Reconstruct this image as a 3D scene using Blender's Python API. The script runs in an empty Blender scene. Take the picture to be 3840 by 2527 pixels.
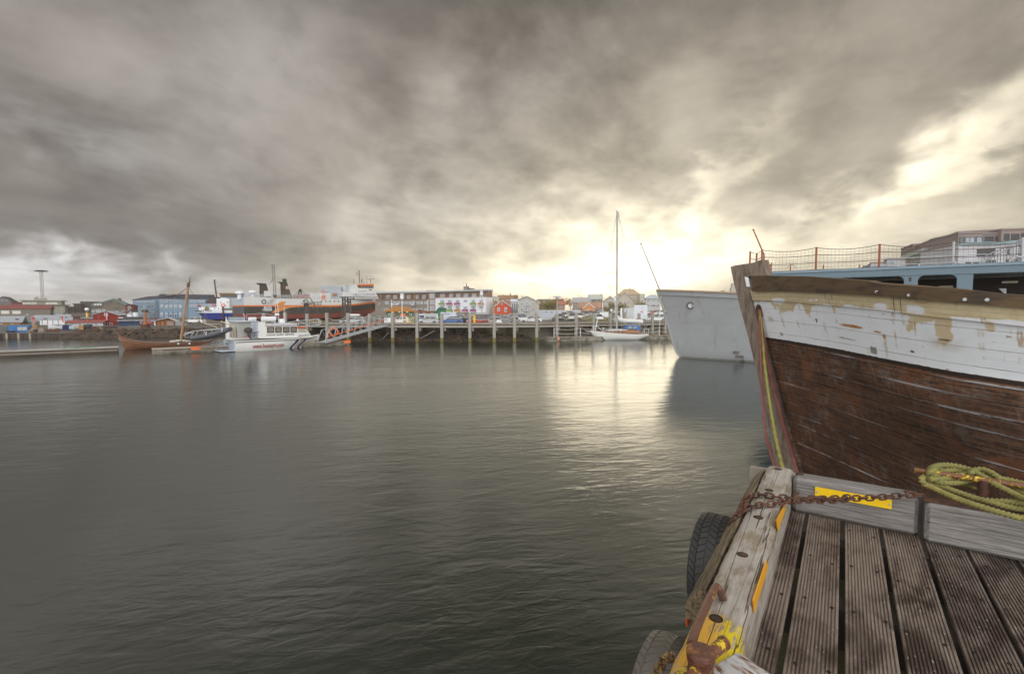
import bpy, bmesh, math, random
from mathutils import Vector, Matrix, noise as mnoise
R = random.Random(7)
sc = bpy.context.scene
col = sc.collection
# ---------------------------------------------------------------- camera
f = 1813.0                      # focal length in photo pixels (3840 wide)
H = 5.0                         # eye height over the water
PITCH = math.atan(99.5 / f)
cam_d = bpy.data.cameras.new('camera'); cam = bpy.data.objects.new('camera', cam_d); col.objects.link(cam)
cam_d.sensor_width = 36.0; cam_d.lens = 36.0 * f / 3840.0
cam_d.clip_start = 0.05; cam_d.clip_end = 6000
cam.location = (0, 0, H); cam.rotation_euler = (math.pi / 2 - PITCH, 0, 0)
sc.camera = cam
sc.view_settings.view_transform = 'Standard'; sc.view_settings.look = 'None'
sc.view_settings.gamma = 1.0; sc.view_settings.exposure = 0.15
sc.cycles.use_denoising = True
sc.cycles.max_bounces = 6; sc.cycles.volume_bounces = 1
sc.cycles.sample_clamp_indirect = 6
try: sc.cycles.volume_step_rate = 5
except Exception: pass
_c, _s = math.cos(PITCH), math.sin(PITCH)
def ray(px, py):
    a = (px - 1920) / f; b = (1263.5 - py) / f
    return Vector((a, _c + _s * b, -_s + _c * b))
def P(px, py, Y):
    r = ray(px, py); t = Y / r.y
    return Vector((r.x * t, Y, H + r.z * t))
def G(px, py, z=0.0):
    r = ray(px, py); t = (z - H) / r.z
    return Vector((r.x * t, r.y * t, z))
SUN = ray(2375, 985).normalized()
SUN_AZ = math.atan2(SUN.x, SUN.y); SUN_EL = math.asin(SUN.z)
# ---------------------------------------------------------------- sun
sd = bpy.data.lights.new('sun', 'SUN'); sd.energy = 0.14; sd.angle = math.radians(20); sd.color = (1.0, 0.86, 0.62)
sun = bpy.data.objects.new('sun', sd); col.objects.link(sun)
sun.rotation_euler = (-SUN).to_track_quat('-Z', 'Y').to_euler(); sun.location = (60, 250, 80)
# ---------------------------------------------------------------- node helpers
class NT:
    def __init__(s, tree): s.t = tree; s.n = tree.nodes; s.l = tree.links; s.i = 0
    def node(s, typ, ins=None, **kw):
        n = s.n.new(typ); n.location = (s.i * 30, -(s.i % 9) * 60); s.i += 1
        for k, v in kw.items(): setattr(n, k, v)
        for k, v in (ins or {}).items():
            if hasattr(v, 'is_linked') or isinstance(v, bpy.types.NodeSocket): s.l.new(v, n.inputs[k])
            else: n.inputs[k].default_value = v
        return n
    def m(s, op, a, b=0.0, c=None, clamp=False):
        n = s.node('ShaderNodeMath', operation=op, use_clamp=clamp)
        for i, v in enumerate((a, b, c)):
            if v is None: continue
            if isinstance(v, bpy.types.NodeSocket): s.l.new(v, n.inputs[i])
            else: n.inputs[i].default_value = v
        return n.outputs[0]
    def mix(s, fac, a, b, mode='MIX'):
        n = s.node('ShaderNodeMix', data_type='RGBA', blend_type=mode)
        for k, v in ((0, fac), (6, a), (7, b)):
            if isinstance(v, bpy.types.NodeSocket): s.l.new(v, n.inputs[k])
            elif k == 0: n.inputs[0].default_value = v
            else: n.inputs[k].default_value = (*v[:3], 1)
        return n.outputs[2]
    def ramp(s, x, lo, hi, smooth=True):
        n = s.node('ShaderNodeMapRange', interpolation_type='SMOOTHSTEP' if smooth else 'LINEAR')
        s.l.new(x, n.inputs[0]); n.inputs[1].default_value = lo; n.inputs[2].default_value = hi
        return n.outputs[0]
    def noise(s, vec, scale, detail=3, rough=0.5, dist=0.0, dim='3D'):
        n = s.node('ShaderNodeTexNoise', noise_dimensions=dim)
        s.l.new(vec, n.inputs['Vector'])
        n.inputs['Scale'].default_value = scale; n.inputs['Detail'].default_value = detail
        n.inputs['Roughness'].default_value = rough; n.inputs['Distortion'].default_value = dist
        return n.outputs[0]
    def vscale(s, vec, sx, sy, sz):
        n = s.node('ShaderNodeVectorMath', operation='MULTIPLY'); s.l.new(vec, n.inputs[0]); n.inputs[1].default_value = (sx, sy, sz)
        return n.outputs[0]
    def sep(s, vec):
        n = s.node('ShaderNodeSeparateXYZ'); s.l.new(vec, n.inputs[0]); return n.outputs
    def comb(s, x, y, z):
        n = s.node('ShaderNodeCombineXYZ')
        for i, v in enumerate((x, y, z)):
            if isinstance(v, bpy.types.NodeSocket): s.l.new(v, n.inputs[i])
            else: n.inputs[i].default_value = v
        return n.outputs[0]
# ---------------------------------------------------------------- world: broken cloud deck over a Nishita sky with an added fill
world = bpy.data.worlds.new('World'); sc.world = world; world.use_nodes = True
w = NT(world.node_tree); w.n.clear()
tc = w.node('ShaderNodeTexCoord'); D = tc.outputs['Generated']
dx, dy, dz = w.sep(D)
az = w.m('ARCTAN2', dx, dy)                   # radians, + to the right of +Y
el = w.m('ARCSINE', dz)
# flat cloud layer coordinates, turned so that the rows run towards the sun
den = w.m('ADD', w.m('MAXIMUM', dz, 0.0), 0.16)
qx = w.m('DIVIDE', dx, den); qy = w.m('DIVIDE', dy, den)
ca, sa = math.cos(SUN_AZ + 0.10), math.sin(SUN_AZ + 0.10)
rx = w.m('SUBTRACT', w.m('MULTIPLY', qx, ca), w.m('MULTIPLY', qy, sa))
ry = w.m('ADD', w.m('MULTIPLY', qx, sa), w.m('MULTIPLY', qy, ca))
lay = w.comb(rx, w.m('MULTIPLY', ry, 0.72), 0.0)
big = w.noise(lay, 0.60, 5, 0.5, 0.25)
fine = w.noise(lay, 2.1, 9, 0.62, 0.25)
turb = w.noise(D, 6.0, 4, 0.5, 0.2)
wisp = w.noise(w.vscale(D, 1, 1, 1.8), 13.0, 4, 0.5, 0.3)
clouds = w.m('ADD', w.m('MULTIPLY', big, 0.6), w.m('MULTIPLY', fine, 0.4))
cl = w.ramp(w.m('ADD', clouds, w.m('MULTIPLY', w.m('SUBTRACT', turb, 0.5), 0.22)), 0.34, 0.66)
# warped az / el for the bright breaks
wa = w.m('ADD', az, w.m('MULTIPLY', w.m('SUBTRACT', turb, 0.5), 0.34))
we = w.m('ADD', el, w.m('MULTIPLY', w.m('SUBTRACT', wisp, 0.5), 0.16))
def lobe(px, py, sx, sy, amp, rot=0.0, a=None, e=None):
    r = ray(px, py).normalized(); a0 = math.atan2(r.x, r.y); e0 = math.asin(r.z)
    A = w.m('SUBTRACT', a or wa, a0); E = w.m('SUBTRACT', e or we, e0)
    c_, s_ = math.cos(rot), math.sin(rot)
    u = w.m('DIVIDE', w.m('ADD', w.m('MULTIPLY', A, c_), w.m('MULTIPLY', E, s_)), sx)
    v = w.m('DIVIDE', w.m('SUBTRACT', w.m('MULTIPLY', E, c_), w.m('MULTIPLY', A, s_)), sy)
    g = w.m('EXPONENT', w.m('MULTIPLY', w.m('ADD', w.m('MULTIPLY', u, u), w.m('MULTIPLY', v, v)), -1.0))
    return w.m('MULTIPLY', g, amp)
def total(ls):
    t = ls[0]
    for x in ls[1:]: t = w.m('ADD', t, x)
    return t
LW = [ # px, py, sx, sy, amp, rot
 (2310, 985, 0.16, 0.085, 0.80, 0.0),
 (2160, 1000, 0.36, 0.15, 0.42, 0.0),
 (2200, 1080, 0.40, 0.06, 0.30, 0.0),
 (2450, 780, 0.60, 0.30, 0.17, 0.2),
 (2620, 745, 0.15, 0.03, 0.35, 0.75),
 (3080, 830, 0.26, 0.04, 0.22, 0.35),
 (3700, 490, 0.16, 0.035, 0.33, 0.55),
 (3560, 650, 0.16, 0.022, 0.38, 0.45),
 (3500, 800, 0.22, 0.04, 0.30, 0.2),
 (2950, 960, 0.30, 0.05, 0.16, 0.05),
 (3700, 900, 0.25, 0.05, 0.20, 0.1),
 (1750, 1060, 0.28, 0.04, 0.16, 0.0),
]
LC = [
 (60, 1050, 0.20, 0.05, 0.50, -0.15),
 (500, 1130, 0.40, 0.05, 0.30, -0.1),
 (1400, 960, 0.3, 0.10, 0.08, 0.2),
 (900, 330, 0.30, 0.16, 0.075, 0.8),
 (1850, 380, 0.25, 0.10, 0.07, 0.5),
 (1600, 790, 0.10, 0.06, 0.07, 0.5),
 (250, 520, 0.10, 0.03, 0.09, -0.2),
]
LD = [ # darkening
 (300, 900, 0.45, 0.16, 0.55, -0.1),
 (600, 100, 0.6, 0.35, 0.25, 0.0),
 (3350, 640, 0.30, 0.05, 0.42, 0.5),
 (3700, 690, 0.20, 0.03, 0.45, 0.3),
 (1250, 900, 0.35, 0.08, 0.25, 0.25),
 (2900, 600, 0.34, 0.09, 0.35, 0.55),
 (3600, 760, 0.20, 0.025, 0.35, 0.25),
]
warm = total([lobe(*q) for q in LW]); cool = total([lobe(*q) for q in LC]); dark = total([lobe(*q) for q in LD])
texm = w.m('ADD', 0.30, w.m('MULTIPLY', w.m('ADD', w.m('MULTIPLY', cl, 0.6), w.m('MULTIPLY', turb, 0.4)), 1.35))
base = w.mix(cl, (0.100, 0.086, 0.073), (0.40, 0.352, 0.300))
base = w.mix(w.m('MULTIPLY', dark, 1.0, clamp=True), base, (0.108, 0.096, 0.086))
wsum = w.m('MULTIPLY', warm, w.m('ADD', 0.45, w.m('MULTIPLY', texm, 0.62)))
base = w.mix(w.m('MULTIPLY', w.ramp(az, 0.15, -0.65), 0.8), base, w.mix(1.0, base, (0.97, 1.0, 1.06), 'MULTIPLY'))
colr = w.mix(1.0, base, w.mix(1.0, (1.0, 0.91, 0.68), w.comb(wsum, wsum, wsum), 'MULTIPLY'), 'ADD')
csum = w.m('MULTIPLY', cool, texm)
colr = w.mix(1.0, colr, w.mix(1.0, (0.97, 0.98, 1.0), w.comb(csum, csum, csum), 'MULTIPLY'), 'ADD')
# added unseen sky fill behind the camera and overhead, lighting camera-facing surfaces
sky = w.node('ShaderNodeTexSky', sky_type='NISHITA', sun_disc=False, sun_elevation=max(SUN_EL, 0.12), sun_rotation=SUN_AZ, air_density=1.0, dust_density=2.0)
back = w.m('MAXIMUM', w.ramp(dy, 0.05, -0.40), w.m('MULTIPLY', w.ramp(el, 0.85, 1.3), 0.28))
sky_fill = w.mix(1.0, w.mix(1.0, sky.outputs[0], (0.10, 0.10, 0.10), 'MULTIPLY'), (1.9, 1.84, 1.82), 'ADD')
hi = w.m('SUBTRACT', 1.0, w.m('MULTIPLY', w.ramp(el, 0.40, 0.72), 0.68))  # unseen high sky dimmed to darken what the near water reflects
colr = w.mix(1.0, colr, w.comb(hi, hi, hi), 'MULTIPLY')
colr = w.mix(back, colr, sky_fill)
below = w.ramp(dz, 0.0, -0.02)
colr = w.mix(below, colr, (0.10, 0.10, 0.09))
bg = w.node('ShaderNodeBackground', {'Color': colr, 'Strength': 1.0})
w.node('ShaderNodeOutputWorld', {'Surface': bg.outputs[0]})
# ---------------------------------------------------------------- materials
MATS = {}
def mat(name, c, rough=0.6, metal=0.0, var=0.18, vscale=3.0, bump=0.0, bscale=30.0, stretch=(1, 1, 1), c2=None, mixr=(0.45, 0.7), spec=0.4, trans=0.0, emit=None):
    if name in MATS: return MATS[name]
    m = bpy.data.materials.new(name); m.use_nodes = True; t = NT(m.node_tree); t.n.clear()
    tc = t.node('ShaderNodeTexCoord'); v = t.vscale(tc.outputs['Object'], *stretch)
    nz = t.noise(v, vscale, 4, 0.6)
    cc = t.mix(nz, tuple(x * (1 - var) for x in c), tuple(min(1, x * (1 + var)) for x in c))
    if c2 is not None:
        n2 = t.noise(v, vscale * 0.7, 6, 0.65, 0.3)
        cc = t.mix(t.ramp(n2, *mixr), cc, c2)
    ins = {'Base Color': cc, 'Roughness': rough, 'Metallic': metal, 'Specular IOR Level': spec}
    if emit: ins['Emission Color'] = (*emit[:3], 1); ins['Emission Strength'] = emit[3]
    if bump:
        b = t.node('ShaderNodeBump', {'Strength': 1.0, 'Distance': bump, 'Height': t.noise(v, bscale, 5, 0.65)}); ins['Normal'] = b.outputs[0]
    p = t.node('ShaderNodeBsdfPrincipled', ins)
    if trans: p.inputs['Transmission Weight'].default_value = trans
    t.node('ShaderNodeOutputMaterial', {'Surface': p.outputs[0]})
    MATS[name] = m; return m
def custom(name, fn):
    if name in MATS: return MATS[name]
    m = bpy.data.materials.new(name); m.use_nodes = True; t = NT(m.node_tree); t.n.clear()
    ins = fn(t)
    p = t.node('ShaderNodeBsdfPrincipled', ins)
    t.node('ShaderNodeOutputMaterial', {'Surface': p.outputs[0]})
    MATS[name] = m; return m
# ---------------------------------------------------------------- mesh builder
class MB:
    def __init__(s): s.v = []; s.f = []; s.uv = None; s.mi = []; s.cur = 0
    def face(s, pts):
        i = len(s.v); s.v.extend([tuple(p) for p in pts]); s.f.append(tuple(range(i, i + len(pts)))); s.mi.append(s.cur); return s
    def _add(s, vs, fs):
        i = len(s.v); s.v.extend([tuple(p) for p in vs]); s.f.extend([tuple(i + k for k in q) for q in fs]); s.mi.extend([s.cur] * len(fs)); return s
    def box(s, x0, x1, y0, y1, z0, z1, M=None, bev=0.0):
        if bev > 0:
            b = min(bev, (x1-x0)*.45, (y1-y0)*.45, (z1-z0)*.45)
            vs = []
            for (sx, X) in ((0, x0), (1, x1)):
                for (sy, Y) in ((0, y0), (1, y1)):
                    for (sz, Z) in ((0, z0), (1, z1)):
                        ix = b if sx == 0 else -b; iy = b if sy == 0 else -b; iz = b if sz == 0 else -b
                        vs += [(X, Y+iy, Z+iz), (X+ix, Y, Z+iz), (X+ix, Y+iy, Z)]
            bm = bmesh.new()
            for p in vs: bm.verts.new(p)
            bmesh.ops.convex_hull(bm, input=bm.verts)
            bmesh.ops.dissolve_limit(bm, angle_limit=0.01, verts=bm.verts, edges=bm.edges)
            bm.verts.index_update(); vs = [v.co.copy() for v in bm.verts]; fs = [[v.index for v in q.verts] for q in bm.faces]; bm.free()
        else:
            vs = [(x, y, z) for x in (x0, x1) for y in (y0, y1) for z in (z0, z1)]
            fs = [(0,1,3,2),(4,6,7,5),(0,4,5,1),(2,3,7,6),(0,2,6,4),(1,5,7,3)]
        if M is not None: vs = [M @ Vector(p) for p in vs]
        return s._add(vs, fs)
    def prism(s, poly, axis, a, b, M=None):
        """poly: 2-D points; extruded along axis from a to b. axis 'y': poly=(x,z); 'x': poly=(y,z); 'z': poly=(x,y)"""
        def mk(p, t):
            return {'y': (p[0], t, p[1]), 'x': (t, p[0], p[1]), 'z': (p[0], p[1], t)}[axis]
        n = len(poly); vs = [mk(p, a) for p in poly] + [mk(p, b) for p in poly]
        if M is not None: vs = [M @ Vector(p) for p in vs]
        fs = [tuple(range(n))[::-1], tuple(range(n, 2*n))] + [(i, (i+1) % n, n+(i+1) % n, n+i) for i in range(n)]
        return s._add(vs, fs)
    def cyl(s, p, q, r, r2=None, n=10, caps=True):
        return s.tube([p, q], [r, r if r2 is None else r2], n, caps)
    def tube(s, pts, r, n=8, caps=True, closed=False, lobes=0, twist=0.0, amp=0.15):
        pts = [Vector(p) for p in pts]; m = len(pts)
        rs = r if isinstance(r, (list, tuple)) else [r] * m
        up = None; vs = []; dist = 0.0
        for i, p in enumerate(pts):
            if closed: d = pts[(i+1) % m] - pts[i-1]
            else: d = pts[min(i+1, m-1)] - pts[max(i-1, 0)]
            if d.length < 1e-9: d = Vector((0, 0, 1))
            d.normalize()
            if up is None:
                up = Vector((0, 0, 1)) if abs(d.z) < 0.9 else Vector((1, 0, 0))
            a = d.cross(up);
            if a.length < 1e-6: a = d.orthogonal()
            a.normalize(); b = a.cross(d).normalized(); up = b
            if i: dist += (p - pts[i-1]).length
            for k in range(n):
                th = 2 * math.pi * k / n
                rr = rs[i]
                if lobes: rr *= 1 + amp * (abs(math.cos(0.5 * lobes * (th - twist * dist))) * 2 - 1.3)
                vs.append(p + a * (math.cos(th) * rr) + b * (math.sin(th) * rr))
        fs = []
        for i in range(m if closed else m - 1):
            j = (i + 1) % m
            for k in range(n):
                k2 = (k + 1) % n
                fs.append((i*n+k, i*n+k2, j*n+k2, j*n+k))
        if caps and not closed: fs += [tuple(range(n))[::-1], tuple((m-1)*n + k for k in range(n))]
        return s._add(vs, fs)
    def lathe(s, prof, n=16, M=None):
        """prof: list (r,z) around z"""
        vs = []
        for r, z in prof:
            for k in range(n):
                th = 2*math.pi*k/n; vs.append(Vector((r*math.cos(th), r*math.sin(th), z)))
        fs = []
        for i in range(len(prof)-1):
            for k in range(n):
                k2 = (k+1) % n; fs.append((i*n+k, i*n+k2, (i+1)*n+k2, (i+1)*n+k))
        if prof[0][0] > 1e-6: fs.append(tuple(range(n))[::-1])
        if prof[-1][0] > 1e-6: fs.append(tuple((len(prof)-1)*n+k for k in range(n)))
        if M is not None: vs = [M @ v for v in vs]
        return s._add(vs, fs)
    def grid(s, rows, closed=False):
        """rows: list of equal length point lists"""
        n = len(rows[0]); vs = [p for r in rows for p in r]; fs = []
        for i in range(len(rows)-1):
            for k in range(n if closed else n-1):
                k2 = (k+1) % n; fs.append((i*n+k, i*n+k2, (i+1)*n+k2, (i+1)*n+k))
        return s._add(vs, fs)
    def blob(s, c, rx, ry, rz, seed=0, sub=1, jit=0.25, M=None):
        bm = bmesh.new(); bmesh.ops.create_icosphere(bm, subdivisions=sub, radius=1.0)
        rr = random.Random(seed); vs = []
        for v in bm.verts:
            k = 1 + rr.uniform(-jit, jit); vs.append(Vector((c[0]+v.co.x*rx*k, c[1]+v.co.y*ry*k, c[2]+v.co.z*rz*k)))
        fs = [[v.index for v in q.verts] for q in bm.faces]; bm.free()
        return s._add(vs, fs)
    def text(s, body, size, M, thick=0.004, align='LEFT', sx=1.0, bold=0.0):
        cu = bpy.data.curves.new('t', 'FONT'); cu.body = body; cu.size = size; cu.extrude = thick; cu.align_x = align; cu.resolution_u = 2; cu.offset = bold
        o = bpy.data.objects.new('t', cu); col.objects.link(o)
        dg = bpy.context.evaluated_depsgraph_get(); me = bpy.data.meshes.new_from_object(o.evaluated_get(dg))
        vs = [M @ Vector((v.co.x*sx, v.co.y, v.co.z)) for v in me.vertices]; fs = [tuple(q.vertices) for q in me.polygons]
        bpy.data.objects.remove(o); bpy.data.curves.remove(cu); bpy.data.meshes.remove(me)
        return s._add(vs, fs)
    def build(s, name, m, parent=None, smooth=False, label=None, bevel=0.0, sharp=None):
        me = bpy.data.meshes.new(name); me.from_pydata([tuple(v) for v in s.v], [], s.f)
        ms = m if isinstance(m, (list, tuple)) else [m]
        for x in ms: me.materials.append(x)
        if len(ms) > 1: me.polygons.foreach_set('material_index', s.mi)
        if s.uv:
            uvl = me.uv_layers.new(name='UVMap')
            for li, l in enumerate(me.loops): uvl.data[li].uv = s.uv[l.vertex_index]
        bm = bmesh.new(); bm.from_mesh(me); 
        if not s.uv: bmesh.ops.remove_doubles(bm, verts=bm.verts, dist=1e-5)
        bmesh.ops.recalc_face_normals(bm, faces=bm.faces)
        if bevel: bmesh.ops.bevel(bm, geom=list(bm.edges), offset=bevel, segments=1, affect='EDGES', clamp_overlap=True)
        bm.to_mesh(me); bm.free()
        if smooth:
            me.polygons.foreach_set('use_smooth', [True]*len(me.polygons))
            try: me.set_sharp_from_angle(angle=math.radians(sharp or 40))
            except Exception: pass
        o = bpy.data.objects.new(name, me); col.objects.link(o)
        if parent: o.parent = parent
        if label: o['label'] = label
        return o
def thing(name, label, cat, loc=(0, 0, 0), rz=0.0, group=None):
    o = bpy.data.objects.new(name, None); col.objects.link(o); o.empty_display_size = 0.2
    o.location = loc; o.rotation_euler = (0, 0, rz); o['label'] = label; o['category'] = cat
    if group: o['group'] = group
    return o
def tag(o, label, cat, group=None):
    o['label'] = label; o['category'] = cat
    if group: o['group'] = group
    return o
def struct(o): o['kind'] = 'structure'; return o
def stuff(o, label, cat): o['kind'] = 'stuff'; o['label'] = label; o['category'] = cat; return o
def dup(root, loc, rz, label, group=None, swap=None):
    """copy of a thing with its parts and sub-parts; swap = {material name: other material}"""
    def cp(o, par):
        c = o.copy(); col.objects.link(c)
        if par: c.parent = par
        if swap and o.type == 'MESH':
            for i, sl in enumerate(o.material_slots):
                if sl.material and sl.material.name in swap:
                    c.material_slots[i].link = 'OBJECT'; c.material_slots[i].material = swap[sl.material.name]
        for ch in kids.get(o.name, []): cp(ch, c)
        return c
    kids = {}
    def walk(o):
        kids[o.name] = list(o.children)
        for k in o.children: walk(k)
    walk(root)
    r = cp(root, None); r.location = loc; r.rotation_euler = (0, 0, rz); r['label'] = label
    if group: r['group'] = group
    return r
def lerp(a, b, t): return a + (b - a) * t
def interp(pts, x):
    if x <= pts[0][0]: return pts[0][1]
    for (x0, y0), (x1, y1) in zip(pts, pts[1:]):
        if x <= x1: return y0 + (y1 - y0) * (x - x0) / (x1 - x0)
    (x0, y0), (x1, y1) = pts[-2:]
    return y1 + (y1 - y0) * (x - x1) / (x1 - x0)
def catmull(pts, k=8, closed=False):
    pts = [Vector(p) for p in pts]; n = len(pts); out = []
    for i in range(n if closed else n-1):
        g = (lambda j: pts[j % n]) if closed else (lambda j: pts[max(0, min(n-1, j))])
        p0, p1, p2, p3 = g(i-1), g(i), g(i+1), g(i+2)
        for j in range(k):
            t = j / k
            out.append(0.5*((2*p1)+(p2-p0)*t+(2*p0-5*p1+4*p2-p3)*t*t+(3*p1-p0-3*p2+p3)*t**3))
    if not closed: out.append(pts[-1])
    return out
def sag(a, b, d, n=8):
    a, b = Vector(a), Vector(b)
    return [a.lerp(b, i/n) - Vector((0, 0, d*4*(i/n)*(1-i/n))) for i in range(n+1)]
# ---------------------------------------------------------------- shared materials
M_white = mat('white_paint', (0.74, 0.76, 0.78), 0.45, var=0.06, c2=(0.45, 0.40, 0.33), mixr=(0.62, 0.85))
M_glass = mat('window_glass', (0.05, 0.06, 0.07), 0.08, var=0.3, spec=0.8)
M_glass2 = mat('pale_glass', (0.26, 0.31, 0.36), 0.32, var=0.35, vscale=1.0, spec=0.5)
M_dark = mat('dark_metal', (0.05, 0.045, 0.04), 0.6)
M_steel = mat('galvanised_steel', (0.42, 0.44, 0.45), 0.45, 0.3, var=0.15)
M_rust = mat('rusty_iron', (0.12, 0.048, 0.026), 0.7, 0.15, var=0.35, vscale=25, bump=0.004, bscale=60, c2=(0.05, 0.028, 0.02), mixr=(0.4, 0.65))
M_wood = mat('old_timber', (0.24, 0.20, 0.165), 0.85, var=0.35, vscale=4, stretch=(1, 1, 6))
M_conc = mat('concrete', (0.36, 0.34, 0.31), 0.9, var=0.2, vscale=0.8, c2=(0.20, 0.17, 0.13), mixr=(0.5, 0.75))
M_black = mat('black_rubber', (0.022, 0.022, 0.023), 0.65, var=0.3, vscale=12)
M_orange = mat('orange_paint', (0.80, 0.16, 0.03), 0.5, var=0.12)
M_yellow = mat('yellow_paint', (0.80, 0.52, 0.02), 0.5, var=0.12, c2=(0.25, 0.13, 0.03), mixr=(0.62, 0.8))
M_red = mat('red_paint', (0.45, 0.035, 0.025), 0.5, var=0.12)
M_rope = mat('pale_rope', (0.55, 0.52, 0.44), 0.9, var=0.15, vscale=20)
def _deckwood(t):
    tc = t.node('ShaderNodeTexCoord'); v = tc.outputs['Object']
    info = t.node('ShaderNodeObjectInfo')
    off = t.node('ShaderNodeVectorMath', operation='ADD'); t.l.new(v, off.inputs[0])
    t.l.new(t.comb(t.m('MULTIPLY', info.outputs['Random'], 37.0), t.m('MULTIPLY', info.outputs['Random'], 91.0), 0.0), off.inputs[1]); v = off.outputs[0]
    g = t.noise(t.vscale(v, 90, 4, 90), 1.0, 5, 0.7, 0.2)
    blot = t.noise(t.vscale(v, 5, 2.2, 5), 1.0, 5, 0.62, 0.4)
    speck = t.noise(t.vscale(v, 60, 30, 60), 1.0, 3, 0.6)
    c = t.mix(g, (0.05, 0.031, 0.020), (0.34, 0.285, 0.24))
    c = t.mix(1.0, c, t.mix(info.outputs['Random'], (0.78, 0.76, 0.74), (1.18, 1.15, 1.10)), 'MULTIPLY')
    c = t.mix(t.ramp(blot, 0.42, 0.66), c, (0.05, 0.03, 0.022))
    c = t.mix(t.m('MULTIPLY', t.ramp(speck, 0.62, 0.72), 0.55), c, (0.50, 0.50, 0.52))
    b = t.node('ShaderNodeBump', {'Strength': 1.0, 'Distance': 0.003, 'Height': g})
    return {'Base Color': c, 'Roughness': t.m('ADD', 0.30, t.m('MULTIPLY', blot, 0.4)), 'Normal': b.outputs[0], 'Specular IOR Level': 0.5}
M_deck = custom('grooved_deck_wood', _deckwood)
def _beamwood(yellow):
    def fn(t):
        tc = t.node('ShaderNodeTexCoord'); v = tc.outputs['Object']
        x, y, z = t.sep(v)
        g = t.noise(t.vscale(v, 55, 2.2, 55), 1.0, 6, 0.7, 0.6)
        crack = t.noise(t.vscale(v, 22, 0.28, 22), 1.0, 2, 0.4, 0.35)
        cr = t.m('SUBTRACT', 1.0, t.ramp(t.m('ABSOLUTE', t.m('SUBTRACT', crack, 0.5)), 0.0, 0.010))
        blot = t.noise(t.vscale(v, 9, 3, 9), 1.0, 6, 0.7)
        c = t.mix(g, (0.15, 0.12, 0.095), (0.55, 0.51, 0.45))
        c = t.mix(t.m('MULTIPLY', t.ramp(blot, 0.46, 0.62), 0.75), c, (0.19, 0.145, 0.085))
        c = t.mix(t.m('MULTIPLY', cr, 0.85), c, (0.06, 0.045, 0.035))
        if yellow is not None:
            nn = t.noise(t.vscale(v, 30, 9, 30), 1.0, 6, 0.75)
            edge = t.m('SUBTRACT', yellow, t.m('ADD', y, t.m('MULTIPLY', t.m('SUBTRACT', nn, 0.5), 0.5)))
            k = t.m('MULTIPLY', t.ramp(edge, 0.0, 0.05), t.ramp(t.noise(t.vscale(v, 40, 8, 40), 1.0, 5, 0.8), 0.58, 0.50))
            yc = t.mix(t.ramp(t.m('ADD', x, t.m('MULTIPLY', nn, 0.04)), -0.36, -0.31), (0.60, 0.33, 0.04), (0.60, 0.45, 0.012))
            yc = t.mix(t.m('MULTIPLY', cr, 0.9), yc, (0.1, 0.06, 0.03))
            c = t.mix(k, c, yc)
        hgt = t.m('SUBTRACT', g, t.m('MULTIPLY', cr, 1.2))
        b = t.node('ShaderNodeBump', {'Strength': 1.0, 'Distance': 0.006, 'Height': hgt})
        return {'Base Color': c, 'Roughness': 0.75, 'Normal': b.outputs[0], 'Specular IOR Level': 0.35}
    return fn
M_beam = custom('weathered_beam_yellow_end', _beamwood(2.05))
def _kerbwood(t):
    tc = t.node('ShaderNodeTexCoord'); v = tc.outputs['Object']
    g = t.ramp(t.noise(t.vscale(v, 4.0, 90, 90), 1.0, 6, 0.7, 0.5), .25, .75)
    blot = t.noise(v, 5.0, 5, 0.6)
    c = t.mix(g, (0.085, 0.075, 0.066), (0.32, 0.30, 0.28)); c = t.mix(t.m('MULTIPLY', t.ramp(blot, 0.5, 0.75), 0.5), c, (0.13, 0.10, 0.075))
    sp = t.noise(t.vscale(v, 1.4, 70, 70), 1.0, 3, 0.5)
    c = t.mix(t.m('MULTIPLY', t.ramp(sp, 0.66, 0.70), 0.8), c, (0.05, 0.04, 0.035))
    b = t.node('ShaderNodeBump', {'Strength': 1.0, 'Distance': 0.003, 'Height': g})
    return {'Base Color': c, 'Roughness': 0.7, 'Normal': b.outputs[0]}
M_kerb = custom('grey_kerb_wood', _kerbwood)
def _yrust(t):
    tc = t.node('ShaderNodeTexCoord'); v = tc.outputs['Object']
    n = t.noise(v, 26, 6, 0.7, 0.5); n2 = t.noise(v, 60, 5, 0.7)
    c = t.mix(n2, (0.075, 0.03, 0.02), (0.26, 0.085, 0.03)); c = t.mix(t.ramp(n, 0.5, 0.56), c, (0.62, 0.42, 0.02))
    b = t.node('ShaderNodeBump', {'Strength': 1.0, 'Distance': 0.006, 'Height': t.m('ADD', n2, t.ramp(n, 0.5, 0.56))})
    return {'Base Color': c, 'Roughness': 0.4, 'Normal': b.outputs[0], 'Specular IOR Level': 0.6}
M_yrust = custom('yellow_paint_over_rust', _yrust)
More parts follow.
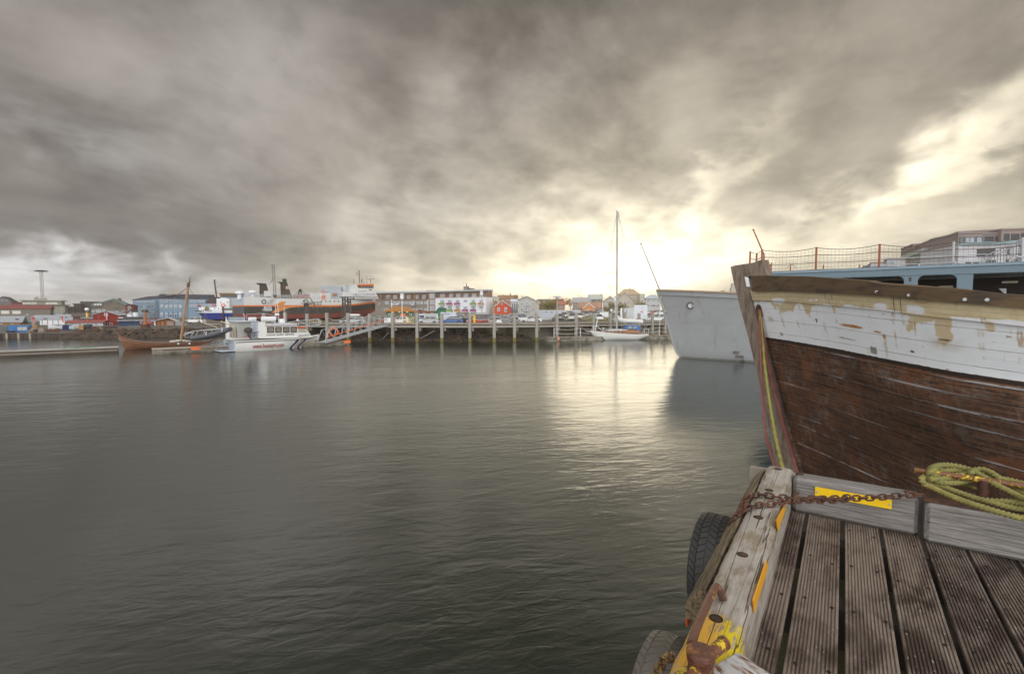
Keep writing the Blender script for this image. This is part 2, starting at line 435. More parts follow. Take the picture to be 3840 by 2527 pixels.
# ---------------------------------------------------------------- water, ground, haze
def _water(t):
    tc = t.node('ShaderNodeTexCoord'); v = tc.outputs['Object']
    mp = t.node('ShaderNodeMapping'); t.l.new(v, mp.inputs['Vector']); mp.inputs['Rotation'].default_value = (0, 0, math.radians(-12))
    q = mp.outputs[0]
    a = t.noise(t.vscale(q, 0.55, 1.3, 1), 1.0, 2, 0.5, 0.6)
    b_ = t.noise(t.vscale(q, 1.7, 4.6, 1), 1.0, 3, 0.55, 0.8)
    c_ = t.noise(t.vscale(q, 0.10, 0.22, 1), 1.0, 2, 0.5, 0.5)
    calm = t.ramp(t.noise(t.vscale(q, 0.035, 0.07, 1), 1.0, 2, 0.5, 0.8), 0.40, 0.62)
    h = t.m('ADD', t.m('MULTIPLY', a, 0.075), t.m('MULTIPLY', t.m('MULTIPLY', b_, t.m('ADD', 0.35, t.m('MULTIPLY', calm, 0.65))), 0.050))
    h = t.m('ADD', h, t.m('MULTIPLY', c_, 0.12))
    bmp = t.node('ShaderNodeBump', {'Strength': 1.0, 'Distance': 0.30, 'Height': h})
    return {'Base Color': (0.007, 0.014, 0.006, 1), 'Roughness': 0.14, 'IOR': 2.8, 'Normal': bmp.outputs[0]}
M_water = custom('harbour_water', _water)
mb = MB(); mb.face([(-700, -120, 0), (700, -120, 0), (700, 400, 0), (-700, 400, 0)])
struct(mb.build('water', M_water))
ZG = 2.6
M_ground = mat('yard_ground', (0.13, 0.12, 0.105), 0.95, var=0.25, vscale=0.15, c2=(0.10, 0.07, 0.05), mixr=(0.45, 0.6))
# shoreline in plan: (X, Y, ground z at the edge)
SHORE = [(-420, 118, 1.2), (-190, 97, 1.0), (-96, 85.5, 0.95), (-78, 87.5, 0.95), (-70, 91.5, 1.3), (-64, 93.5, 1.4), (-60, 99, 1.5), (-52, 104, 1.7), (-42, 102, 2.0), (-35.5, 84.6, 2.4), (-27, 83.6, 2.4), (-3, 82.2, 2.4), (5, 84.5, 2.4),
         (13, 88, 2.4), (22, 92.5, 2.4), (31, 97, 2.4), (60, 108, 2.4), (110, 128, 2.4), (420, 170, 2.4)]
mb = MB(); rows = []
for (x, y, z) in SHORE:
    zb = 1.5 if x < -62 else (lerp(1.5, 2.4, (x+62)/20) if x < -42 else 2.4)
    rows.append([(x, y, -1.2), (x, y, z), (x*1.25, max(y*1.25, 112), zb), (x*2.2, 420, zb), (x*3.3, 1200, zb)])
mb.grid(rows)
struct(mb.build('ground', M_ground))
def gz(x, y):
    if x < -62: return 1.5 if y > 105 else 1.2
    return lerp(1.5, 2.4, (x+62)/20) if x < -42 else 2.4
# grass strip behind the wharf
M_grass = mat('dull_grass', (0.16, 0.15, 0.035), 0.95, var=0.35, vscale=1.2, c2=(0.10, 0.075, 0.03), mixr=(.45, .65))
mb = MB(); L_ = [(0, 95, 3), (8, 92, 3), (20, 99, 4), (33, 108, 5)]
g0 = [(-3.5, 88.5), (6, 89.5), (16, 94), (28, 100), (40, 106)]; g1 = [(-4, 92.5), (6.5, 93.5), (17, 98), (30, 104), (42, 110)]
mb.grid([[(x, y, 2.404) for x, y in g0], [(x, y, 2.404) for x, y in g1]])
gr2 = [(10, 112, 2.41), (20, 112, 2.41), (24, 126, 3.6), (12, 126, 3.6)]; mb.face(gr2); mb.face([(16, 108, 2.408), (30, 112, 2.408), (36, 124, 3.4), (22, 120, 3.4)])
struct(mb.build('grass', M_grass))
# revetment of boulders (uncountable)
M_rock = mat('wet_boulders', (0.075, 0.047, 0.03), 0.85, var=0.5, vscale=0.9, c2=(0.05, 0.04, 0.032), mixr=(.4, .6))
rr = random.Random(21); mb = MB()
def along(pts, s):
    d = [0]
    for a, b in zip(pts, pts[1:]): d.append(d[-1] + math.hypot(b[0]-a[0], b[1]-a[1]))
    t = s * d[-1]
    for i in range(len(pts)-1):
        if d[i+1] >= t: k = (t-d[i])/(d[i+1]-d[i]); return (lerp(pts[i][0], pts[i+1][0], k), lerp(pts[i][1], pts[i+1][1], k))
    return pts[-1][:2]
path = [(-80, 88), (-70, 90.5), (-63, 93), (-58, 98), (-50, 103.5), (-42, 101)]
for i in range(620):
    s = rr.random(); x, y = along(path, s); k = rr.random()
    r = rr.uniform(.28, .62); z = lerp(-.25, 1.45, k)
    mb.blob((x + rr.uniform(-.3, .3), y - 3.2 + 3.6*k, z), r*1.2, r, r*.75, seed=i, sub=1, jit=.22)
tag(mb.build('shore_boulders', M_rock), 'brown boulders of the sloping breakwater along the left shore', 'rocks')['kind'] = 'stuff'
mb = MB(); path2 = [(-34, 83.6), (-27, 82.6), (-3, 81.2), (3, 82.6)]
for i in range(520):
    s = rr.random(); x, y = along(path2, s); k = rr.random()**1.3; top = 1.5 + .5*math.sin(s*31) + .35*math.sin(s*67)
    if s > .8: top *= .55
    r = rr.uniform(.3, .6)
    mb.blob((x, y - 2.6*(1-k) - .15, lerp(-.25, top, k)), r*1.2, r, r*.8, seed=900+i, sub=1, jit=.22)
tag(mb.build('wharf_boulders', M_rock), 'dark boulders heaped against the wall under the wharf', 'rocks')['kind'] = 'stuff'
# timber bulkhead on the far left
M_bulk = mat('dark_bulkhead_timber', (0.075, 0.05, 0.035), .85, var=.4, vscale=1.5, stretch=(4, 4, .6), c2=(0.035, .03, .025), mixr=(.4, .6))
bh = thing('timber_bulkhead', 'dark timber bulkhead at the foot of the left shore', 'wall', (-190, 97, 0))
mb = MB(); 
for (x0, y0), (x1, y1) in (((-190, 96.8), (-96, 85.3)), ((-96, 85.3), (-77, 87.1))):
    d = Vector((x1-x0, y1-y0, 0)); n_ = int(d.length/1.1); dn = d.normalized(); nn = Vector((dn.y, -dn.x, 0))
    for i in range(n_):
        a = Vector((x0, y0, 0)) + d*(i/n_) - Vector((-190, 97, 0)); b = Vector((x0, y0, 0)) + d*((i+.94)/n_) - Vector((-190, 97, 0))
        q = [a, b, b + nn*.22, a + nn*.22]; mb._add([v + Vector((0, 0, -1)) for v in q] + [v + Vector((0, 0, .93)) for v in q], [(0,1,2,3), (7,6,5,4), (0,4,5,1), (1,5,6,2), (2,6,7,3), (3,7,4,0)])
mb.build('sheeting', M_bulk, bh)
for px in (33, 77, 0, 120):
    q = P(px, 1255, 85.4) if px > 40 else P(px, 1255, 85.6)
    m2 = MB(); m2.cyl((q.x + 190, q.y - 97 - .35, -1), (q.x + 190, q.y - 97 - .35, 1.0), .16, n=8); m2.build('pile', mat('pale_pile', (.32, .28, .22), .8), bh)
# ---------------------------------------------------------------- wharf
M_wharf = mat('grey_wharf_timber', (0.25, 0.22, 0.185), 0.85, var=0.25, vscale=1.2, c2=(0.20, 0.165, 0.13), mixr=(.45, .7))
M_pile = mat('pale_wharf_pile', (0.30, 0.28, 0.24), 0.85, var=0.2, vscale=1.0, stretch=(1, 1, .5))
M_weed = mat('weedy_pile_foot', (0.16, 0.13, 0.03), 0.9, var=.3, vscale=3)
PX = [990, 1070, 1152, 1226, 1305, 1386, 1472, 1564, 1657, 1762, 1853, 1929, 2012, 2088, 2160, 2225, 2289, 2343, 2396, 2446, 2494, 2545, 2600]
def wy(px): return interp([(990, 80), (1305, 79), (1762, 77.5), (1853, 77.8), (2012, 79.5), (2160, 82.5), (2289, 86), (2396, 89.5), (2494, 93), (2600, 97)], px)
WP = []
for px in PX: q = P(px, 1200, wy(px)); WP.append(Vector((q.x, q.y, 0)))
WO = WP[9].copy()
wharf = thing('wharf', 'long grey timber wharf on pale piles across the harbour', 'wharf', WO)
stub = MB()
for i, p in enumerate(WP):
    q = p - WO; t = (WP[min(i+1, len(WP)-1)] - WP[max(i-1, 0)]).normalized(); n = Vector((t.y, -t.x, 0))   # n towards us
    if n.y > 0: n = -n
    M = Matrix.Translation(q) @ Matrix.Rotation(math.atan2(t.y, t.x), 4, 'Z')
    m2 = MB(); m2.box(-.23, .23, -.22, .2, 0.55, 4.55 + .12*math.sin(i*2.3), M, bev=.03); m2.cur = 1; m2.box(-.235, .235, -.225, .205, -1.5, .56, M)
    m2.build('pile', [M_pile, M_weed], wharf)
    for dx_ in (.62,): 
        m2 = MB(); m2.box(.30, .62, .1, .5, 1.7, 2.42, M); m2.build('bracket', M_wharf, wharf)
for i in range(len(WP)-1):
    a, b = WP[i] - WO, WP[i+1] - WO; d = b - a; L = d.length; M = Matrix.Translation(a) @ Matrix.Rotation(math.atan2(d.y, d.x), 4, 'Z')
    m2 = MB(); m2.box(.235, L-.235, -.16, .22, 2.70, 3.03, M, bev=.03); m2.build('kerb_beam', M_wharf, wharf)
    m2 = MB(); m2.box(-.01, L+.01, .21, 5.2, 2.38, 2.62, M); m2.build('deck', M_wharf, wharf)
    m2 = MB(); m2.box(.235, L-.235, -.10, .16, 2.24, 2.52, M, bev=.02); m2.build('stringer', M_pile, wharf)
    m2 = MB(); m2.box(.4, L-.4, .05, .14, 2.52, 2.70, M)
    for k in range(5): xk = lerp(.5, L-.85, k/4); m2.box(xk, xk+.35, -.08, .049, 2.53, 2.69, M)
    m2.build('kerb_packing', mat('dark_block', (.14, .11, .085), .9), wharf)
    if i >= 3:
        za = 4.05 if i % 3 else 3.75; m2 = MB(); m2.tube(sag(M @ Vector((.2, -.05, za)), M @ Vector((L-.2, -.05, 4.0)), .45 if i % 4 else .25, 10), .035, 5); m2.build('rope_rail', M_rope, wharf)
    for k, xk in enumerate((0.0,)):
        pass
for i in range(len(WP)): mb = MB(); q = WP[i] - WO; mb.cyl((q.x, q.y + 2.6, -1), (q.x, q.y + 2.6, 2.38), .2, n=8); mb.build('rear_pile', M_bulk, wharf)
mb = MB()
for (x0, y0), (x1, y1), z in (((-21.5, 80.9), (-20.2, 79.9), 1.35), ((-15.5, 80.6), (-12.6, 79.5), 1.7)): mb = MB(); mb.cyl((x0-WO.x, y0-WO.y-1, .15), (x1-WO.x, y1-WO.y-1, z), .07, n=6); mb.build('loose_timber', M_pile, wharf)
# concrete wall behind the piles
M_qw = mat('stained_quay_wall', (0.30, 0.27, 0.22), .9, var=.25, vscale=.35, stretch=(1, 1, .3), c2=(0.15, 0.10, 0.06), mixr=(.42, .62))
mb = MB(); wl = [(-36, 83.9), (-27, 82.9), (-3, 81.6), (5, 83.9), (13, 87.4), (22, 91.8), (31, 96.2), (60, 107)]
mb.grid([[(x, y, z) for x, y in wl] for z in (-1.2, 0.2, 2.37)]); mb.grid([[(x, y, 2.37) for x, y in wl], [(x, y + .9, 2.37) for x, y in wl]])
struct(mb.build('quay_wall', M_qw))
# ---------------------------------------------------------------- pontoons
M_pont = mat('pontoon_timber', (0.13, 0.095, 0.065), .85, var=.3, vscale=.8, stretch=(.4, 1, 4), c2=(.07, .055, .045), mixr=(.4, .6))
M_pdeck = mat('pontoon_deck', (0.38, 0.32, 0.25), .8, var=.2, vscale=1.5)
M_pconc = mat('pontoon_concrete', (0.27, 0.25, 0.20), .9, var=.3, vscale=1.2, c2=(.11, .09, .07), mixr=(.4, .62))
def pontoon(label, A, B, w_, h, m_side, m_top, rub=True):
    d = Vector((B[0]-A[0], B[1]-A[1], 0)); L = d.length; t = thing('pontoon', label, 'pontoon', (A[0], A[1], 0), math.atan2(d.y, d.x))
    m2 = MB(); m2.box(0, L, 0, w_, -.25, h - .08, bev=.04); m2.build('float', m_side, t)
    m2 = MB(); m2.box(-.03, L+.03, -.05, w_+.05, h - .078, h, bev=.02); m2.build('deck', m_top, t)
    if rub:
        m2 = MB(); m2.box(.1, L-.1, -.10, -.003, h*.30, h*.55, bev=.02); m2.build('rubbing_board', M_wharf, t)
    return t, L
a, b = G(-260, 1352), G(446, 1321); lp, L_ = pontoon('long dark floating walkway at the left edge of the water', a, b, 2.4, .62, M_pont, M_conc)
m2 = MB(); m2.tube(catmull([(L_-5, .6, .64), (L_-4.5, 1.0, .75), (L_-4, .5, .66), (L_-3.4, 1.1, .7), (L_-3, .7, .65), (L_-2, 1.0, .66)], 5), .05, 6)
o_ = m2.build('green_hose', mat('green_rope_far', (.12, .3, .2), .8)); o_.matrix_world = Matrix.Translation(a) @ Matrix.Rotation(math.atan2(b.y-a.y, b.x-a.x), 4, 'Z'); tag(o_, 'green rope lying on the walkway by the bow of the long wooden boat', 'rope')
PA, PB = G(575, 1329), G(1309, 1294)
p2, PL = pontoon('weathered floating pontoon with orange corners along the white tour boat', PA, PB, 2.0, .60, M_pconc, M_pdeck)
for k, x in enumerate((3.6, PL - .75)):
    m2 = MB(); m2.box(x, x+1.0, -.08, .55, .28, .66, bev=.04); m2.build('corner_guard', M_orange, p2)
m2 = MB(); m2.box(PL*.42, PL*.42+.4, .2, .4, .6, .78); m2.build('cleat', M_dark, p2)
# gangway
GA, GB = G(1205, 1283, .62), P(1440, 1219, wy(1440) - .2)
gw = thing('gangway', 'sloping steel truss gangway from the wharf down to the pontoon', 'gangway', GA)
d = GB - GA; L = d.length; ex = d.normalized(); ey = Vector((-ex.y, ex.x, 0)).normalized(); ez = ex.cross(ey)
M = Matrix(((ex.x, ey.x, ez.x, 0), (ex.y, ey.y, ez.y, 0), (ex.z, ey.z, ez.z, 0), (0, 0, 0, 1)))
m2 = MB(); m2.box(0, L, -.65, .65, -.12, .02, M); m2.build('walkway', M_steel, gw)
for s in (-.7, .7):
    m2 = MB(); n = 9; m2.tube([M @ Vector((-.1, s, 0)), M @ Vector((1.0, s, 1.5))], .05, 6); m2.tube([M @ Vector((1.0, s, 1.5)), M @ Vector((L, s, 1.5))], .05, 6); m2.tube([M @ Vector((L, s, 1.5)), M @ Vector((L, s, 0))], .05, 6); m2.tube([M @ Vector((0, s, -.1)), M @ Vector((L, s, -.1))], .07, 6)
    for k in range(n):
        x0 = lerp(1.0, L, k/n); x1 = lerp(1.0, L, (k+1)/n); xm = (x0+x1)/2
        m2.tube([M @ Vector((x0, s, 1.5)), M @ Vector((xm, s, 0)), M @ Vector((x1, s, 1.5))], .032, 5)
    m2.build('truss_rail', M_steel, gw)
m2 = MB(); m2.tube([M @ Vector((.6, -.76, .62)), M @ Vector((L*.98, -.76, .95))], .05, 6); m2.build('orange_handrail', M_orange, gw)
def lifering(label, c, r=.36, rz=0.0):
    m2 = MB(); m2.tube([(r*math.cos(2*math.pi*i/18), 0, r*math.sin(2*math.pi*i/18)) for i in range(18)], .085, 8, closed=True)
    o = m2.build('life_ring', M_orange, smooth=True); o.location = c; o.rotation_euler = (0, 0, rz); return tag(o, label, 'life ring')
lifering('orange life ring hung on the lower end of the gangway', P(1251, 1244, (GA + d*.22).y - 1.0), .55, .3)
# second gangway / frame left of the main one, yellow plates
gw2 = thing('boarding_bridge', 'grey lattice boarding bridge standing on the wharf behind the white tour boat', 'gangway', P(1090, 1216, 79))
def rel(px, py, Y, o=None): return P(px, py, Y) - Vector((o or gw2).location)
m2 = MB(); tops = [(1080, 1209), (1120, 1203), (1160, 1199), (1192, 1195), (1200, 1201)]; bots = [(1085, 1228), (1120, 1226), (1160, 1222), (1195, 1219), (1203, 1215)]
for YY in (78.6, 80.2):
    m2.tube([rel(*p, YY) for p in tops], .06, 5); m2.tube([rel(*p, YY) for p in bots], .06, 5)
    for (a_, b_) in zip(tops, bots): m2.tube([rel(*a_, YY), rel(*b_, YY)], .045, 5)
    for (a_, b_) in zip(tops, bots[1:]): m2.tube([rel(*a_, YY), rel(*b_, YY)], .035, 5)
m2.build('lattice', M_steel, gw2)
for (x0, x1, y0, y1, Y, lab) in ((1162, 1203, 1216, 1223, 79.4, 'yellow edge plate of a small platform beside the boarding bridge'), (1510, 1551, 1208, 1212.5, 81, 'low yellow railing and plate on the wharf below the white lamp post')):
    o0 = P(x0, y1, Y); t = thing('yellow_barrier', lab, 'barrier', o0); sc_ = Y/f; m2 = MB(); m2.box(0, (x1-x0)*sc_, 0, .12, 0, (y1-y0)*sc_); m2.build('plate', M_yellow, t)
    m2 = MB(); 
    for k in range(5): xk = (x1-x0)*sc_*k/4; m2.cyl((xk, .4, 0), (xk, .4, 1.0), .035, n=5)
    for zz in (.4, .7, 1.0): m2.cyl((0, .4, zz), ((x1-x0)*sc_, .4, zz), .03, n=5)
    m2.build('railing', mat('pale_yellow_rail', (.62, .5, .2), .6), t)
# right-hand pontoon with rope stanchions
SA, SB = G(2058, 1280), G(2640, 1268)
p3, L3 = pontoon('low grey pontoon with rope stanchions behind the sailing yacht', SA, SB, 2.2, .62, M_pconc, M_wharf, rub=False)
dx3 = L3
def st(px): 
    # distance along pontoon for a picture x
    d_ = (SB - SA).normalized(); a_ = (px-1920)/f; return (a_*SA.y - SA.x) / (d_.x - a_*d_.y)
xs = [st(p) for p in (2080, 2179, 2264, 2380, 2476, 2570)]
for x_ in xs: m2 = MB(); m2.cyl((x_, .25, .6), (x_, .25, 2.15), .05, n=6); m2.build('stanchion', M_white, p3)
for a_, b_ in zip(xs, xs[1:]):
    for z_ in (2.05, 1.35): m2 = MB(); m2.tube(sag((a_, .25, z_), (b_, .25, z_), .22, 8), .03, 5); m2.build('rope_rail', M_rope, p3)
m2 = MB(); m2.box(st(2090), st(2098), -.09, .3, .2, .66); m2.build('corner_guard', mat('faded_orange', (.7, .3, .2), .6), p3)
for body, px in (('BPPV-18', 2060), ('SPPV1', 2116)):
    m2 = MB(); m2.text('PPV-1' if px > 2100 else 'PPW.18', .42, Matrix.Translation((st(px), -.012, .12)) @ Matrix.Rotation(math.pi/2, 4, 'X'), .006); m2.build('lettering', M_dark, p3)
# ---------------------------------------------------------------- foreground timber jetty (local x to the right, y along the planks)
PSI = math.atan(1241 / f); DZ = 3.5; KT = DZ + 0.26
_cp, _sp = math.cos(PSI), math.sin(PSI)
def loc(v): return Vector((v[0]*_cp - v[1]*_sp, v[0]*_sp + v[1]*_cp, v[2]))
def wld(v): return Vector((v[0]*_cp + v[1]*_sp, -v[0]*_sp + v[1]*_cp, v[2]))
def GL(px, py, z): return loc(G(px, py, z))
def LXp(px, py, lx):
    r = loc(ray(px, py)); t = lx / r.x; return Vector((lx, r.y*t, H + r.z*t))
def LYp(px, py, ly):
    r = loc(ray(px, py)); t = ly / r.y; return Vector((r.x*t, ly, H + r.z*t))
z4 = lambda x, y: (2400 + x*.605, 1700 + y*.605)
z6 = lambda x, y: (3300 + x*.2874, 1700 + y*.2874)
z7 = lambda x, y: (2650 + x*.3361, 1700 + y*.3361)
M_screw = mat('dark_screw', (0.03, 0.025, 0.02), 0.5, 0.5)
jetty = thing('jetty', 'weathered timber jetty corner with grooved deck planks in the foreground', 'jetty', (0, 0, 0), -PSI)
def plank_mesh(x0, wd, y0, y1, rr):
    n = 13; gp = wd / n; prof = [(0, -0.03), (0, -0.003), (0.003, 0)]
    for i in range(n):
        a = i * gp
        if i: prof += [(a - 0.0034, 0), (a - 0.0024, -0.009), (a + 0.0024, -0.009), (a + 0.0034, 0)]
    prof += [(wd - 0.003, 0), (wd, -0.003), (wd, -0.03)]
    mb = MB(); rows = []
    ns = 30; wob = rr.uniform(-.003, .003)
    for k in range(ns + 1):
        y = lerp(y0, y1, k / ns); dz_ = 0.0025 * math.sin(y * 2.1 + wob * 900)
        rows.append([(x0 + p[0] + wob * math.sin(y * 1.3), y, DZ + p[1] + dz_) for p in prof])
    mb.grid(rows); mb.face(rows[0]); mb.face(rows[-1])
    mb.cur = 1
    y = y1 - 0.3 + rr.uniform(-.03, .03)
    while y > y0 + .1:
        for s in (0.18, 0.80):
            xx, yy = x0 + wd*s + rr.uniform(-.012, .012), y + rr.uniform(-.03, .03)
            M = Matrix.Translation((xx, yy, DZ - 0.0015))
            mb.lathe([(0.0085, 0), (0.0085, 0.0035), (0.006, 0.004)], 9, M)
        y -= 0.53
    return mb
rr = random.Random(3)
x = -0.395; k = 0
edges = [-0.395, -0.188]
x0 = -0.39
plank_mesh(-0.40, 0.210, -1.6, 4.22, rr).build('plank', [M_deck, M_screw], jetty)
xx = -0.163
for k in range(14):
    plank_mesh(xx, 0.189, -1.6, 4.22 if xx < .46 else 4.17, rr).build('plank', [M_deck, M_screw], jetty)
    xx += 0.2155
mb = MB()
for y in (-1.0, -0.2, 0.6, 1.4, 2.2, 3.0, 3.8): mb.box(-0.5, 2.7, y - 0.06, y + 0.06, 3.25, DZ - 0.034)
mb.build('joist', mat('dark_joist', (.03, .022, .017), .9), jetty)
# edge beam with wandering arrises
def beam(y0, y1, prof, jit, seed, step=0.03):
    rr = random.Random(seed); mb = MB(); rows = []; n = int((y1 - y0) / step)
    off = [rr.uniform(0, 50) for _ in prof]
    for k in range(n + 1):
        y = lerp(y0, y1, k / n); r = []
        for i, p in enumerate(prof):
            a = mnoise.noise(Vector((off[i], y*3.0, 0))) * jit[i]; b = mnoise.noise(Vector((off[i], y*14.0, 5))) * jit[i] * .5
            r.append((p[0] + a + b, y, p[1] + (a - b) * .6))
        rows.append(r)
    mb.grid(rows, closed=True); mb.face(rows[0]); mb.face(rows[-1]); return mb
prof = [(-0.282, DZ-.02), (-0.281, KT-.05), (-0.290, KT-.018), (-0.302, KT-.002), (-0.33, KT), (-0.36, KT), (-0.39, KT+.001), (-0.42, KT), (-0.447, KT-.003), (-0.462, KT-.022), (-0.468, KT-.06), (-0.468, DZ-.02)]
bm_ = beam(-1.0, 4.315, prof, [0, .003, .012, .014, .003, .002, .002, .002, .004, .008, .006, 0], 5)
bm_.build('edge_beam', M_beam, jetty, smooth=True, sharp=50)
prof = [(-0.475, KT-.09), (-0.478, KT-.028), (-0.49, KT-.03), (-0.560, KT-.115), (-0.566, KT-.135), (-0.566, KT-.20), (-0.475, KT-.20)]
beam(2.27, 4.30, prof, [0, .004, .008, .01, .008, .004, 0], 11).build('side_board', mat('mossy_board', (0.21, 0.16, 0.09), 0.85, var=0.3, vscale=30, stretch=(2, .15, 2), bump=.006, bscale=40, c2=(0.07, 0.05, 0.03), mixr=(.4, .65)), jetty, smooth=True)
def ko(p0, p1, q0, q1, rr): pass
# kerbs at the end
for (xa, xb, ya, yb) in ((-0.268, 0.452, 4.10, 4.275), (0.478, 3.2, 4.03, 4.21)):
    m2 = MB(); m2.box(xa, xb, ya, yb, DZ + .002, KT, bev=0.022); m2.build('kerb_beam', M_kerb, jetty)
mb = MB(); mb.box(-0.6, 3.2, 4.36, 4.44, 3.0, 3.70); mb.build('fender_board', M_wood, jetty)
for px_, y_ in ((-0.50, 4.35), (-0.50, 1.2), (1.4, 4.35), (-0.5, -1.6)):
    m2 = MB(); m2.cyl((px_, y_ - .05, -1.5), (px_, y_ - .05, 3.30), 0.14, n=12); m2.build('pile', M_wood, jetty, smooth=True)
# counterbored bolts on the beam
for (x_, y_, z_) in [(-.385, 4.253, KT), (-.386, 3.708, KT), (-.384, 3.177, KT), (-.386, 2.638, KT), (-.386, 2.02, KT), (-.235, 4.215, KT), (.405, 4.205, KT)]:
    mb = MB(); M = Matrix.Translation((x_, y_, z_ + .0005))
    mb.lathe([(0.027, -.01), (0.027, .0022), (0.0001, .0022)], 20, M)
    mb.cur = 1; mb.lathe([(0.006, .0012), (0.017, .0012), (0.017, .0)], 14, Matrix.Translation((x_+.003, y_-.004, z_+.002)))
    mb.build('bolt_hole', [M_screw, M_rust], jetty)
# yellow reflector plates
M_yplate = mat('yellow_plate', (0.85, 0.55, 0.01), 0.45, var=0.08, vscale=8, c2=(0.35, 0.14, 0.03), mixr=(0.64, 0.74))
mb = MB(); mb.box(-.130, .310, 4.086, 4.094, 3.660, 3.722); mb.cur = 1
for s in (-.118, .296): mb.lathe([(0.007, 0), (0.006, .003), (0, .004)], 8, Matrix.Translation((s, 4.086, 3.69)) @ Matrix.Rotation(math.pi/2, 4, 'X'))
mb.build('reflector_plate', [M_yplate, M_steel], jetty, label='yellow metal plate screwed to the inner face of the end kerb')
def inner_plate(pts, name='reflector_plate'):
    mb = MB(); q = [LXp(*z4(*p), -0.279) for p in pts]
    mb._add([(-.2745, p.y, p.z) for p in q] + [(-.2795, p.y, p.z) for p in q], [(0,1,2,3), (7,6,5,4), (0,4,5,1), (1,5,6,2), (2,6,7,3), (3,7,4,0)])
    mb.build(name, mat('amber_shade_strip', (0.72, 0.34, 0.015), 0.5, var=0.15, vscale=12), jetty)  # yellow darkened to amber: the inner face's shade put into the colour
inner_plate([(894, 317), (899, 344), (850, 483), (843, 413)])
inner_plate([(780, 659), (787, 709), (702, 986), (697, 906)])
# ---- chain
def chain(path, pitch, wr, lw):
    """path of world points; links of stadium shape"""
    pts = catmull(path, 14); d = [0]
    for a, b in zip(pts, pts[1:]): d.append(d[-1] + (b - a).length)
    L = d[-1]; mb = MB(); n = int(L / pitch); j = 0
    def at(s):
        for i in range(len(d)-1):
            if d[i+1] >= s: return pts[i].lerp(pts[i+1], (s - d[i]) / max(1e-9, d[i+1]-d[i]))
        return pts[-1]
    rr = random.Random(1)
    for k in range(n):
        a, b = at(k*pitch), at((k+1)*pitch); c = (a+b)/2; t = (b-a).normalized()
        u = t.cross(Vector((0, 0, 1)));
        if u.length < 1e-3: u = t.orthogonal()
        u.normalize(); v = u.cross(t); ang = (0.35 if k % 2 == 0 else math.pi/2 + .2) + rr.uniform(-.25, .25)
        s1 = u*math.cos(ang) + v*math.sin(ang); hl = pitch*0.5 + wr*0.9 - lw*0.5 + wr*.2; ring = []
        for i in range(7): th = -math.pi/2 + math.pi*i/6; ring.append(c + t*(hl + math.cos(th)*lw*.5) + s1*(math.sin(th)*lw*.5))
        for i in range(7): th = math.pi/2 + math.pi*i/6; ring.append(c + t*(-hl + math.cos(th)*lw*.5) + s1*(math.sin(th)*lw*.5))
        mb.tube(ring, wr, 6, closed=True)
    return mb
up = [G(*z7(x, y), z) for x, y, z in [(240, 860, 3.60), (262, 800, 3.66), (330, 715, 3.72), (385, 640, 3.76), (400, 560, 3.775), (440, 500, 3.782), (510, 468, 3.785), (610, 455, 3.785), (720, 475, 3.785), (850, 492, 3.785), (985, 490, 3.775)]]
lo = [G(*z7(x, y), z) for x, y, z in [(385, 650, 3.765), (460, 600, 3.782), (600, 572, 3.785), (760, 560, 3.785), (860, 538, 3.785), (985, 525, 3.775), (1070, 520, 3.765), (1300, 522, 3.75), (1500, 516, 3.75), (1640, 500, 3.755), (1830, 494, 3.76), (2050, 478, 3.77), (2250, 462, 3.785), (2420, 450, 3.80)]]
ch = chain(up, 0.043, 0.0062, 0.033); c2 = chain(lo, 0.043, 0.0062, 0.033); ch._add(c2.v, c2.f)
b0 = G(*z7(985, 505), 3.79); ch.cyl(b0 - Vector((.02, .02, .02)), b0 + Vector((.012, .01, .035)), 0.010, n=8); ch.cyl(b0 + Vector((.010, .008, .030)), b0 + Vector((.016, .012, .045)), 0.017, n=6)
up2 = [p + Vector((.012, .010, .008)) for p in lo[6:10]]; c3 = chain(up2, 0.043, 0.0062, 0.033); ch._add(c3.v, c3.f)
tag(ch.build('chain', M_rust, smooth=True), 'rusty chain looped round the grey edge beam and stretched past the yellow plate', 'chain')
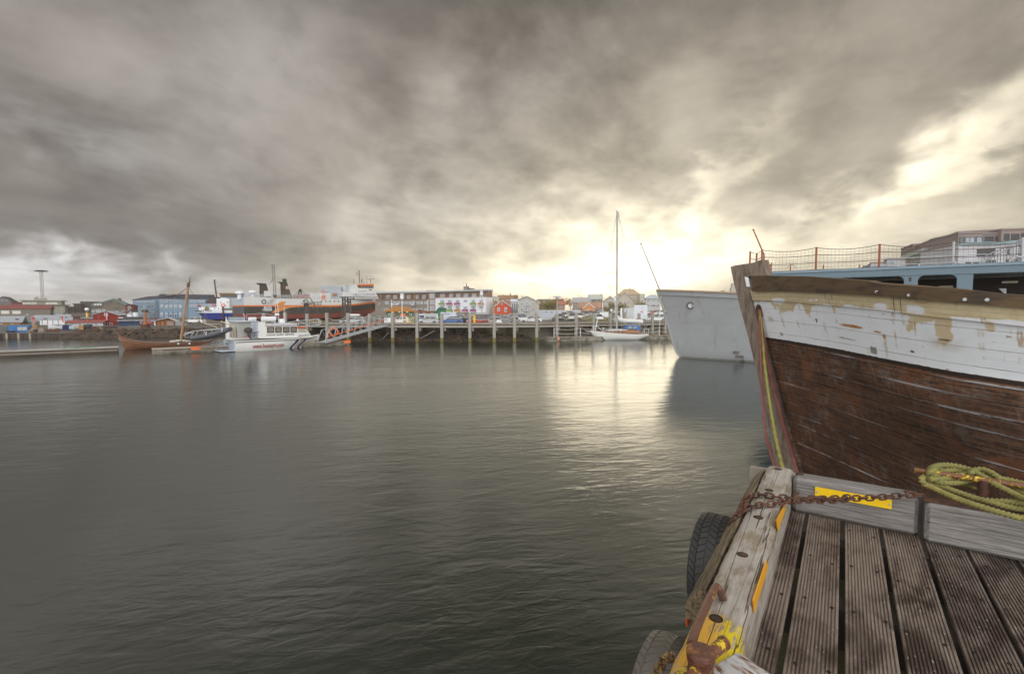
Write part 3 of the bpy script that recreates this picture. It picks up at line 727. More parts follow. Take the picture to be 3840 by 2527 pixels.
# ---- tyres hung as fenders
def tyre(name, label, lx, ly, lz, R_=0.345, wd=0.235, tint=M_black, tilt=0.0, worn=False):
    t = thing(name, label, 'tyre', wld((lx, ly, lz)), -PSI, 'old car tyres hung on the jetty side as fenders')
    prof = []
    hw = wd/2
    half = [(R_-.145, -hw*.55), (R_-.12, -hw*.82), (R_-.07, -hw*1.0), (R_-.03, -hw*.97), (R_-.010, -hw*.80), (R_, -hw*.5), (R_+.003, 0)]
    prof = half + [(r, -z) for r, z in half[-2::-1]]
    mb = MB(); M = Matrix.Rotation(math.pi/2, 4, 'Y')
    n = 64; rows = []
    for r, z in prof: rows.append([M @ Vector((r*math.cos(2*math.pi*k/n), r*math.sin(2*math.pi*k/n), z)) for k in range(n)])
    mb.grid(rows, closed=True)
    inner = [(R_-.145, -hw*.55), (R_-.10, -hw*.3), (R_-.05, -hw*.5), (R_-.04, 0), (R_-.05, hw*.5), (R_-.10, hw*.3), (R_-.145, hw*.55)]
    mb.grid([[M @ Vector((r*math.cos(2*math.pi*k/n), r*math.sin(2*math.pi*k/n), z)) for k in range(n)] for r, z in inner], closed=True)
    mb.build('carcass', tint, t, smooth=True)
    # tread blocks: chevrons
    mb = MB(); nb = 46
    for k in range(nb):
        for lane, (z0, z1, sl) in enumerate([(-.86, -.50, .5), (-.45, -.04, -.45), (.04, .45, .45), (.50, .86, -.5)]):
            a0 = 2*math.pi*(k + (lane % 2)*.5)/nb; wd_ = 2*math.pi/nb*.86; vs = []
            for (zz, s) in ((z0, -1), (z1, 1)):
                base_r = R_ + .002 if abs(zz) < .55 else R_ - .010
                for (da, rr_) in ((-.5, 1), (.5, 1)):
                    for h_ in (-.006, .0015 if worn else .007):
                        an = a0 + da*wd_ + s*sl*.09; r = base_r + h_
                        vs.append(M @ Vector((r*math.cos(an), r*math.sin(an), zz*hw)))
            mb._add(vs, [(0,1,3,2), (4,6,7,5), (0,4,5,1), (2,3,7,6), (0,2,6,4), (1,5,7,3)])
    mb.build('tread', tint, t)
    t.rotation_euler = (tilt, 0, -PSI)
    return t
M_tyre2 = mat('worn_sheen_tyre', (0.12, 0.105, 0.085), 0.5, var=0.3, vscale=6)  # rubber lightened: light reflecting off the smooth top put into the colour
tyre('tyre_fender', 'black car tyre with zigzag tread hung under the side board of the jetty', -0.735, 3.72, 3.13, tint=mat('tyre_tread', (0.035, 0.033, 0.030), .6, var=.3, vscale=8, c2=(.09, .08, .06), mixr=(.55, .75)))
tyre('tyre_fender', 'worn smooth tyre nearest the rusty bollard at the bottom of the picture', -0.70, 2.36, 3.0, R_=.33, wd=.19, tint=M_tyre2, worn=True)
M_hrust = mat('handrail_rust', (0.13, 0.058, 0.035), 0.45, 0.1, var=.4, vscale=20, bump=.004, bscale=70, c2=(.45, .24, .03), mixr=(.6, .68), spec=.6)
# ---- ladder handrail, bollard, small chain, block
mb = MB(); rail = catmull([LXp(*z4(318, 1180), -.392), LXp(*z4(350, 1080), -.397), LXp(*z4(388, 990), -.40), LXp(*z4(440, 880), -.402), LXp(*z4(466, 828), -.402)], 6) + catmull([LXp(*z4(474, 822), -.40), LXp(*z4(490, 842), -.39), GL(*z4(512, 893), KT+.01), GL(*z4(522, 912), KT-.01)], 6)
mb.tube(rail, 0.0155, 12)
lad = mb.build('handrail', M_hrust, None, smooth=True); lad.rotation_euler = (0, 0, -PSI)
tag(lad, 'bent rusty ladder handrail pipe rising from the yellow beam end', 'handrail')
mb = MB(); tg = [LXp(*z4(288, 962), -.60), LXp(*z4(316, 966), -.60), LXp(*z4(316, 1035), -.60), LXp(*z4(290, 1070), -.60)]
mb._add([Vector((p.x-.003, p.y, p.z)) for p in tg] + [Vector((p.x+.003, p.y, p.z)) for p in tg], [(0,1,2,3), (7,6,5,4), (0,4,5,1), (1,5,6,2), (2,6,7,3), (3,7,4,0)])
mb.build('reflector_strip', mat('red_orange_plastic', (0.75, 0.10, 0.02), 0.4), jetty)
bol = thing('bollard', 'rusty crossed mooring bollard with yellow pins on the beam end', 'bollard', wld((-.393, 1.60, KT)), -PSI)
mb = MB(); prof = [(0.052, -.02), (0.050, 0.0), (0.043, .03), (0.040, .07), (0.045, .10), (0.046, .118), (0.041, .125), (0.02, .123), (0.0001, .126)]
bc = GL(*z4(378, 1215), KT + .125); bol.location = wld((bc.x, bc.y, KT))
mb.lathe(prof, 22); o_ = mb.build('post', mat('wet_rust', (0.10, 0.032, 0.018), 0.36, 0.1, var=.6, vscale=22, bump=.012, bscale=45, c2=(.32, .12, .02), mixr=(.5, .62), spec=.6), bol, smooth=True)
def lp(v): return Vector((v.x - bc.x, v.y - bc.y, v.z - KT))
a = lp(LXp(*z4(440, 1125), bc.x + .035)); mb = MB(); mb.cyl((0.0, -.005, .085), (.048, .125, .095), 0.021, n=14); mb.cyl((.046, .120, .0948), (.049, .128, .0953), 0.0235, n=14); mb.build('pin', M_yrust, bol, smooth=True)
mb = MB(); mb.cyl((0.0, -.0, .075), (-.02, -.13, .06), 0.020, n=14); mb.cyl((-.019, -.125, .0605), (-.021, -.135, .0598), 0.024, n=14); mb.build('pin', M_yrust, bol, smooth=True)
mb = MB(); mb.lathe([(0.0001, .0), (0.085, .0), (0.085, .007), (0.06, .010), (0.06, .0)], 20); mb.build('base_plate', M_yrust, bol, smooth=True)
blk = MB(); blk.box(-.075, .075, -.17, .03, 0, .17, bev=.02)
bp = GL(*z4(690, 1285), KT)
o_ = blk.build('timber_block', mat('bleached_timber', (0.45, 0.44, 0.42), .8, var=.3, vscale=30, stretch=(.3, 1, 1), bump=.004, c2=(.16, .07, .03), mixr=(.52, .62)))
o_.location = wld((bp.x + .005, bp.y - .04, DZ + .11)); o_.rotation_euler = (0, 0, -PSI - .45); tag(o_, 'bleached timber block with a rusty edge beside the bollard', 'timber block')
mb = MB(); mb.tube([(-.075+.045, -.165, 0.171), (-.03, .02, .171)], .012, 6)
sc_ = chain([LXp(*z4(80, 1420), -.62), LXp(*z4(115, 1345), -.60), LXp(*z4(150, 1275), -.57), LXp(*z4(190, 1262), -.52), LXp(*z4(235, 1290), -.47)], 0.036, .0065, .030)
o_ = sc_.build('short_chain', mat('yellowed_chain', (.30, .20, .08), .5, .3, var=.4, vscale=20, c2=(.12, .06, .03), mixr=(.4, .6)), smooth=True); o_.rotation_euler = (0, 0, -PSI)
tag(o_, 'yellowed chain hanging at the side of the bollard', 'chain')
# ---- green rope coil on its bollard
rp = thing('mooring_bollard', 'rusty horizontal bollard bar behind the green rope coil', 'bollard', wld((.80, 4.22, KT)), -PSI)
mb = MB(); mb.cyl((-.365, .02, .150), (.50, .02, .150), 0.019, n=12); mb.build('bar', M_yrust, rp, smooth=True)
mb = MB(); mb.cyl((-.02, .02, .0), (-.02, .02, .15), .03, n=12); mb.build('post', M_rust, rp, smooth=True)
mb = MB(); mb.cyl((.35, .02, .0), (.35, .02, .155), .045, n=14); mb.build('post', M_rust, rp, smooth=True)
mb = MB(); mb.lathe([(0.001, .17), (.07, .172), (.075, .166), (.07, .155), (.04, .15)], 20, Matrix.Translation((.30, .10, .0))); mb.build('cap', M_yellow, rp, smooth=True)
mb = MB(); mb.box(-.33, .6, -.16, .06, 0.0, .010, bev=.003); mb.build('base_plate', M_rust, rp)
M_grope = mat('green_rope', (0.20, 0.185, 0.06), 0.9, var=0.3, vscale=9, bump=.002, bscale=180, c2=(0.38, 0.29, 0.09), mixr=(0.5, 0.72))
coil = MB()
strands = [
 # (list of (x,y) in zoom6 pixels, z)
 [(1890, 845, 3.79), (1700, 805, 3.80), (1450, 735, 3.81), (1150, 640, 3.82), (900, 545, 3.83), (680, 445, 3.84), (570, 385, 3.86), (542, 330, 3.88), (575, 300, 3.89)],
 [(1890, 730, 3.80), (1700, 700, 3.81), (1500, 650, 3.82), (1250, 585, 3.82), (1000, 500, 3.83), (800, 430, 3.84), (660, 390, 3.85), (600, 350, 3.865), (640, 318, 3.885), (760, 270, 3.905), (860, 225, 3.92), (1050, 225, 3.92), (1250, 265, 3.91), (1500, 340, 3.90), (1700, 400, 3.89), (1890, 480, 3.88)],
 [(1890, 650, 3.83), (1700, 630, 3.83), (1480, 620, 3.82), (1300, 600, 3.82)],
 [(1890, 600, 3.87), (1700, 500, 3.88), (1500, 400, 3.90), (1350, 310, 3.92), (1200, 225, 3.935), (1060, 180, 3.945), (900, 152, 3.95), (780, 152, 3.95), (700, 175, 3.945), (640, 212, 3.93)],
 [(640, 250, 3.93), (700, 205, 3.935), (790, 215, 3.93), (800, 240, 3.925)],
 [(640, 330, 3.89), (760, 330, 3.89), (950, 320, 3.89), (1200, 330, 3.89), (1400, 350, 3.89), (1600, 400, 3.88), (1890, 540, 3.86)],
 [(700, 360, 3.87), (850, 380, 3.87), (1000, 380, 3.87), (1150, 350, 3.88), (1280, 300, 3.89), (1320, 250, 3.90)],
 [(1180, 260, 3.93), (1230, 215, 3.94), (1330, 210, 3.945), (1460, 255, 3.94), (1560, 320, 3.92), (1700, 350, 3.91), (1890, 400, 3.90)],
 [(860, 270, 3.91), (1000, 290, 3.905), (1150, 265, 3.91), (1300, 285, 3.91), (1450, 330, 3.90), (1650, 385, 3.895), (1890, 430, 3.89)],
 [(1080, 405, 3.83), (1180, 430, 3.83), (1260, 465, 3.83), (1340, 490, 3.83)],
]
for i, s in enumerate(strands):
    if s[0][0] > 1880:
        (x0, y0, zz) = s[0]; (x1, y1, _) = s[1]; k = 1.6; s = [(x0 + (x0-x1)*k, y0 + (y0-y1)*k, zz)] + s
    if s[-1][0] > 1880:
        (x0, y0, zz) = s[-1]; (x1, y1, _) = s[-2]; k = 1.6; s = s + [(x0 + (x0-x1)*k, y0 + (y0-y1)*k, zz)]
    pts = catmull([G(*z6(x, y), z) for x, y, z in s], 16)
    coil.tube(pts, 0.0165 if i != 9 else .011, 12, lobes=3, twist=95, amp=.30)
tag(coil.build('rope_coil', M_grope, smooth=True, sharp=60), 'green yellow twisted rope coiled over the rusty bollard on the kerb', 'rope')
# ---------------------------------------------------------------- old wooden fishing boat, bow on the right
def _oldhull(t):
    uv = t.node('ShaderNodeUVMap').outputs[0]; u, v, _z = t.sep(uv)      # u metres along, v rows 0..6
    tc = t.node('ShaderNodeTexCoord'); ob = tc.outputs['Object']
    ragged = t.noise(t.comb(t.m('MULTIPLY', u, 2.4), t.m('MULTIPLY', v, 0.9), 0), 1.0, 5, 0.55, 0.2)
    patch = t.noise(t.comb(t.m('MULTIPLY', u, 1.1), t.m('MULTIPLY', v, 1.5), 4.0), 1.0, 3, 0.5, 0.6)
    white = t.mix(t.noise(ob, 2.0, 4, 0.6), (0.72, 0.74, 0.77), (0.86, 0.88, 0.90))
    cream = t.mix(t.noise(ob, 7.0, 5, 0.65), (0.46, 0.35, 0.19), (0.76, 0.66, 0.44))
    rb = t.m('ADD', v, t.m('ADD', t.m('MULTIPLY', t.m('SUBTRACT', ragged, 0.5), 1.0), t.m('MULTIPLY', t.m('SUBTRACT', patch, 0.5), 1.6)))
    patchy = t.ramp(patch, 0.60, 0.62)
    creamk = t.m('SUBTRACT', 1.0, t.ramp(t.m('ADD', rb, t.m('MULTIPLY', patchy, -0.0)), 2.93, 3.0))
    c = t.mix(creamk, white, cream)
    # dirt, rust streaks
    rs = t.noise(t.comb(t.m('MULTIPLY', u, 9.0), t.m('MULTIPLY', v, 0.8), 2.0), 1.0, 4, 0.6, 0.1)
    rs2 = t.noise(t.comb(t.m('MULTIPLY', u, 1.2), t.m('MULTIPLY', v, 3.0), 9.0), 1.0, 4, 0.6, 0.3)
    c = t.mix(t.m('MULTIPLY', t.m('MULTIPLY', t.ramp(rs, 0.56, 0.68), t.ramp(rs2, 0.46, 0.60)), 0.85), c, (0.42, 0.27, 0.10))
    ch = t.noise(t.comb(t.m('MULTIPLY', u, 6.0), t.m('MULTIPLY', v, 14.0), 1.0), 1.0, 4, 0.65, 0.3)
    c = t.mix(t.m('MULTIPLY', t.ramp(ch, 0.655, 0.70), 0.85), c, (0.34, 0.15, 0.05))
    # plank seams in the white band (3 planks per row)
    sw = t.m('ABSOLUTE', t.m('SUBTRACT', t.m('FRACT', t.m('ADD', t.m('MULTIPLY', v, 3.0), t.m('MULTIPLY', t.noise(t.comb(u, 0, 0), .8, 1), .06))), 0.5))
    seam = t.m('SUBTRACT', 1.0, t.ramp(sw, 0.0, 0.022))
    vis = t.ramp(t.noise(t.comb(t.m('MULTIPLY', u, 1.6), v, 3.0), 1.0, 3, 0.6), 0.42, 0.6)
    c = t.mix(t.m('MULTIPLY', t.m('MULTIPLY', seam, vis), 0.75), c, (0.15, 0.11, 0.07))
    wob = t.m('MULTIPLY', t.m('SUBTRACT', t.noise(t.comb(t.m('MULTIPLY', u, 9.0), t.m('MULTIPLY', v, 7.0), 0), 1.0, 4, 0.65), 0.5), 1.1)
    for (u0, v0, su, sv, cc, soft, am) in MARKS:
        a_ = t.m('DIVIDE', t.m('SUBTRACT', u, u0), su); b_ = t.m('DIVIDE', t.m('SUBTRACT', v, v0), sv)
        d_ = t.m('ADD', t.m('POWER', t.m('ADD', t.m('POWER', t.m('ABSOLUTE', a_), 3.0), t.m('POWER', t.m('ABSOLUTE', b_), 3.0)), .333), wob)
        c = t.mix(t.m('MULTIPLY', t.m('SUBTRACT', 1.0, t.ramp(d_, soft, 1.0)), am), c, cc)
    # bare brown timber below the white band
    g = t.noise(t.comb(t.m('MULTIPLY', u, 1.6), t.m('MULTIPLY', v, 34.0), 0), 1.0, 6, 0.7, 0.3)
    g2 = t.noise(ob, 1.6, 6, 0.68, 0.4); g3 = t.noise(ob, 14.0, 5, 0.7)
    br = t.mix(t.ramp(t.m('ADD', t.m('ADD', t.m('MULTIPLY', g, .55), t.m('MULTIPLY', g3, .35)), t.m('MULTIPLY', t.noise(t.comb(t.m('FLOOR', t.m('MULTIPLY', v, 5.0)), t.m('MULTIPLY', u, .15), 7.0), 1.7, 1), .12)), 0.38, 0.64), (0.018, 0.010, 0.007), (0.20, 0.095, 0.05))
    br = t.mix(t.ramp(g2, 0.50, 0.66), br, t.mix(g3, (0.12, 0.036, 0.014), (0.24, 0.095, 0.038)))
    br = t.mix(t.m('MULTIPLY', t.ramp(t.noise(ob, 3.3, 6, 0.7, 0.3), 0.53, 0.66), .6), br, (0.17, 0.15, 0.135))
    lowv = t.m('MULTIPLY', t.m('SUBTRACT', v, 4.0), 5.0)
    sw2 = t.m('ABSOLUTE', t.m('SUBTRACT', t.m('FRACT', lowv), 0.5)); seam2 = t.m('SUBTRACT', 1.0, t.ramp(sw2, 0.0, 0.035))
    scr = t.noise(t.comb(t.m('MULTIPLY', u, 1.6), t.m('MULTIPLY', v, 12.0), 6.0), 1.0, 6, 0.75, 0.3)
    sel = t.ramp(t.noise(t.comb(t.m('MULTIPLY', u, .25), t.m('FLOOR', t.m('ADD', lowv, .5)), 6.0), 1.0, 1, 0.5), .48, .60)
    near = t.m('SUBTRACT', 1.0, t.ramp(t.m('ABSOLUTE', t.m('SUBTRACT', t.m('FRACT', lowv), 0.44)), 0.02, 0.16))
    br = t.mix(t.m('MULTIPLY', t.m('MULTIPLY', near, sel), t.ramp(scr, 0.44, 0.50)), br, t.mix(g3, (0.34, 0.30, 0.27), (0.62, 0.60, 0.60)))
    vs_ = t.noise(t.comb(t.m('MULTIPLY', u, 7.0), t.m('MULTIPLY', v, 1.3), 3.0), 1.0, 5, 0.7, 0.3)
    br = t.mix(t.m('MULTIPLY', t.ramp(vs_, 0.54, 0.72), 0.55), br, (0.25, 0.185, 0.14))
    br = t.mix(t.m('MULTIPLY', t.ramp(t.noise(ob, 0.7, 3, 0.5), 0.40, 0.62), 0.5), br, (0.030, 0.016, 0.010))
    br = t.mix(t.m('MULTIPLY', seam2, 0.9), br, (0.012, 0.008, 0.006))
    bedge = t.m('ADD', v, t.m('MULTIPLY', t.m('SUBTRACT', t.noise(t.comb(t.m('MULTIPLY', u, 7.0), 0, 0), 1.0, 5, .7), 0.5), 0.05))
    c = t.mix(t.ramp(bedge, 3.985, 4.0, False), c, br)
    c = t.mix(t.m('MULTIPLY', t.ramp(bedge, 3.975, 3.985), t.m('SUBTRACT', 1.0, t.ramp(bedge, 4.04, 4.055))), c, (0.03, 0.018, 0.012))
    hgt = t.m('SUBTRACT', t.m('MULTIPLY', g, 0.4), t.m('ADD', t.m('MULTIPLY', seam2, t.ramp(v, 3.99, 4.0)), t.m('MULTIPLY', seam, .5)))
    b = t.node('ShaderNodeBump', {'Strength': 1.0, 'Distance': 0.02, 'Height': hgt})
    return {'Base Color': c, 'Roughness': t.m('ADD', 0.5, t.m('MULTIPLY', g3, 0.3)), 'Normal': b.outputs[0], 'Specular IOR Level': 0.4}
M_railw = mat('brown_rail_timber', (0.13, 0.085, 0.045), 0.75, var=0.3, vscale=2.5, stretch=(1, 1, 5), bump=.01, bscale=12, c2=(0.07, 0.05, 0.035), mixr=(.45, .65))
M_stem = mat('grey_stem_timber', (0.20, 0.155, 0.12), 0.85, var=0.4, vscale=3.5, stretch=(4, 4, .8), bump=.02, bscale=9, c2=(0.12, 0.085, 0.06), mixr=(.45, .65))
z1 = lambda x, y: (2700 + x*.5108, 800 + y*.5108)
ROWS = [  # pixel polylines, stem to right edge
 [(2797,1037),(2880,1034),(3027,1036.5),(3149,1045),(3277,1054),(3284,1056),(3298,1064),(3568,1081),(3840,1108)],
 [(2802,1078),(2930,1076),(3149,1083.5),(3415,1100),(3620,1115),(3840,1137)],
 [(2806,1092),(2930,1090),(3149,1099),(3287,1106),(3466,1122),(3645,1135),(3840,1151)],
 [(2818,1135),(2955,1136),(3109,1145),(3287,1164),(3517,1186),(3840,1216)],
 [(2866,1266),(2955,1279),(3139,1311),(3338,1352),(3568,1395),(3840,1436)],
]
STEMX = [2797, 2802, 2806, 2818, 2866]
AX = Vector((.574, -.819, 0)); _s0 = P(2797, 1037, 13.0)
def ax_y(px):
    a = (px-1920)/f; t = (a*_s0.y - _s0.x)/(AX.x - a*AX.y); return _s0.y + AX.y*t
STEMY = [ax_y(x) for x in STEMX]
YR = [6.2, 6.2, 6.2, 6.22, 6.45]
# lower rows: turn of the bilge down to the keel line; pixel y at stem px, and at the right edge
def hull_pt(row, t):
    """t in 0..1 from stem to the right picture edge, >1 beyond (plan only)"""
    tt = min(t, 1.0)
    if row <= 4:
        px = lerp(STEMX[row], 3840, tt); py = interp(ROWS[row], px); ys, yr = STEMY[row], YR[row]
    a = (px - 1920) / f; a0 = (STEMX[row] - 1920) / f; a1 = 1920 / f
    X0, X1 = a0*ys, a1*yr
    # straight chord in plan, then a convex bulge
    m = (X1 - X0) / (yr - ys); Y = (X0 - m*ys) / (a - m)
    Y -= 0.55 * math.sin(math.pi * tt) * (1 - .35*tt)
    p = P(px, py, Y)
    if t > 1: p = p + Vector((.50, -.80, 0)) * (t-1)*6 + Vector((.35, 0, 0)) * ((t-1)*3)**2 + Vector((0, 0, -.15*(t-1)))
    return p
AX = Vector((.574, -.819, 0))
STEM_TOP = P(2797, 1037, 13.0)
def low_pt(row, t):
    """rows 5..8 below the white band"""
    k = (row - 4) / 4.0                       # 0 at band, 1 at z=-0.6
    p = hull_pt(4, t); zb = p.z; z = lerp(zb, -0.6, k)
    s0 = hull_pt(4, 0)                        # stem rakes aft going down
    b = P(2992, 1775, ax_y(2992)); kz = (zb - z) / (s0.z - b.z)
    stem_here = s0.lerp(b, kz)
    # centreline point abreast of p
    d = (p - s0).dot(AX); foot = s0 + AX*d
    half = (p - foot).length
    foot_low = Vector((stem_here.x, stem_here.y, 0)) + AX*max(0, d) ; foot_low.z = 0
    out = (p - foot); out.z = 0
    if half > 1e-4: out = out / half
    w_ = half * (1 - 0.62 * k**1.6 * (1 - .55*min(1, t/1.3)))
    q = foot_low + out*w_; q.z = z
    return q
NT_ = 60; ts = [i/40*1.0 for i in range(NT_+1)]
mb = MB(); rows = []; uv = []
levels = [2, 2.5, 3, 3.25, 3.5, 3.75, 4] + [4 + i*.25 for i in range(1, 17)]
def surf(v, t):
    if v <= 4:
        i = min(3, int(v)); return hull_pt(i, t).lerp(hull_pt(i+1, t), v - i)
    return low_pt(v, t)
for v in levels:
    r = []; L = 0; last = None
    for t in ts:
        p = surf(v, t)
        base_ = surf(4, t)
        if last is not None: L += (base_ - last).length
        last = base_; r.append(p); uv.append((L, v))
    rows.append(r)
mb.grid(rows); mb.uv = uv
def uv_of(px, py):
    v = 3 + (py - interp(ROWS[3], px))/(interp(ROWS[4], px) - interp(ROWS[3], px)) if py > interp(ROWS[3], px) else 2 + (py - interp(ROWS[2], px))/(interp(ROWS[3], px) - interp(ROWS[2], px))
    t_ = (px - lerp(STEMX[3], STEMX[4], max(0, v-3)))/(3840 - lerp(STEMX[3], STEMX[4], max(0, v-3))); L = 0; last = surf(4, 0)
    for i in range(1, int(max(0, t_)*40)+1): p = surf(4, i/40); L += (p-last).length; last = p
    return L, v
_RU, _DK, _CR, _WH, _DR = (.42, .17, .03), (.05, .035, .025), (.60, .47, .27), (.80, .82, .85), (.40, .29, .13)
MARKS = []
for px, py, su, sv, cc, soft, am in [(3195, 1222, .34, .045, _RU, .5, .9), (3235, 1228, .2, .04, _RU, .4, .8), (3302, 1245, .12, .03, _RU, .4, .9), (3325, 1262, .05, .06, _RU, .3, .9), (3335, 1300, .05, .30, _DR, .1, .55), (3457, 1136, .12, .05, _RU, .4, .9),
    (3545, 1222, .13, .36, _CR, .8, .9), (3142, 1160, .06, .12, _CR, .5, .9), (3733, 1224, .07, .12, _CR, .5, .9), (3320, 1152, .16, .30, _WH, .7, .95), (3452, 1163, .17, .32, _WH, .7, .95), (2935, 1128, .30, .24, _WH, .7, .95), (3190, 1148, .08, .14, _WH, .6, .9),
    (3123, 1112, .013, .40, _DK, .3, .7), (3129, 1115, .012, .45, _DK, .3, .7), (3142, 1110, .012, .3, _DK, .3, .6), (3367, 1145, .014, .75, _DK, .3, .75), (3375, 1140, .012, .5, _DK, .3, .7), (3388, 1147, .014, .7, _DK, .3, .7), (3405, 1130, .012, .3, _DK, .3, .6),
    (3085, 1200, .045, .035, _DK, .5, .9), (3066, 1205, .03, .03, _DK, .5, .9), (3100, 1225, .07, .18, _DR, .1, .35), (3440, 1320, .05, .03, _DK, .5, .9), (3285, 1314, .10, .10, (.22, .20, .18), .6, .9), (3555, 1290, .35, .16, _DR, .1, .35), (3545, 1273, .12, .02, _DK, .4, .8), (2900, 1195, .20, .10, _DR, .1, .5), (2955, 1255, .10, .06, (.25, .18, .06), .4, .7), (3180, 1270, .35, .03, (.3, .25, .18), .3, .6), (3600, 1400, .3, .02, _DK, .4, .7)]:
    u_, v_ = uv_of(px, py); MARKS.append((u_, v_, su, sv, cc, soft, am))
M_oldhull = custom('peeling_boat_hull', _oldhull)
boat = thing('wooden_fishing_boat', 'old wooden fishing boat with peeling white band over brown planks beside the jetty', 'fishing boat', (0, 0, 0))
mb.build('hull_side', M_oldhull, boat, smooth=True, sharp=80, label='port bow side facing the jetty, peeling white and cream paint over brown planks')
# the far side, mirrored over the centreline
def mirror(p):
    s0 = Vector((STEM_TOP.x, STEM_TOP.y, 0)); q = Vector((p.x, p.y, 0)) - s0; d = q.dot(AX); foot = AX*d; r_ = s0 + foot*2 - q
    return Vector((r_.x, r_.y, p.z))
m2 = MB(); m2.grid([[mirror(p) for p in r] for r in rows]); m2.uv = uv
m2.build('hull_side', M_oldhull, boat, smooth=True, sharp=80)
# rails: upper thick cap and lower rubbing strake, both sides
def strake(v0, v1, out, inn, fn, name, mtl, t0=0.012, t1=1.5, top_t=None):
    mb = MB(); rws = []
    for t in ts:
        if t < t0 or t > t1: continue
        a, b = surf(v0, t), surf(v1, t)
        n = (surf(v0, min(1.5, t+.02)) - surf(v0, max(0, t-.02))).cross(Vector((0, 0, 1))); n.z = 0; n.normalize()
        if n.y > 0: n = -n     # outward: towards the viewer
        if n.dot(Vector((-1, -.2, 0))) < 0: n = -n
        rws.append([fn(q) for q in (a + n*out, b + n*out, b - n*inn, a - n*inn)])
    mb.grid(rws, closed=True); mb.face(rws[0]); mb.face(rws[-1]); mb.build(name, mtl, boat, smooth=True, sharp=35)
ident = lambda p: p
for fn in (ident, mirror):
    strake(0, 1.02, .05, .10, fn, 'bulwark_rail', M_railw)
    strake(1.0, 2.05, .075, .02, fn, 'rubbing_strake', M_railw)
# deck and inner bulwark
mb = MB(); rws = []
for t in ts: 
    p = surf(2, t) - Vector((0, 0, .25)); rws.append([p, (p + mirror(p))/2 + Vector((0, 0, .1)), mirror(p)])
mb.grid(rws); mb.build('deck', M_wood, boat)
# bolts on the strake, cloth patch
mb = MB()
for x, y in [(883,566),(1149,577),(1386,601),(1796,633),(1960,635)]:
    px, py = z1(x, y); t = (px - 2804) / (3840 - 2804); p = surf(1.55, t); d = (ray(px, py)); q = P(px, py, p.y - .085)
    M = Matrix.Translation(q) @ Vector((-d.x, -d.y, 0)).to_track_quat('Z', 'Y').to_matrix().to_4x4()
    mb.lathe([(.001, .012), (.012, .012), (.013, .004), (.022, .004), (.024, 0), (.024, -.06)], 14, M)
mb.build('rail_bolt', M_steel, boat)
# stem post: outline in the centre plane, given real thickness
out = [(2738,1001),(2752,996),(2790,990),(2828,984),(2846,976),(2864,974),(2868,992),(2874,1015),(2880,1034),(2800,1038),(2806,1092),(2820,1135),(2843,1209),(2870,1285),(2891,1377),(2912,1459),(2943,1600),(2992,1775),
       (3010,1850),(2935,1850),(2908,1760),(2881,1600),(2860,1490),(2835,1388),(2804,1260),(2776,1158),(2752,1065)]
side = Vector((AX.y, -AX.x, 0)); side = side if side.x < 0 else -side      # towards the viewer's left
def onplane(px, py):
    # the stem's side face: plane through STEM_TOP containing AX and Z, shifted outwards
    s0 = Vector((STEM_TOP.x, STEM_TOP.y, 0)) + side*.14; r = ray(px, py)
    # solve (r*t - s0).side = 0 in plan
    t = s0.dot(side) / (r.x*side.x + r.y*side.y); return Vector((r.x*t, r.y*t, H + r.z*t))
fr = [onplane(*p) for p in out]; bk = [p - side*.26 for p in fr]
print('stem z', fr[0], fr[17], fr[18])
n = len(out); mb = MB(); mb._add(fr + bk, [tuple(range(n)), tuple(range(2*n-1, n-1, -1))] + [(i, (i+1) % n, n+(i+1) % n, n+i) for i in range(n)])
mb.build('stem_post', M_stem, boat, bevel=.012)
mb = MB(); wp = [onplane(*q) - side*(-.012) for q in [(2793,1038),(2806,1040),(2812,1076),(2800,1074)]]
mb._add(wp + [p - side*.03 for p in wp], [(0,1,2,3), (7,6,5,4), (0,4,5,1), (1,5,6,2), (2,6,7,3), (3,7,4,0)]); mb.build('paint_patch', M_white, boat)
# hawse hole
hc = (2847, 1168); t_h = (hc[0] - 2830) / 1010; ph = surf(3.25, max(t_h, .02)); q0 = P(*hc, ph.y)
ring = [P(hc[0] + 9*math.cos(a)*1.0 + 4*math.sin(a), hc[1] + 24*math.sin(a), ph.y - .10) for a in [2*math.pi*i/24 for i in range(24)]]
mb = MB(); mb.tube(ring, .022, 8, closed=True); mb.cur = 1; mb.face(ring)
mb.build('hawse_hole', [M_rust, M_dark], boat, smooth=True)
# mooring ropes from the hawse hole down to the jetty
def rope(name, label, pts, r, m, tw=60):
    mb = MB(); mb.tube(catmull(pts, 14), r, 10, lobes=3, twist=tw, amp=.3); tag(mb.build(name, m, smooth=True, sharp=60), label, 'rope')
M_pink = mat('faded_red_rope', (0.24, 0.085, 0.07), 0.85, var=0.2, vscale=10)
M_yrope = mat('yellow_green_rope', (0.32, 0.30, 0.08), 0.85, var=0.2, vscale=10)
yh = ph.y - .12
rope('mooring_rope', 'faded red rope hanging furthest left of the stem', [P(2848,1180,yh), P(2850,1250,yh-.1), P(2855,1400,yh-.4), P(2868,1600,yh-1.1), P(2885,1680,yh-1.6), P(2908,1762,yh-2.6), P(2925,1820,yh-3.3)], .030, M_pink, 38)
rope('mooring_rope', 'yellow green rope between the two red ropes at the stem', [P(2848,1165,yh), P(2858,1270,yh-.1), P(2872,1400,yh-.4), P(2895,1560,yh-1.0), P(2918,1680,yh-1.8), P(2938,1765,yh-2.6), P(2952,1820,yh-3.2)], .035, M_yrope, 38)
rope('mooring_rope', 'faded red rope lying against the brown planks right of the yellow rope', [P(2846,1160,yh), P(2862,1260,yh-.05), P(2882,1370,yh-.15), P(2912,1500,yh-.35), P(2945,1620,yh-.6), P(2980,1735,yh-.9), P(3000,1800,yh-1.1)], .037, M_pink, 38)
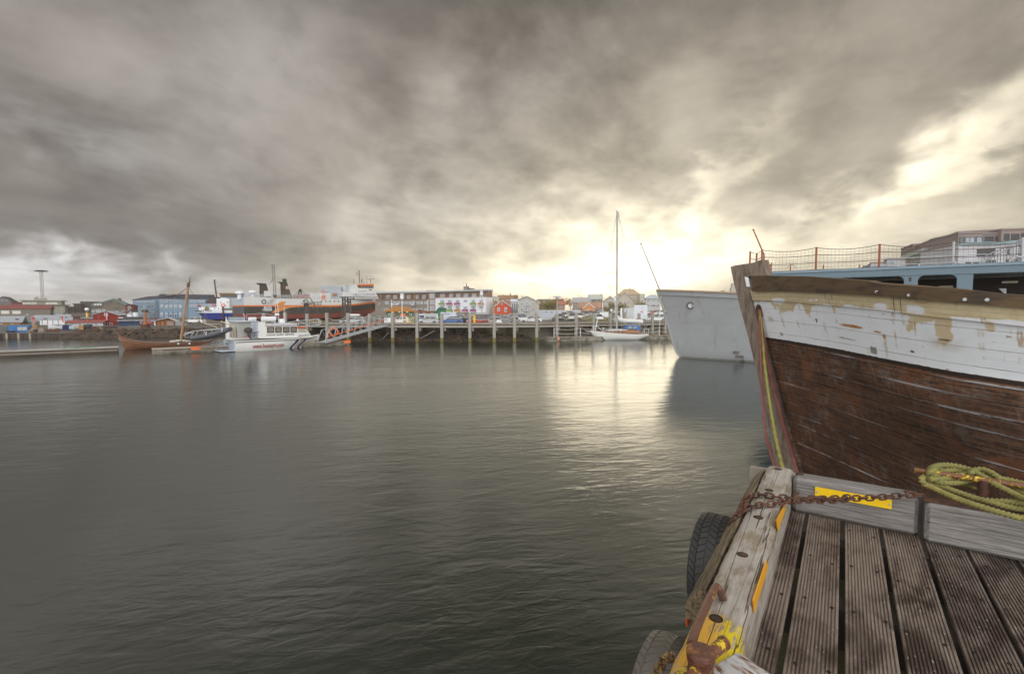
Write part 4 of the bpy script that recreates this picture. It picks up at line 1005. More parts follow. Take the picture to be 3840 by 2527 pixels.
# ---------------------------------------------------------------- buildings round the harbour
def bmat(name, c, **k): return mat(name, c, k.pop('rough', .85), var=k.pop('var', .10), vscale=k.pop('vs', .25), **k)
class Bld:
    def __init__(s, name, label, cat, px1, px2, Y1, Y2=None, zg=None, group=None):
        if Y2 is None:      # an unmeasured facade looks squarely at the harbour mouth
            am = -math.atan(((px1+px2)/2 - 1920)/f)*.85; A_ = P(px1, 1164, Y1); a2 = (px2-1920)/f; c_, s_ = math.cos(am), math.sin(am); Y2 = Y1 + s_*(a2*A_.y - A_.x)/(c_ - a2*s_)
        A = P(px1, 1164, Y1); B = P(px2, 1164, Y2)
        s.A = Vector((A.x, A.y, 0)); d = Vector((B.x-A.x, B.y-A.y, 0)); s.L = d.length; s.ang = math.atan2(d.y, d.x); s.d = d.normalized()
        s.zg = gz(A.x, A.y) if zg is None else zg
        s.t = thing(name, label, cat, (A.x, A.y, s.zg), s.ang, group)
    def uz(s, px, py, off=0.0):
        r = ray(px, py); n = Vector((-s.d.y, s.d.x, 0)); o = s.A + n*off
        t = (o.x*n.x + o.y*n.y) / (r.x*n.x + r.y*n.y); p = Vector((r.x*t, r.y*t, H + r.z*t))
        return (p - s.A).x*s.d.x + (p - s.A).y*s.d.y, p.z - s.zg
    def wall(s, h, depth, m, name='wall', x0=0, x1=None, y0=0, z0=-.5):
        mb = MB(); mb.box(x0, s.L if x1 is None else x1, y0, y0+depth, z0, h); return mb.build(name, m, s.t)
    def flat(s, h, depth, m, over=.35, th=.35, x0=0, x1=None, y0=0):
        mb = MB(); x1 = s.L if x1 is None else x1; mb.box(x0-over, x1+over, y0-over, y0+depth+over, h+.003, h+th, bev=.03); return mb.build('roof', m, s.t)
    def front(s, he, ha, depth, mw, mr, apex=None, x0=0, x1=None, y0=0, he2=None, over=.3, th=.22):
        x1 = s.L if x1 is None else x1; ax = (x0+x1)/2 if apex is None else apex; he2 = he2 if he2 is not None else he
        mb = MB(); mb.prism([(x0, -.5), (x1, -.5), (x1, he2), (ax, ha), (x0, he)], 'y', y0, y0+depth); mb.build('wall', mw, s.t)
        mb = MB()
        for (xa, za) in ((x0, he), (x1, he2)):
            k = over/abs(ax-xa); xo = xa + (xa-ax)*k; zo = za + (za-ha)*k
            mb.prism([(xo, zo+.01), (ax, ha+.01), (ax, ha+th), (xo, zo+th)], 'y', y0-over, y0+depth+over)
        return mb.build('roof', mr, s.t)
    def gable(s, he, ha, depth, mw, mr, x0=0, x1=None, y0=0, over=.35, th=.2, hip=0.0):
        x1 = s.L if x1 is None else x1; ym = y0+depth/2
        mb = MB()
        if hip: mb.box(x0, x1, y0, y0+depth, -.5, he)
        else: mb.prism([(y0, -.5), (y0+depth, -.5), (y0+depth, he), (ym, ha), (y0, he)], 'x', x0, x1)
        mb.build('wall', mw, s.t); mb = MB()
        a, b = x0-over, x1+over; k = over/(depth/2); zo = he - (ha-he)*k
        for z_ in (0,):
            r0, r1 = a+hip, b-hip
            top = [(r0, ym, ha+th), (r1, ym, ha+th)]; f0 = [(a, y0-over, zo+th), (b, y0-over, zo+th)]; f1 = [(a, y0+depth+over, zo+th), (b, y0+depth+over, zo+th)]
            dn = lambda p: (p[0], p[1], p[2]-th*.95)
            V = [f0[0], f0[1], top[1], top[0], f1[0], f1[1]]; V2 = [dn(p) for p in V]
            mb._add(V + V2, [(0,1,2,3), (3,2,5,4), (0,3,4), (1,5,2), (6,9,8,7), (9,10,11,8), (6,10,9), (7,8,11), (0,6,7,1), (4,5,11,10), (0,4,10,6), (1,7,11,5)])
        return mb.build('roof', mr, s.t)
    def chimney(s, px, pyt, wpx, zb, m, off=2.0, parent=None, name='chimney'):
        u, z = s.uz(px, pyt, off); w_ = wpx*s.A.y/f; mb = MB(); mb.box(u-w_/2, u+w_/2, off, off+min(w_, 2.5), zb, z); return mb.build(name, m, parent or s.t)
    def win(s, px, py, w_, h_, mf=None, mg=None, off=0.0, mul=1, name='window', tr=0, sill=False):
        """window from picture centre and size in picture pixels"""
        u0, z0 = s.uz(px - w_/2, py + h_/2, off); u1, z1_ = s.uz(px + w_/2, py - h_/2, off)
        return s.winm(u0, u1, z0, z1_, mf, mg, off, mul, name, tr)
    def winm(s, u0, u1, z0, z1_, mf=None, mg=None, off=0.0, mul=1, name='window', tr=0):
        mf = mf or M_white; mg = mg or M_glass; fw = min(.10, (u1-u0)*.14)
        mb = MB(); y = off - .07
        mb.box(u0, u0+fw, y, off-.003, z0, z1_); mb.box(u1-fw, u1, y, off-.003, z0, z1_); mb.box(u0+fw, u1-fw, y, off-.003, z1_-fw, z1_); mb.box(u0+fw, u1-fw, y-.03, off-.003, z0, z0+fw)
        for k in range(1, mul+1) if mul > 1 or mul == 1 and (u1-u0) > 1.6 else []:
            um = lerp(u0, u1, k/(mul+1)); mb.box(um-fw*.3, um+fw*.3, y+.01, off-.004, z0+fw, z1_-fw)
        if tr: zt = lerp(z0, z1_, .66); mb.box(u0+fw, u1-fw, y+.008, off-.005, zt-fw*.3, zt+fw*.3)
        o = mb.build(name, mf, s.t)
        mp = MB(); mp.box(u0+fw, u1-fw, off-.03, off-.002, z0+fw, z1_-fw); mp.build('pane', mg, o); return o
    def rect(s, name, x0, x1, y0, y1, m, off=0.0, d=.12, proud=.05):
        """flat-ish panel given by picture corners"""
        u0, z0 = s.uz(x0, y1, off); u1, z1_ = s.uz(x1, y0, off); mb = MB(); mb.box(u0, u1, off-proud-d, off-.003, z0, z1_); return mb.build(name, m, s.t)
W = M_white
r1 = lambda x, y: (x/3.4, 950 + y/3.4)
r2 = lambda x, y: (400 + x/3.48, 950 + y/3.48)
r5 = lambda x, y: (1400 + x/3.642, 950 + y/3.642)
r6 = lambda x, y: (1900 + x/3.642, 950 + y/3.642)
q3 = lambda x, y: (x/5.95, 1130 + y/5.95)
q4 = lambda x, y: (300 + x/5.95, 1130 + y/5.95)
M_greyroof = bmat('grey_sheet_roof', (0.36, 0.38, 0.41), rough=.5)
M_darkroof = bmat('dark_roof', (0.06, 0.06, 0.065))
M_redroof = bmat('dull_red_roof', (0.22, 0.055, 0.045))
M_litwin = mat('pale_blind', (0.72, 0.70, 0.58), .6, var=.1)
# --- far left halls
b = Bld('long_hall', 'long grey brown hall with dull red roof and two wide pale windows', 'building', -120, 188, 190)
u, he = b.uz(60, 1158); _, hr = b.uz(60, 1146, 6); b.gable(he, hr, 14, bmat('grey_brown_render', (.20, .18, .155)), M_redroof)
for x0 in (4, 46): b.win(x0+15.5, 1171, 31, 12, W, M_litwin, mul=2)
b.win(102, 1179.5, 8, 4, W, M_glass2); b.win(-40, 1171, 30, 12, W, M_litwin)
b = Bld('gabled_hall', 'dark gabled hall roof rising behind the red roofed hall at the left edge', 'building', -60, 84, 235)
_, he = b.uz(20, 1138); _, ha = b.uz(12, 1113); ax, _ = b.uz(12, 1113); x1_, _ = b.uz(44, 1130); x0_, _ = b.uz(-40, 1130)
_, hf = b.uz(60, 1131); b.front(hf, ha, 18, bmat('slate_wall', (.16, .15, .16)), M_darkroof, apex=ax, x0=x0_, x1=x1_)
b.wall(hf-.6, 16, bmat('red_cladding', (.26, .05, .04)), x0=x1_, name='annex_wall'); b.flat(hf-.6, 16, M_darkroof, x0=x1_)
for px in (-10, 8, 26): b.win(px, 1126, 6, 5)
b = Bld('stepped_office_block', 'buff stepped office block below the tall floodlight mast', 'building', 81, 243, 232)
_, h1 = b.uz(120, 1147); _, h2 = b.uz(150, 1128); _, hl = b.uz(238, 1145)
mw = bmat('buff_render', (.31, .28, .225)); b.wall(hl, 14, mw, x1=b.L); b.flat(hl, 14, bmat('brown_fascia', (.13, .11, .09)), over=.8, th=.3)
u1_, _ = b.uz(231, 1130, 1.5); b.wall(h2, 11, mw, name='top_storey_wall', x1=u1_, y0=1.5, z0=hl+.31); b.flat(h2, 11, bmat('pale_fascia', (.42, .43, .40)), over=.9, th=.4, x1=u1_, y0=1.5)
for x in (525, 560, 600, 640, 680, 725, 765, 800): px, py = q3(x, 42); b.win(px, py, 4.2, 9, W, M_litwin, off=1.5)
for x in (1060, 1150, 1235): px, py = q3(x, 42); b.win(px, py, 13, 8.5, W, M_litwin, off=1.5, mul=1)
px, py = q3(1310, 42); b.win(px, py, 6, 8, W, off=1.5)
for x, w_ in ((1055, 17), (1170, 14), (1280, 7), (1360, 6), (1420, 4)): px, py = q3(x, 147); b.win(px, py, w_, 6.5, W, M_litwin if x < 1200 else M_glass)
for x in (1140, 1180, 1280, 1360, 1425): px, py = q3(x, 248); b.win(px, py, 6, 7.5, W, M_litwin if x < 1150 else M_glass)
px, py = q3(1230, 248); b.win(px, py, 7, 9, W, mat('green_glass', (.05, .12, .08), .3))
b.chimney(149, 1119, 34, h2+.2, mw, off=4, name='plant_room'); b.chimney(136, 1114, 8, h2+.2, mw, off=7)
# --- dark brown blocks
for (x0, x1, yt, Y, lab) in ((252, 277, 1152, 250, 'lowest of the dark brown flat roofed blocks'), (277, 303, 1140.5, 256, 'middle dark brown block with an overhanging flat roof'), (302, 392, 1133, 262, 'widest dark brown block rising behind the green roofed building')):
    b = Bld('brown_block', lab, 'building', x0, x1, Y); _, h = b.uz((x0+x1)/2, yt); b.wall(h, 12, bmat('dark_brown_cladding', (.085, .065, .055), c2=(.14, .10, .08), mixr=(.5, .7))); b.flat(h, 12, M_darkroof, over=.5 if x0 == 277 else .15)
    for k in range(2):
        for j in range(2 if x1-x0 < 40 else 4): b.win(x0 + 7 + j*(x1-x0-10)/(2 if x1-x0 < 40 else 4), yt+9+k*13, 4, 5, M_darkroof, M_glass)
b = Bld('low_dark_shed', 'low dark shed roof left of the brown blocks', 'building', 240, 262, 240); _, h = b.uz(250, 1170); b.front(h-.8, h, 10, bmat('dark_brown_cladding', (.085, .065, .055)), M_darkroof)
b.win(250, 1176, 6, 4)
# --- concrete gable with green roof
b = Bld('green_roofed_warehouse', 'concrete gabled warehouse with green roof and tall chimney', 'building', 346, 472, 200)
_, heL = b.uz(346, 1146); _, heR = b.uz(472, 1145); ax, ha = b.uz(426, 1123.5)
b.front(heL, ha, 20, bmat('stained_concrete', (.19, .165, .135), c2=(.12, .10, .08), mixr=(.4, .7), vs=.6), bmat('pale_green_roof', (.17, .26, .23)), apex=ax, he2=heR, th=.5)
b.chimney(448, 1118, 9, heR-1, bmat('brick_chimney', (.17, .10, .08)), off=3)
b.rect('dormer', 351, 384, 1138, 1147, bmat('dormer_wall', (.30, .32, .30)), proud=.6)
for x in (357, 367, 377): b.win(x, 1142, 6, 5, W, M_litwin, off=-.75)
b.rect('roof_window_strip', 343, 346.5, 1145, 1160, mat('green_glass', (.05, .12, .08), .3))
for (x, y, w_, h_) in ((313+35.5, 1167, 9, 10), (363, 1166, 9, 8), (374, 1166, 9, 10), (388.5, 1164, 9, 8)): b.win(x, y, w_, h_, W, M_glass2 if w_ else None, tr=1)
# --- dark red houses
b = Bld('dark_red_house', 'dark red house squeezed between the concrete warehouse and the blue apartments', 'house', 472, 500, 190)
_, he = b.uz(486, 1146); _, ha = b.uz(490, 1142); b.front(he, ha, 10, bmat('deep_red_boards', (.17, .025, .022)), M_darkroof); b.win(485, 1153, 10, 9, W); b.win(484, 1165, 8, 8); b.win(495, 1165, 6, 8)
b = Bld('white_gabled_house', 'small white fronted gabled house at the foot of the dark red house', 'house', 478, 499, 175); _, he = b.uz(488, 1174); ax, ha = b.uz(489, 1163); b.front(he, ha, 8, bmat('offwhite', (.5, .5, .5)), M_darkroof); b.win(484, 1176, 4, 6); b.win(493, 1176, 4, 6)
for (x0, x1, yt, lab) in ((432, 445, 1167, 'pale plant box on the roof left of the white tanks'), (458, 470, 1175, 'white tank beside the red cladding strip')):
    b = Bld('roof_plant_box', lab, 'tank', x0, x1, 170); _, h = b.uz(x0, yt); b.wall(h, 3, bmat('offwhite', (.5, .5, .5)), name='body'); b.flat(h, 3, M_greyroof, over=.1, th=.15)
b = Bld('silo', 'pair of white silos behind the blue shed roof', 'tank', 470, 487, 168); mb = MB(); _, h = b.uz(478, 1178); mb.cyl((1, 1, 0), (1, 1, h), .8, n=14); mb.build('tank', W, b.t, smooth=True); mb = MB(); mb.cyl((2.7, 1, 0), (2.7, 1, h+.6), .8, n=14); mb.build('tank', W, b.t, smooth=True)
b = Bld('red_clad_shed', 'red clad shed strip below the concrete warehouse', 'building', 444, 468, 182); _, h = b.uz(450, 1169); b.wall(h, 6, bmat('red_cladding', (.26, .05, .04))); b.flat(h, 6, M_greyroof, over=.1); b.win(456, 1174, 5, 4)
# --- red barn and neighbours
M_barn = bmat('barn_red_boards', (.22, .022, .018), c2=(.30, .03, .025), mixr=(.45, .6))
b = Bld('red_barn', 'big red gabled barn with square white window near the shore', 'barn', 349, 443.5, 115)
_, heL = b.uz(349, 1180); _, heR = b.uz(443, 1182.5); ax, ha = b.uz(397, 1168); b.front(heL, ha, 14, M_barn, M_greyroof, apex=ax, he2=heR, th=.18)
b.win(397, 1179, 13, 11, W, tr=1); b.win(416, 1215, 11, 9, W, M_barn); b.rect('red_hatch', 394, 401.5, 1188, 1208, bmat('bright_red_hatch', (.5, .03, .03)))
b.rect('corner_board', 371, 372.5, 1178, 1204, bmat('rusty_pipe', (.3, .12, .05)))
o = thing('flagpole', 'bare white flagpole in front of the red barn', 'pole', P(402, 1220, 116)); mb = MB(); mb.cyl((0, 0, -.4), (0, 0, 2.6), .07, n=6); mb.build('pole', W, o); mb = MB(); mb.lathe([(0.001, 2.75), (.09, 2.68), (.001, 2.6)], 8); mb.build('finial', W, o)
b = Bld('low_white_shed', 'low white walled shed with a long dull red roof before the barn', 'building', 249, 384, 108)
_, he = b.uz(300, 1210); _, ha = b.uz(300, 1204, 3); b.gable(he, ha, 7, bmat('offwhite_render', (.55, .56, .58)), bmat('rose_roof', (.30, .08, .07)))
for x in (270, 300, 330, 360): b.win(x, 1216, 6, 4, M_greyroof)
b = Bld('brown_window_shed', 'brown shed with a row of small windows left of the red barn', 'building', 272, 350, 128)
_, he = b.uz(300, 1187); _, ha = b.uz(330, 1176, 4); b.gable(he, ha, 8, bmat('brown_boards', (.14, .075, .06)), bmat('brown_roof', (.12, .095, .08)))
for x in (305, 314, 322, 330, 338, 345): b.win(x, 1190, 6.5, 8, W, M_glass2)
for x in (281, 288): b.win(x, 1198, 4, 6, M_greyroof)
b = Bld('green_gable_house', 'sea green gabled shed with grey sheet roof on the left quay', 'building', 74, 145, 128)
ax, ha = b.uz(89, 1186); _, he = b.uz(74, 1208); x1_, _ = b.uz(107, 1208); gm = bmat('sea_green', (.03, .20, .15)); b.front(he, ha, 9, gm, M_greyroof, x0=0, x1=x1_, apex=ax, th=.15); b.win(92, 1202, 8, 3.5, M_darkroof)
b.wall(he, 8, gm, x0=x1_+.01, y0=.3, name='side_wall')
b.rect('boarded_front', 77, 134, 1210, 1219, bmat('tan_boards', (.30, .17, .10)), proud=.1)
b = Bld('grey_roofed_shed', 'wide shed whose grey sheet roof runs right from the green gable', 'building', 96, 262, 135)
_, he = b.uz(150, 1204); _, ha = b.uz(150, 1184, 5); b.gable(he, ha, 10, bmat('tan_boards', (.30, .17, .10)), M_greyroof, hip=1.5)
for (x, y) in ((172, 1193), (125, 1192)): b.rect('roof_light', x-6, x+6, y, y+3, M_darkroof, off=2.2, proud=1)
b = Bld('metal_roofed_store', 'store with pale metal roof between the green shed and the globe lamp', 'building', 203, 290, 139)
_, he = b.uz(240, 1200); _, ha = b.uz(240, 1181, 5); b.gable(he, ha, 10, bmat('tan_boards', (.30, .17, .10)), M_greyroof)
b.rect('roof_light', 228, 236, 1188, 1192, M_darkroof, off=3, proud=1.4); b.rect('roof_light', 247, 255, 1188, 1191, M_darkroof, off=3, proud=1.4)
b = Bld('ochre_shed', 'ochre walled shed with grey roof at the left edge of the photo', 'building', -70, 76, 119)
_, he = b.uz(30, 1208); _, ha = b.uz(30, 1188, 4); b.gable(he, ha, 9, bmat('ochre_wall', (.42, .19, .03)), M_greyroof); b.win(5, 1215, 10, 3); b.win(45, 1215, 9, 3)
b.rect('roof_light', 60, 71, 1195, 1199, M_darkroof, off=2, proud=.9)
# --- blue shed, brown hut, blue apartments
b = Bld('navy_shed', 'navy shed with white trimmed roof below the blue apartments', 'building', 442, 541, 111)
_, he = b.uz(490, 1203); _, ha = b.uz(490, 1191, 4); b.gable(he, ha, 8, bmat('navy_boards', (.028, .065, .13)), M_darkroof, hip=1.2)
b.rect('fascia', 440, 542, 1200.5, 1203, W, proud=.35); b.win(530, 1209, 10, 6, W)
mb = MB(); _, zt = b.uz(490, 1189.5, 4); mb.box(-.5, b.L*.85, 3.9, 4.2, ha-.1, zt); mb.build('ridge_cap', W, b.t)
for x in (485, 495, 507, 516): b.rect('deck_chair', x, x+3, 1220, 1225, M_steel, proud=.8)
b = Bld('brown_hut', 'small brown timber hut with snow pale gable roof on the breakwater', 'hut', 577, 655, 112)
_, he = b.uz(577, 1204); ax, ha = b.uz(631, 1193); b.front(he, ha, 5, bmat('brown_hut_boards', (.22, .095, .04)), bmat('pale_roof_edge', (.50, .50, .50)), apex=ax, over=.5, th=.15)
b.rect('plaster_panel', 626, 653, 1204, 1222, bmat('pinkish_panel', (.33, .23, .19)), proud=.02); b.rect('door', 606, 612, 1206, 1221, bmat('pale_door', (.4, .2, .1)), proud=.03); b.rect('door', 590, 598, 1206, 1222, bmat('pale_door2', (.32, .14, .06)), proud=.02); b.rect('white_post', 580, 583, 1205, 1223, W, proud=.3)
o = Bld('grey_fence', 'grey board fence right of the brown hut', 'fence', 656, 700, 113); o.wall(o.uz(670, 1206)[1], .08, bmat('grey_fence_boards', (.30, .31, .33)), name='boards'); mb = MB(); [mb.box(k*.75, k*.75+.08, -.08, 0, 0, 1.5) for k in range(5)]; mb.build('post', M_steel, o.t)
M_blue = bmat('powder_blue_render', (.20, .29, .38)); M_blue2 = bmat('mid_blue_panel', (.10, .19, .34))
b = Bld('blue_apartments', 'powder blue apartment block wing facing left with many small windows', 'building', 499, 596, 250, 218)
_, he = b.uz(596, 1118.5); _, ha = b.uz(596, 1112, 5); b.gable(he, he+1.7, 13, M_blue, bmat('navy_roof', (.035, .04, .06)))
for x in (368, 390, 412, 435, 457, 480, 502, 525, 555, 582, 610): px, py = r2(x, 627); b.win(px, py, 4.4, 6.2, W, M_glass2)
for j, y in enumerate((694, 770, 843)):
    for i, x in enumerate((372, 405, 447, 490, 545, 598)):
        if j == 2 and i < 3: continue
        px, py = r2(x, y); b.win(px, py, 6, 9.5, W, M_glass if (i+j) % 3 else M_glass2)
b = Bld('blue_apartments', 'powder blue apartment block wing behind the long wooden boat mast', 'building', 596, 800, 218)
_, he = b.uz(650, 1119); b.gable(he, he+1.9, 13, M_blue, bmat('navy_roof', (.035, .04, .06)))
b.rect('ladder_strip', 587.5, 592, 1128, 1206, bmat('slate_panel', (.12, .16, .20)), proud=.12)
b.rect('blue_panel', 604, 682, 1170, 1190.5, M_blue2, proud=.02)
for j, (y, h_) in enumerate(((622, 7), (692, 13), (802, 19))):
    for x in (720, 778, 838, 898, 960):
        px, py = r2(x, y); b.win(px, py, 8.5, h_, W, M_glass if (x in (838, 898) or j == 0) else M_glass2, tr=1, off=-.13 if j == 2 else 0)
        if j > 0: 
            for k in (1, 2, 3): b.rect('louvre', px-4, px+4, py-h_/2+k*2.6, py-h_/2+k*2.6+1.1, W, off=-.13 if j == 2 else -.05, proud=.03, d=.05)
for y in (622, 685):
    for x in (1097, 1140, 1180, 1222, 1262): px, py = r2(x, y); b.win(px, py, 8.5, 8 if y == 622 else 9, W, M_glass2)
b.rect('ground_floor_strip', 604, 640, 1204, 1209, W, proud=.1)
b.chimney(646, 1101, 39, he+1, bmat('tan_box', (.36, .30, .22)), off=5, name='plant_room')
b = Bld('brown_glass_office', 'brown framed office with glass front seen above the ferry stern', 'building', 827, 900, 240); _, h = b.uz(850, 1103.5); b.wall(h, 10, bmat('brown_yellow', (.22, .14, .05))); b.flat(h, 10, bmat('brown_yellow', (.22, .14, .05)), th=.6)
for x in (838, 850, 862, 874, 886): b.win(x, 1112, 10, 10, M_dark, mat('teal_glass', (.06, .10, .12), .2))
# --- grey and white apartments centre
M_gw = bmat('warm_grey_render', (.21, .18, .155)); M_whiter = bmat('white_render', (.74, .75, .78)); M_brw = bmat('brown_timber_infill', (.24, .15, .10))
AY = lambda px: 222 - (px-1410)/(1834-1410)*32
b = Bld('grey_apartments', 'long grey apartment block with recessed top floor behind the ferry bow', 'building', 1010, 1632, AY(1010)-10, AY(1632))
_, h1 = b.uz(1500, 1122); _, h2 = b.uz(1632, 1096.5)
b.wall(h1, 5, M_gw); b.wall(h2, 3.2, M_brw, name='top_floor_wall', y0=1.6, z0=h1+.01); b.flat(h2, 4.6, bmat('pale_grey_fascia', (.42, .45, .48)), over=.2, th=.7, y0=.4)
b.rect('floor_slab', 1410, 1631, 1120, 1123.5, bmat('brown_slab', (.2, .13, .09)), proud=.15)
for x in (200, 295, 395, 480, 605, 690): px, py = r5(x, 595); b.win(px, py, 11, 13, W, M_glass2, off=1.6)
for x in (250, 345, 440, 525, 640, 735, 130): px, py = r5(x, 590); b.rect('divider', px-2, px+2, 1103, 1121, M_brw, off=1.6, proud=.9)
for x, w_ in ((185, 12), (292, 9), (343, 9), (397, 9), (448, 9), (502, 9), (610, 9), (660, 9), (715, 9)): px, py = r5(x, 675); b.win(px, py, w_, 9 if w_ < 12 else 11, W, M_glass2)
px, py = r5(550, 680); b.win(px, py, 8, 14, W, M_glass2); b.rect('balcony', px-6, px+6, py+1, py+9, M_steel, proud=.8, d=.05)
for x in (140, 185, 505, 555, 605, 655, 715): px, py = r5(x, 765); b.win(px, py, 8, 8, W, M_glass2 if x % 2 else M_glass)
b.rect('downpipe', 1469, 1470.5, 1124, 1175, W, proud=.1); b.rect('downpipe', 1604.5, 1606.5, 1124, 1190, W, proud=.1)
b.rect('stair_tower', 1609, 1631, 1101, 1190, M_brw, proud=.35)
for y in (582, 668, 750): px, py = r5(805, y); b.win(px, py, 17, 17, W, M_glass2, off=-.47, mul=2)
b.chimney(1608.5, 1089, 22, h2, M_brw, off=4, name='plant_room')
for x in (1020, 1045, 1100, 1130): b.win(x, 1108, 9, 5, W, M_glass2, off=1.6)
b = Bld('white_apartments', 'white apartment block with green, magenta and orange balconies', 'building', 1632, 1822, AY(1632), AY(1822))
_, h1 = b.uz(1700, 1116.5); _, h2 = b.uz(1700, 1093.5); b.wall(h1, 4.5, M_whiter); b.wall(h2, 2.9, M_brw, name='top_floor_wall', y0=1.6, z0=h1+.01); b.flat(h2, 4.3, bmat('pale_grey_fascia', (.42, .45, .48)), over=.2, th=.55, y0=.2)
b.rect('stone_base', 1710, 1822, 1172, 1187, bmat('pale_block_base', (.42, .43, .43)), proud=.02)
b.rect('ground_floor_front', 1708, 1757, 1170, 1186, M_brw, proud=.06)
for x in (1717, 1732, 1747): b.win(x, 1178, 10, 8, W, M_glass, off=-.2)
M_bg = bmat('lime_glass_panel', (.20, .30, .06)); M_bm = bmat('magenta_panel', (.30, .075, .19)); M_bo = bmat('orange_panel', (.45, .20, .06))
for j, (y, lst) in enumerate(((652, {941: M_bg, 1045: M_bm, 1152: M_bm, 1260: None, 1367: M_bg, 1475: M_bo}), (742, {941: None, 1048: M_bg, 1153: M_bo, 1260: M_bm, 1368: M_bm, 1475: None}))):
    for x, bc_ in lst.items():
        px, py = r5(x, y); b.win(px, py if bc_ is None else py+2, 15, 10 if bc_ is None else 14, W, M_glass2, mul=2)
        if bc_ is not None:
            u0, z0 = b.uz(px-9.3, py+15.5); u1, z1_ = b.uz(px+9.3, py+6.2); mb = MB()
            mb.box(u0, u1, -.85, -.78, z0+.1, z1_); mb.box(u0, u0+.06, -.78, -.01, z0+.1, z1_); mb.box(u1-.06, u1, -.78, -.01, z0+.1, z1_); o_ = mb.build('balcony', bc_, b.t)
            mb = MB(); mb.box(u0-.05, u1+.05, -.9, -.01, z0-.12, z0+.09); mb.build('slab', W, o_)
for x in (945, 1070, 1165, 1265, 1375, 1480): px, py = r5(x, 575); b.win(px, py, 15, 11, W, M_glass2, off=1.6, mul=2)
for x in (870, 1000, 1108, 1213, 1320, 1428, 1528): px, py = r5(x, 580); b.rect('divider', px-1.6, px+1.6, 1101, 1116, M_brw, off=1.6, proud=.9)
b.rect('parapet_rail', 1633, 1822, 1114.5, 1117, W, proud=.1)
b.chimney(1744, 1074, 15, h2, M_gw, off=4, name='lift_housing'); b.chimney(1757, 1081, 22, h2, M_gw, off=6, name='plant_room'); b.chimney(1749, 1064, 2, h2, M_dark, off=5, name='vent_pipe')
# --- right of it
b = Bld('cream_flats', 'cream low block between the white apartments and the red house', 'building', 1836, 1872, 215); _, h = b.uz(1850, 1115); b.wall(h, 10, bmat('cream_render', (.46, .43, .34))); b.flat(h, 10, M_greyroof, over=.1)
for y in (1128, 1150): b.win(1842, y, 5, 9, W, M_glass); b.win(1850, y, 4, 9, bmat('lime', (.3, .5, .1)), M_glass)
b = Bld('brick_villa', 'tan villa with red brown roof and chimney behind the red house', 'house', 1868, 1939, 230); _, he = b.uz(1900, 1119); _, ha = b.uz(1900, 1108.5, 5); b.gable(he, ha, 10, bmat('tan_brick', (.34, .20, .12)), bmat('rust_roof', (.30, .15, .08)))
for x in (1885, 1901, 1915, 1926): b.win(x, 1123, 7, 8, W)
b.chimney(1914, 1099, 4, ha-1, M_dark, off=5); b.chimney(1887, 1104, 3, ha-1, M_dark, off=5)
b = Bld('red_house', 'bright red gabled house with white trimmed windows behind the wharf', 'house', 1855, 1915.5, 165)
_, he = b.uz(1855, 1150.5); ax, ha = b.uz(1882.5, 1129); b.front(he, ha, 9, bmat('poppy_red_boards', (.52, .075, .035)), bmat('white_barge_roof', (.60, .60, .60)), apex=ax, th=.25)
b.win(1869.5, 1160, 9, 13, W, tr=1, mul=2); b.win(1896, 1161.5, 9, 17, W, tr=1, mul=2); b.win(1882.5, 1139, 5.5, 7, W)
b.rect('stone_base', 1855.5, 1915, 1178, 1192, bmat('brown_base', (.28, .20, .14)), proud=.04); b.win(1897, 1184, 6, 9, W, off=-.15, tr=1)
b = Bld('small_brown_gable', 'small ochre gable peeping over the left roof slope of the red house', 'house', 1851, 1867, 190); _, he = b.uz(1859, 1140); _, ha = b.uz(1859, 1128); b.front(he, ha, 6, bmat('ochre_gable', (.38, .24, .12)), M_redroof); b.win(1859, 1142, 4, 4)
b = Bld('glass_annex', 'glazed annex joining the red house and the grey gabled house', 'building', 1915.8, 1943, 172); _, h = b.uz(1930, 1131); b.wall(h, 6, bmat('grey_frame', (.38, .40, .42))); b.flat(h, 6, bmat('pale_roof', (.6, .64, .7)), over=.1, th=.9)
for x in (1922, 1930, 1938): b.win(x, 1146, 6, 18, W, M_glass); b.win(x, 1164, 6, 10, W, M_glass)
M_gh = bmat('silver_grey_boards', (.40, .40, .38))
b = Bld('grey_gabled_house', 'silver grey gabled house with three rows of narrow windows', 'house', 1944, 2011, 160)
_, he = b.uz(1944, 1124); _, heR = b.uz(2011, 1128); ax, ha = b.uz(1975.5, 1112); b.front(he, ha, 10, M_gh, bmat('warm_roof', (.40, .36, .30)), apex=ax, he2=heR, th=.2)
for x in (208, 272, 362):
    for y, h_ in ((690, 9.5), (765, 11), (840, 9)):
        px, py = r6(x, y); b.win(px, py, 6.5, h_+ (3 if x == 272 and y < 800 else 0), W, M_dark, tr=1)
        if x == 272 and y < 800: b.rect('balcony', px-6, px+6, py+1, py+8, M_steel, proud=.5, d=.03)
b.wall(heR-.2, 9, bmat('cream_side', (.50, .45, .33)), x0=b.L+.02, x1=b.L+.9, y0=.3, name='side_wall')
b = Bld('brown_flat_block', 'wide dull brown flat roofed building behind the bare trees', 'building', 2013, 2112, 210); _, h = b.uz(2060, 1124); b.wall(h, 12, bmat('olive_brown_wall', (.22, .17, .09))); b.flat(h, 12, M_greyroof, over=.1)
for x in (2025, 2040, 2055, 2070, 2085): b.win(x, 1135, 6, 6); b.win(x, 1150, 6, 6)
b = Bld('brick_red_house', 'brick red roofed house behind the parked cars', 'house', 2092, 2118, 175); _, he = b.uz(2100, 1143); _, ha = b.uz(2100, 1131, 4); b.gable(he, ha, 8, bmat('brown_rose_wall', (.32, .20, .16)), bmat('brick_red', (.36, .13, .09))); b.win(2103, 1149, 7, 7)
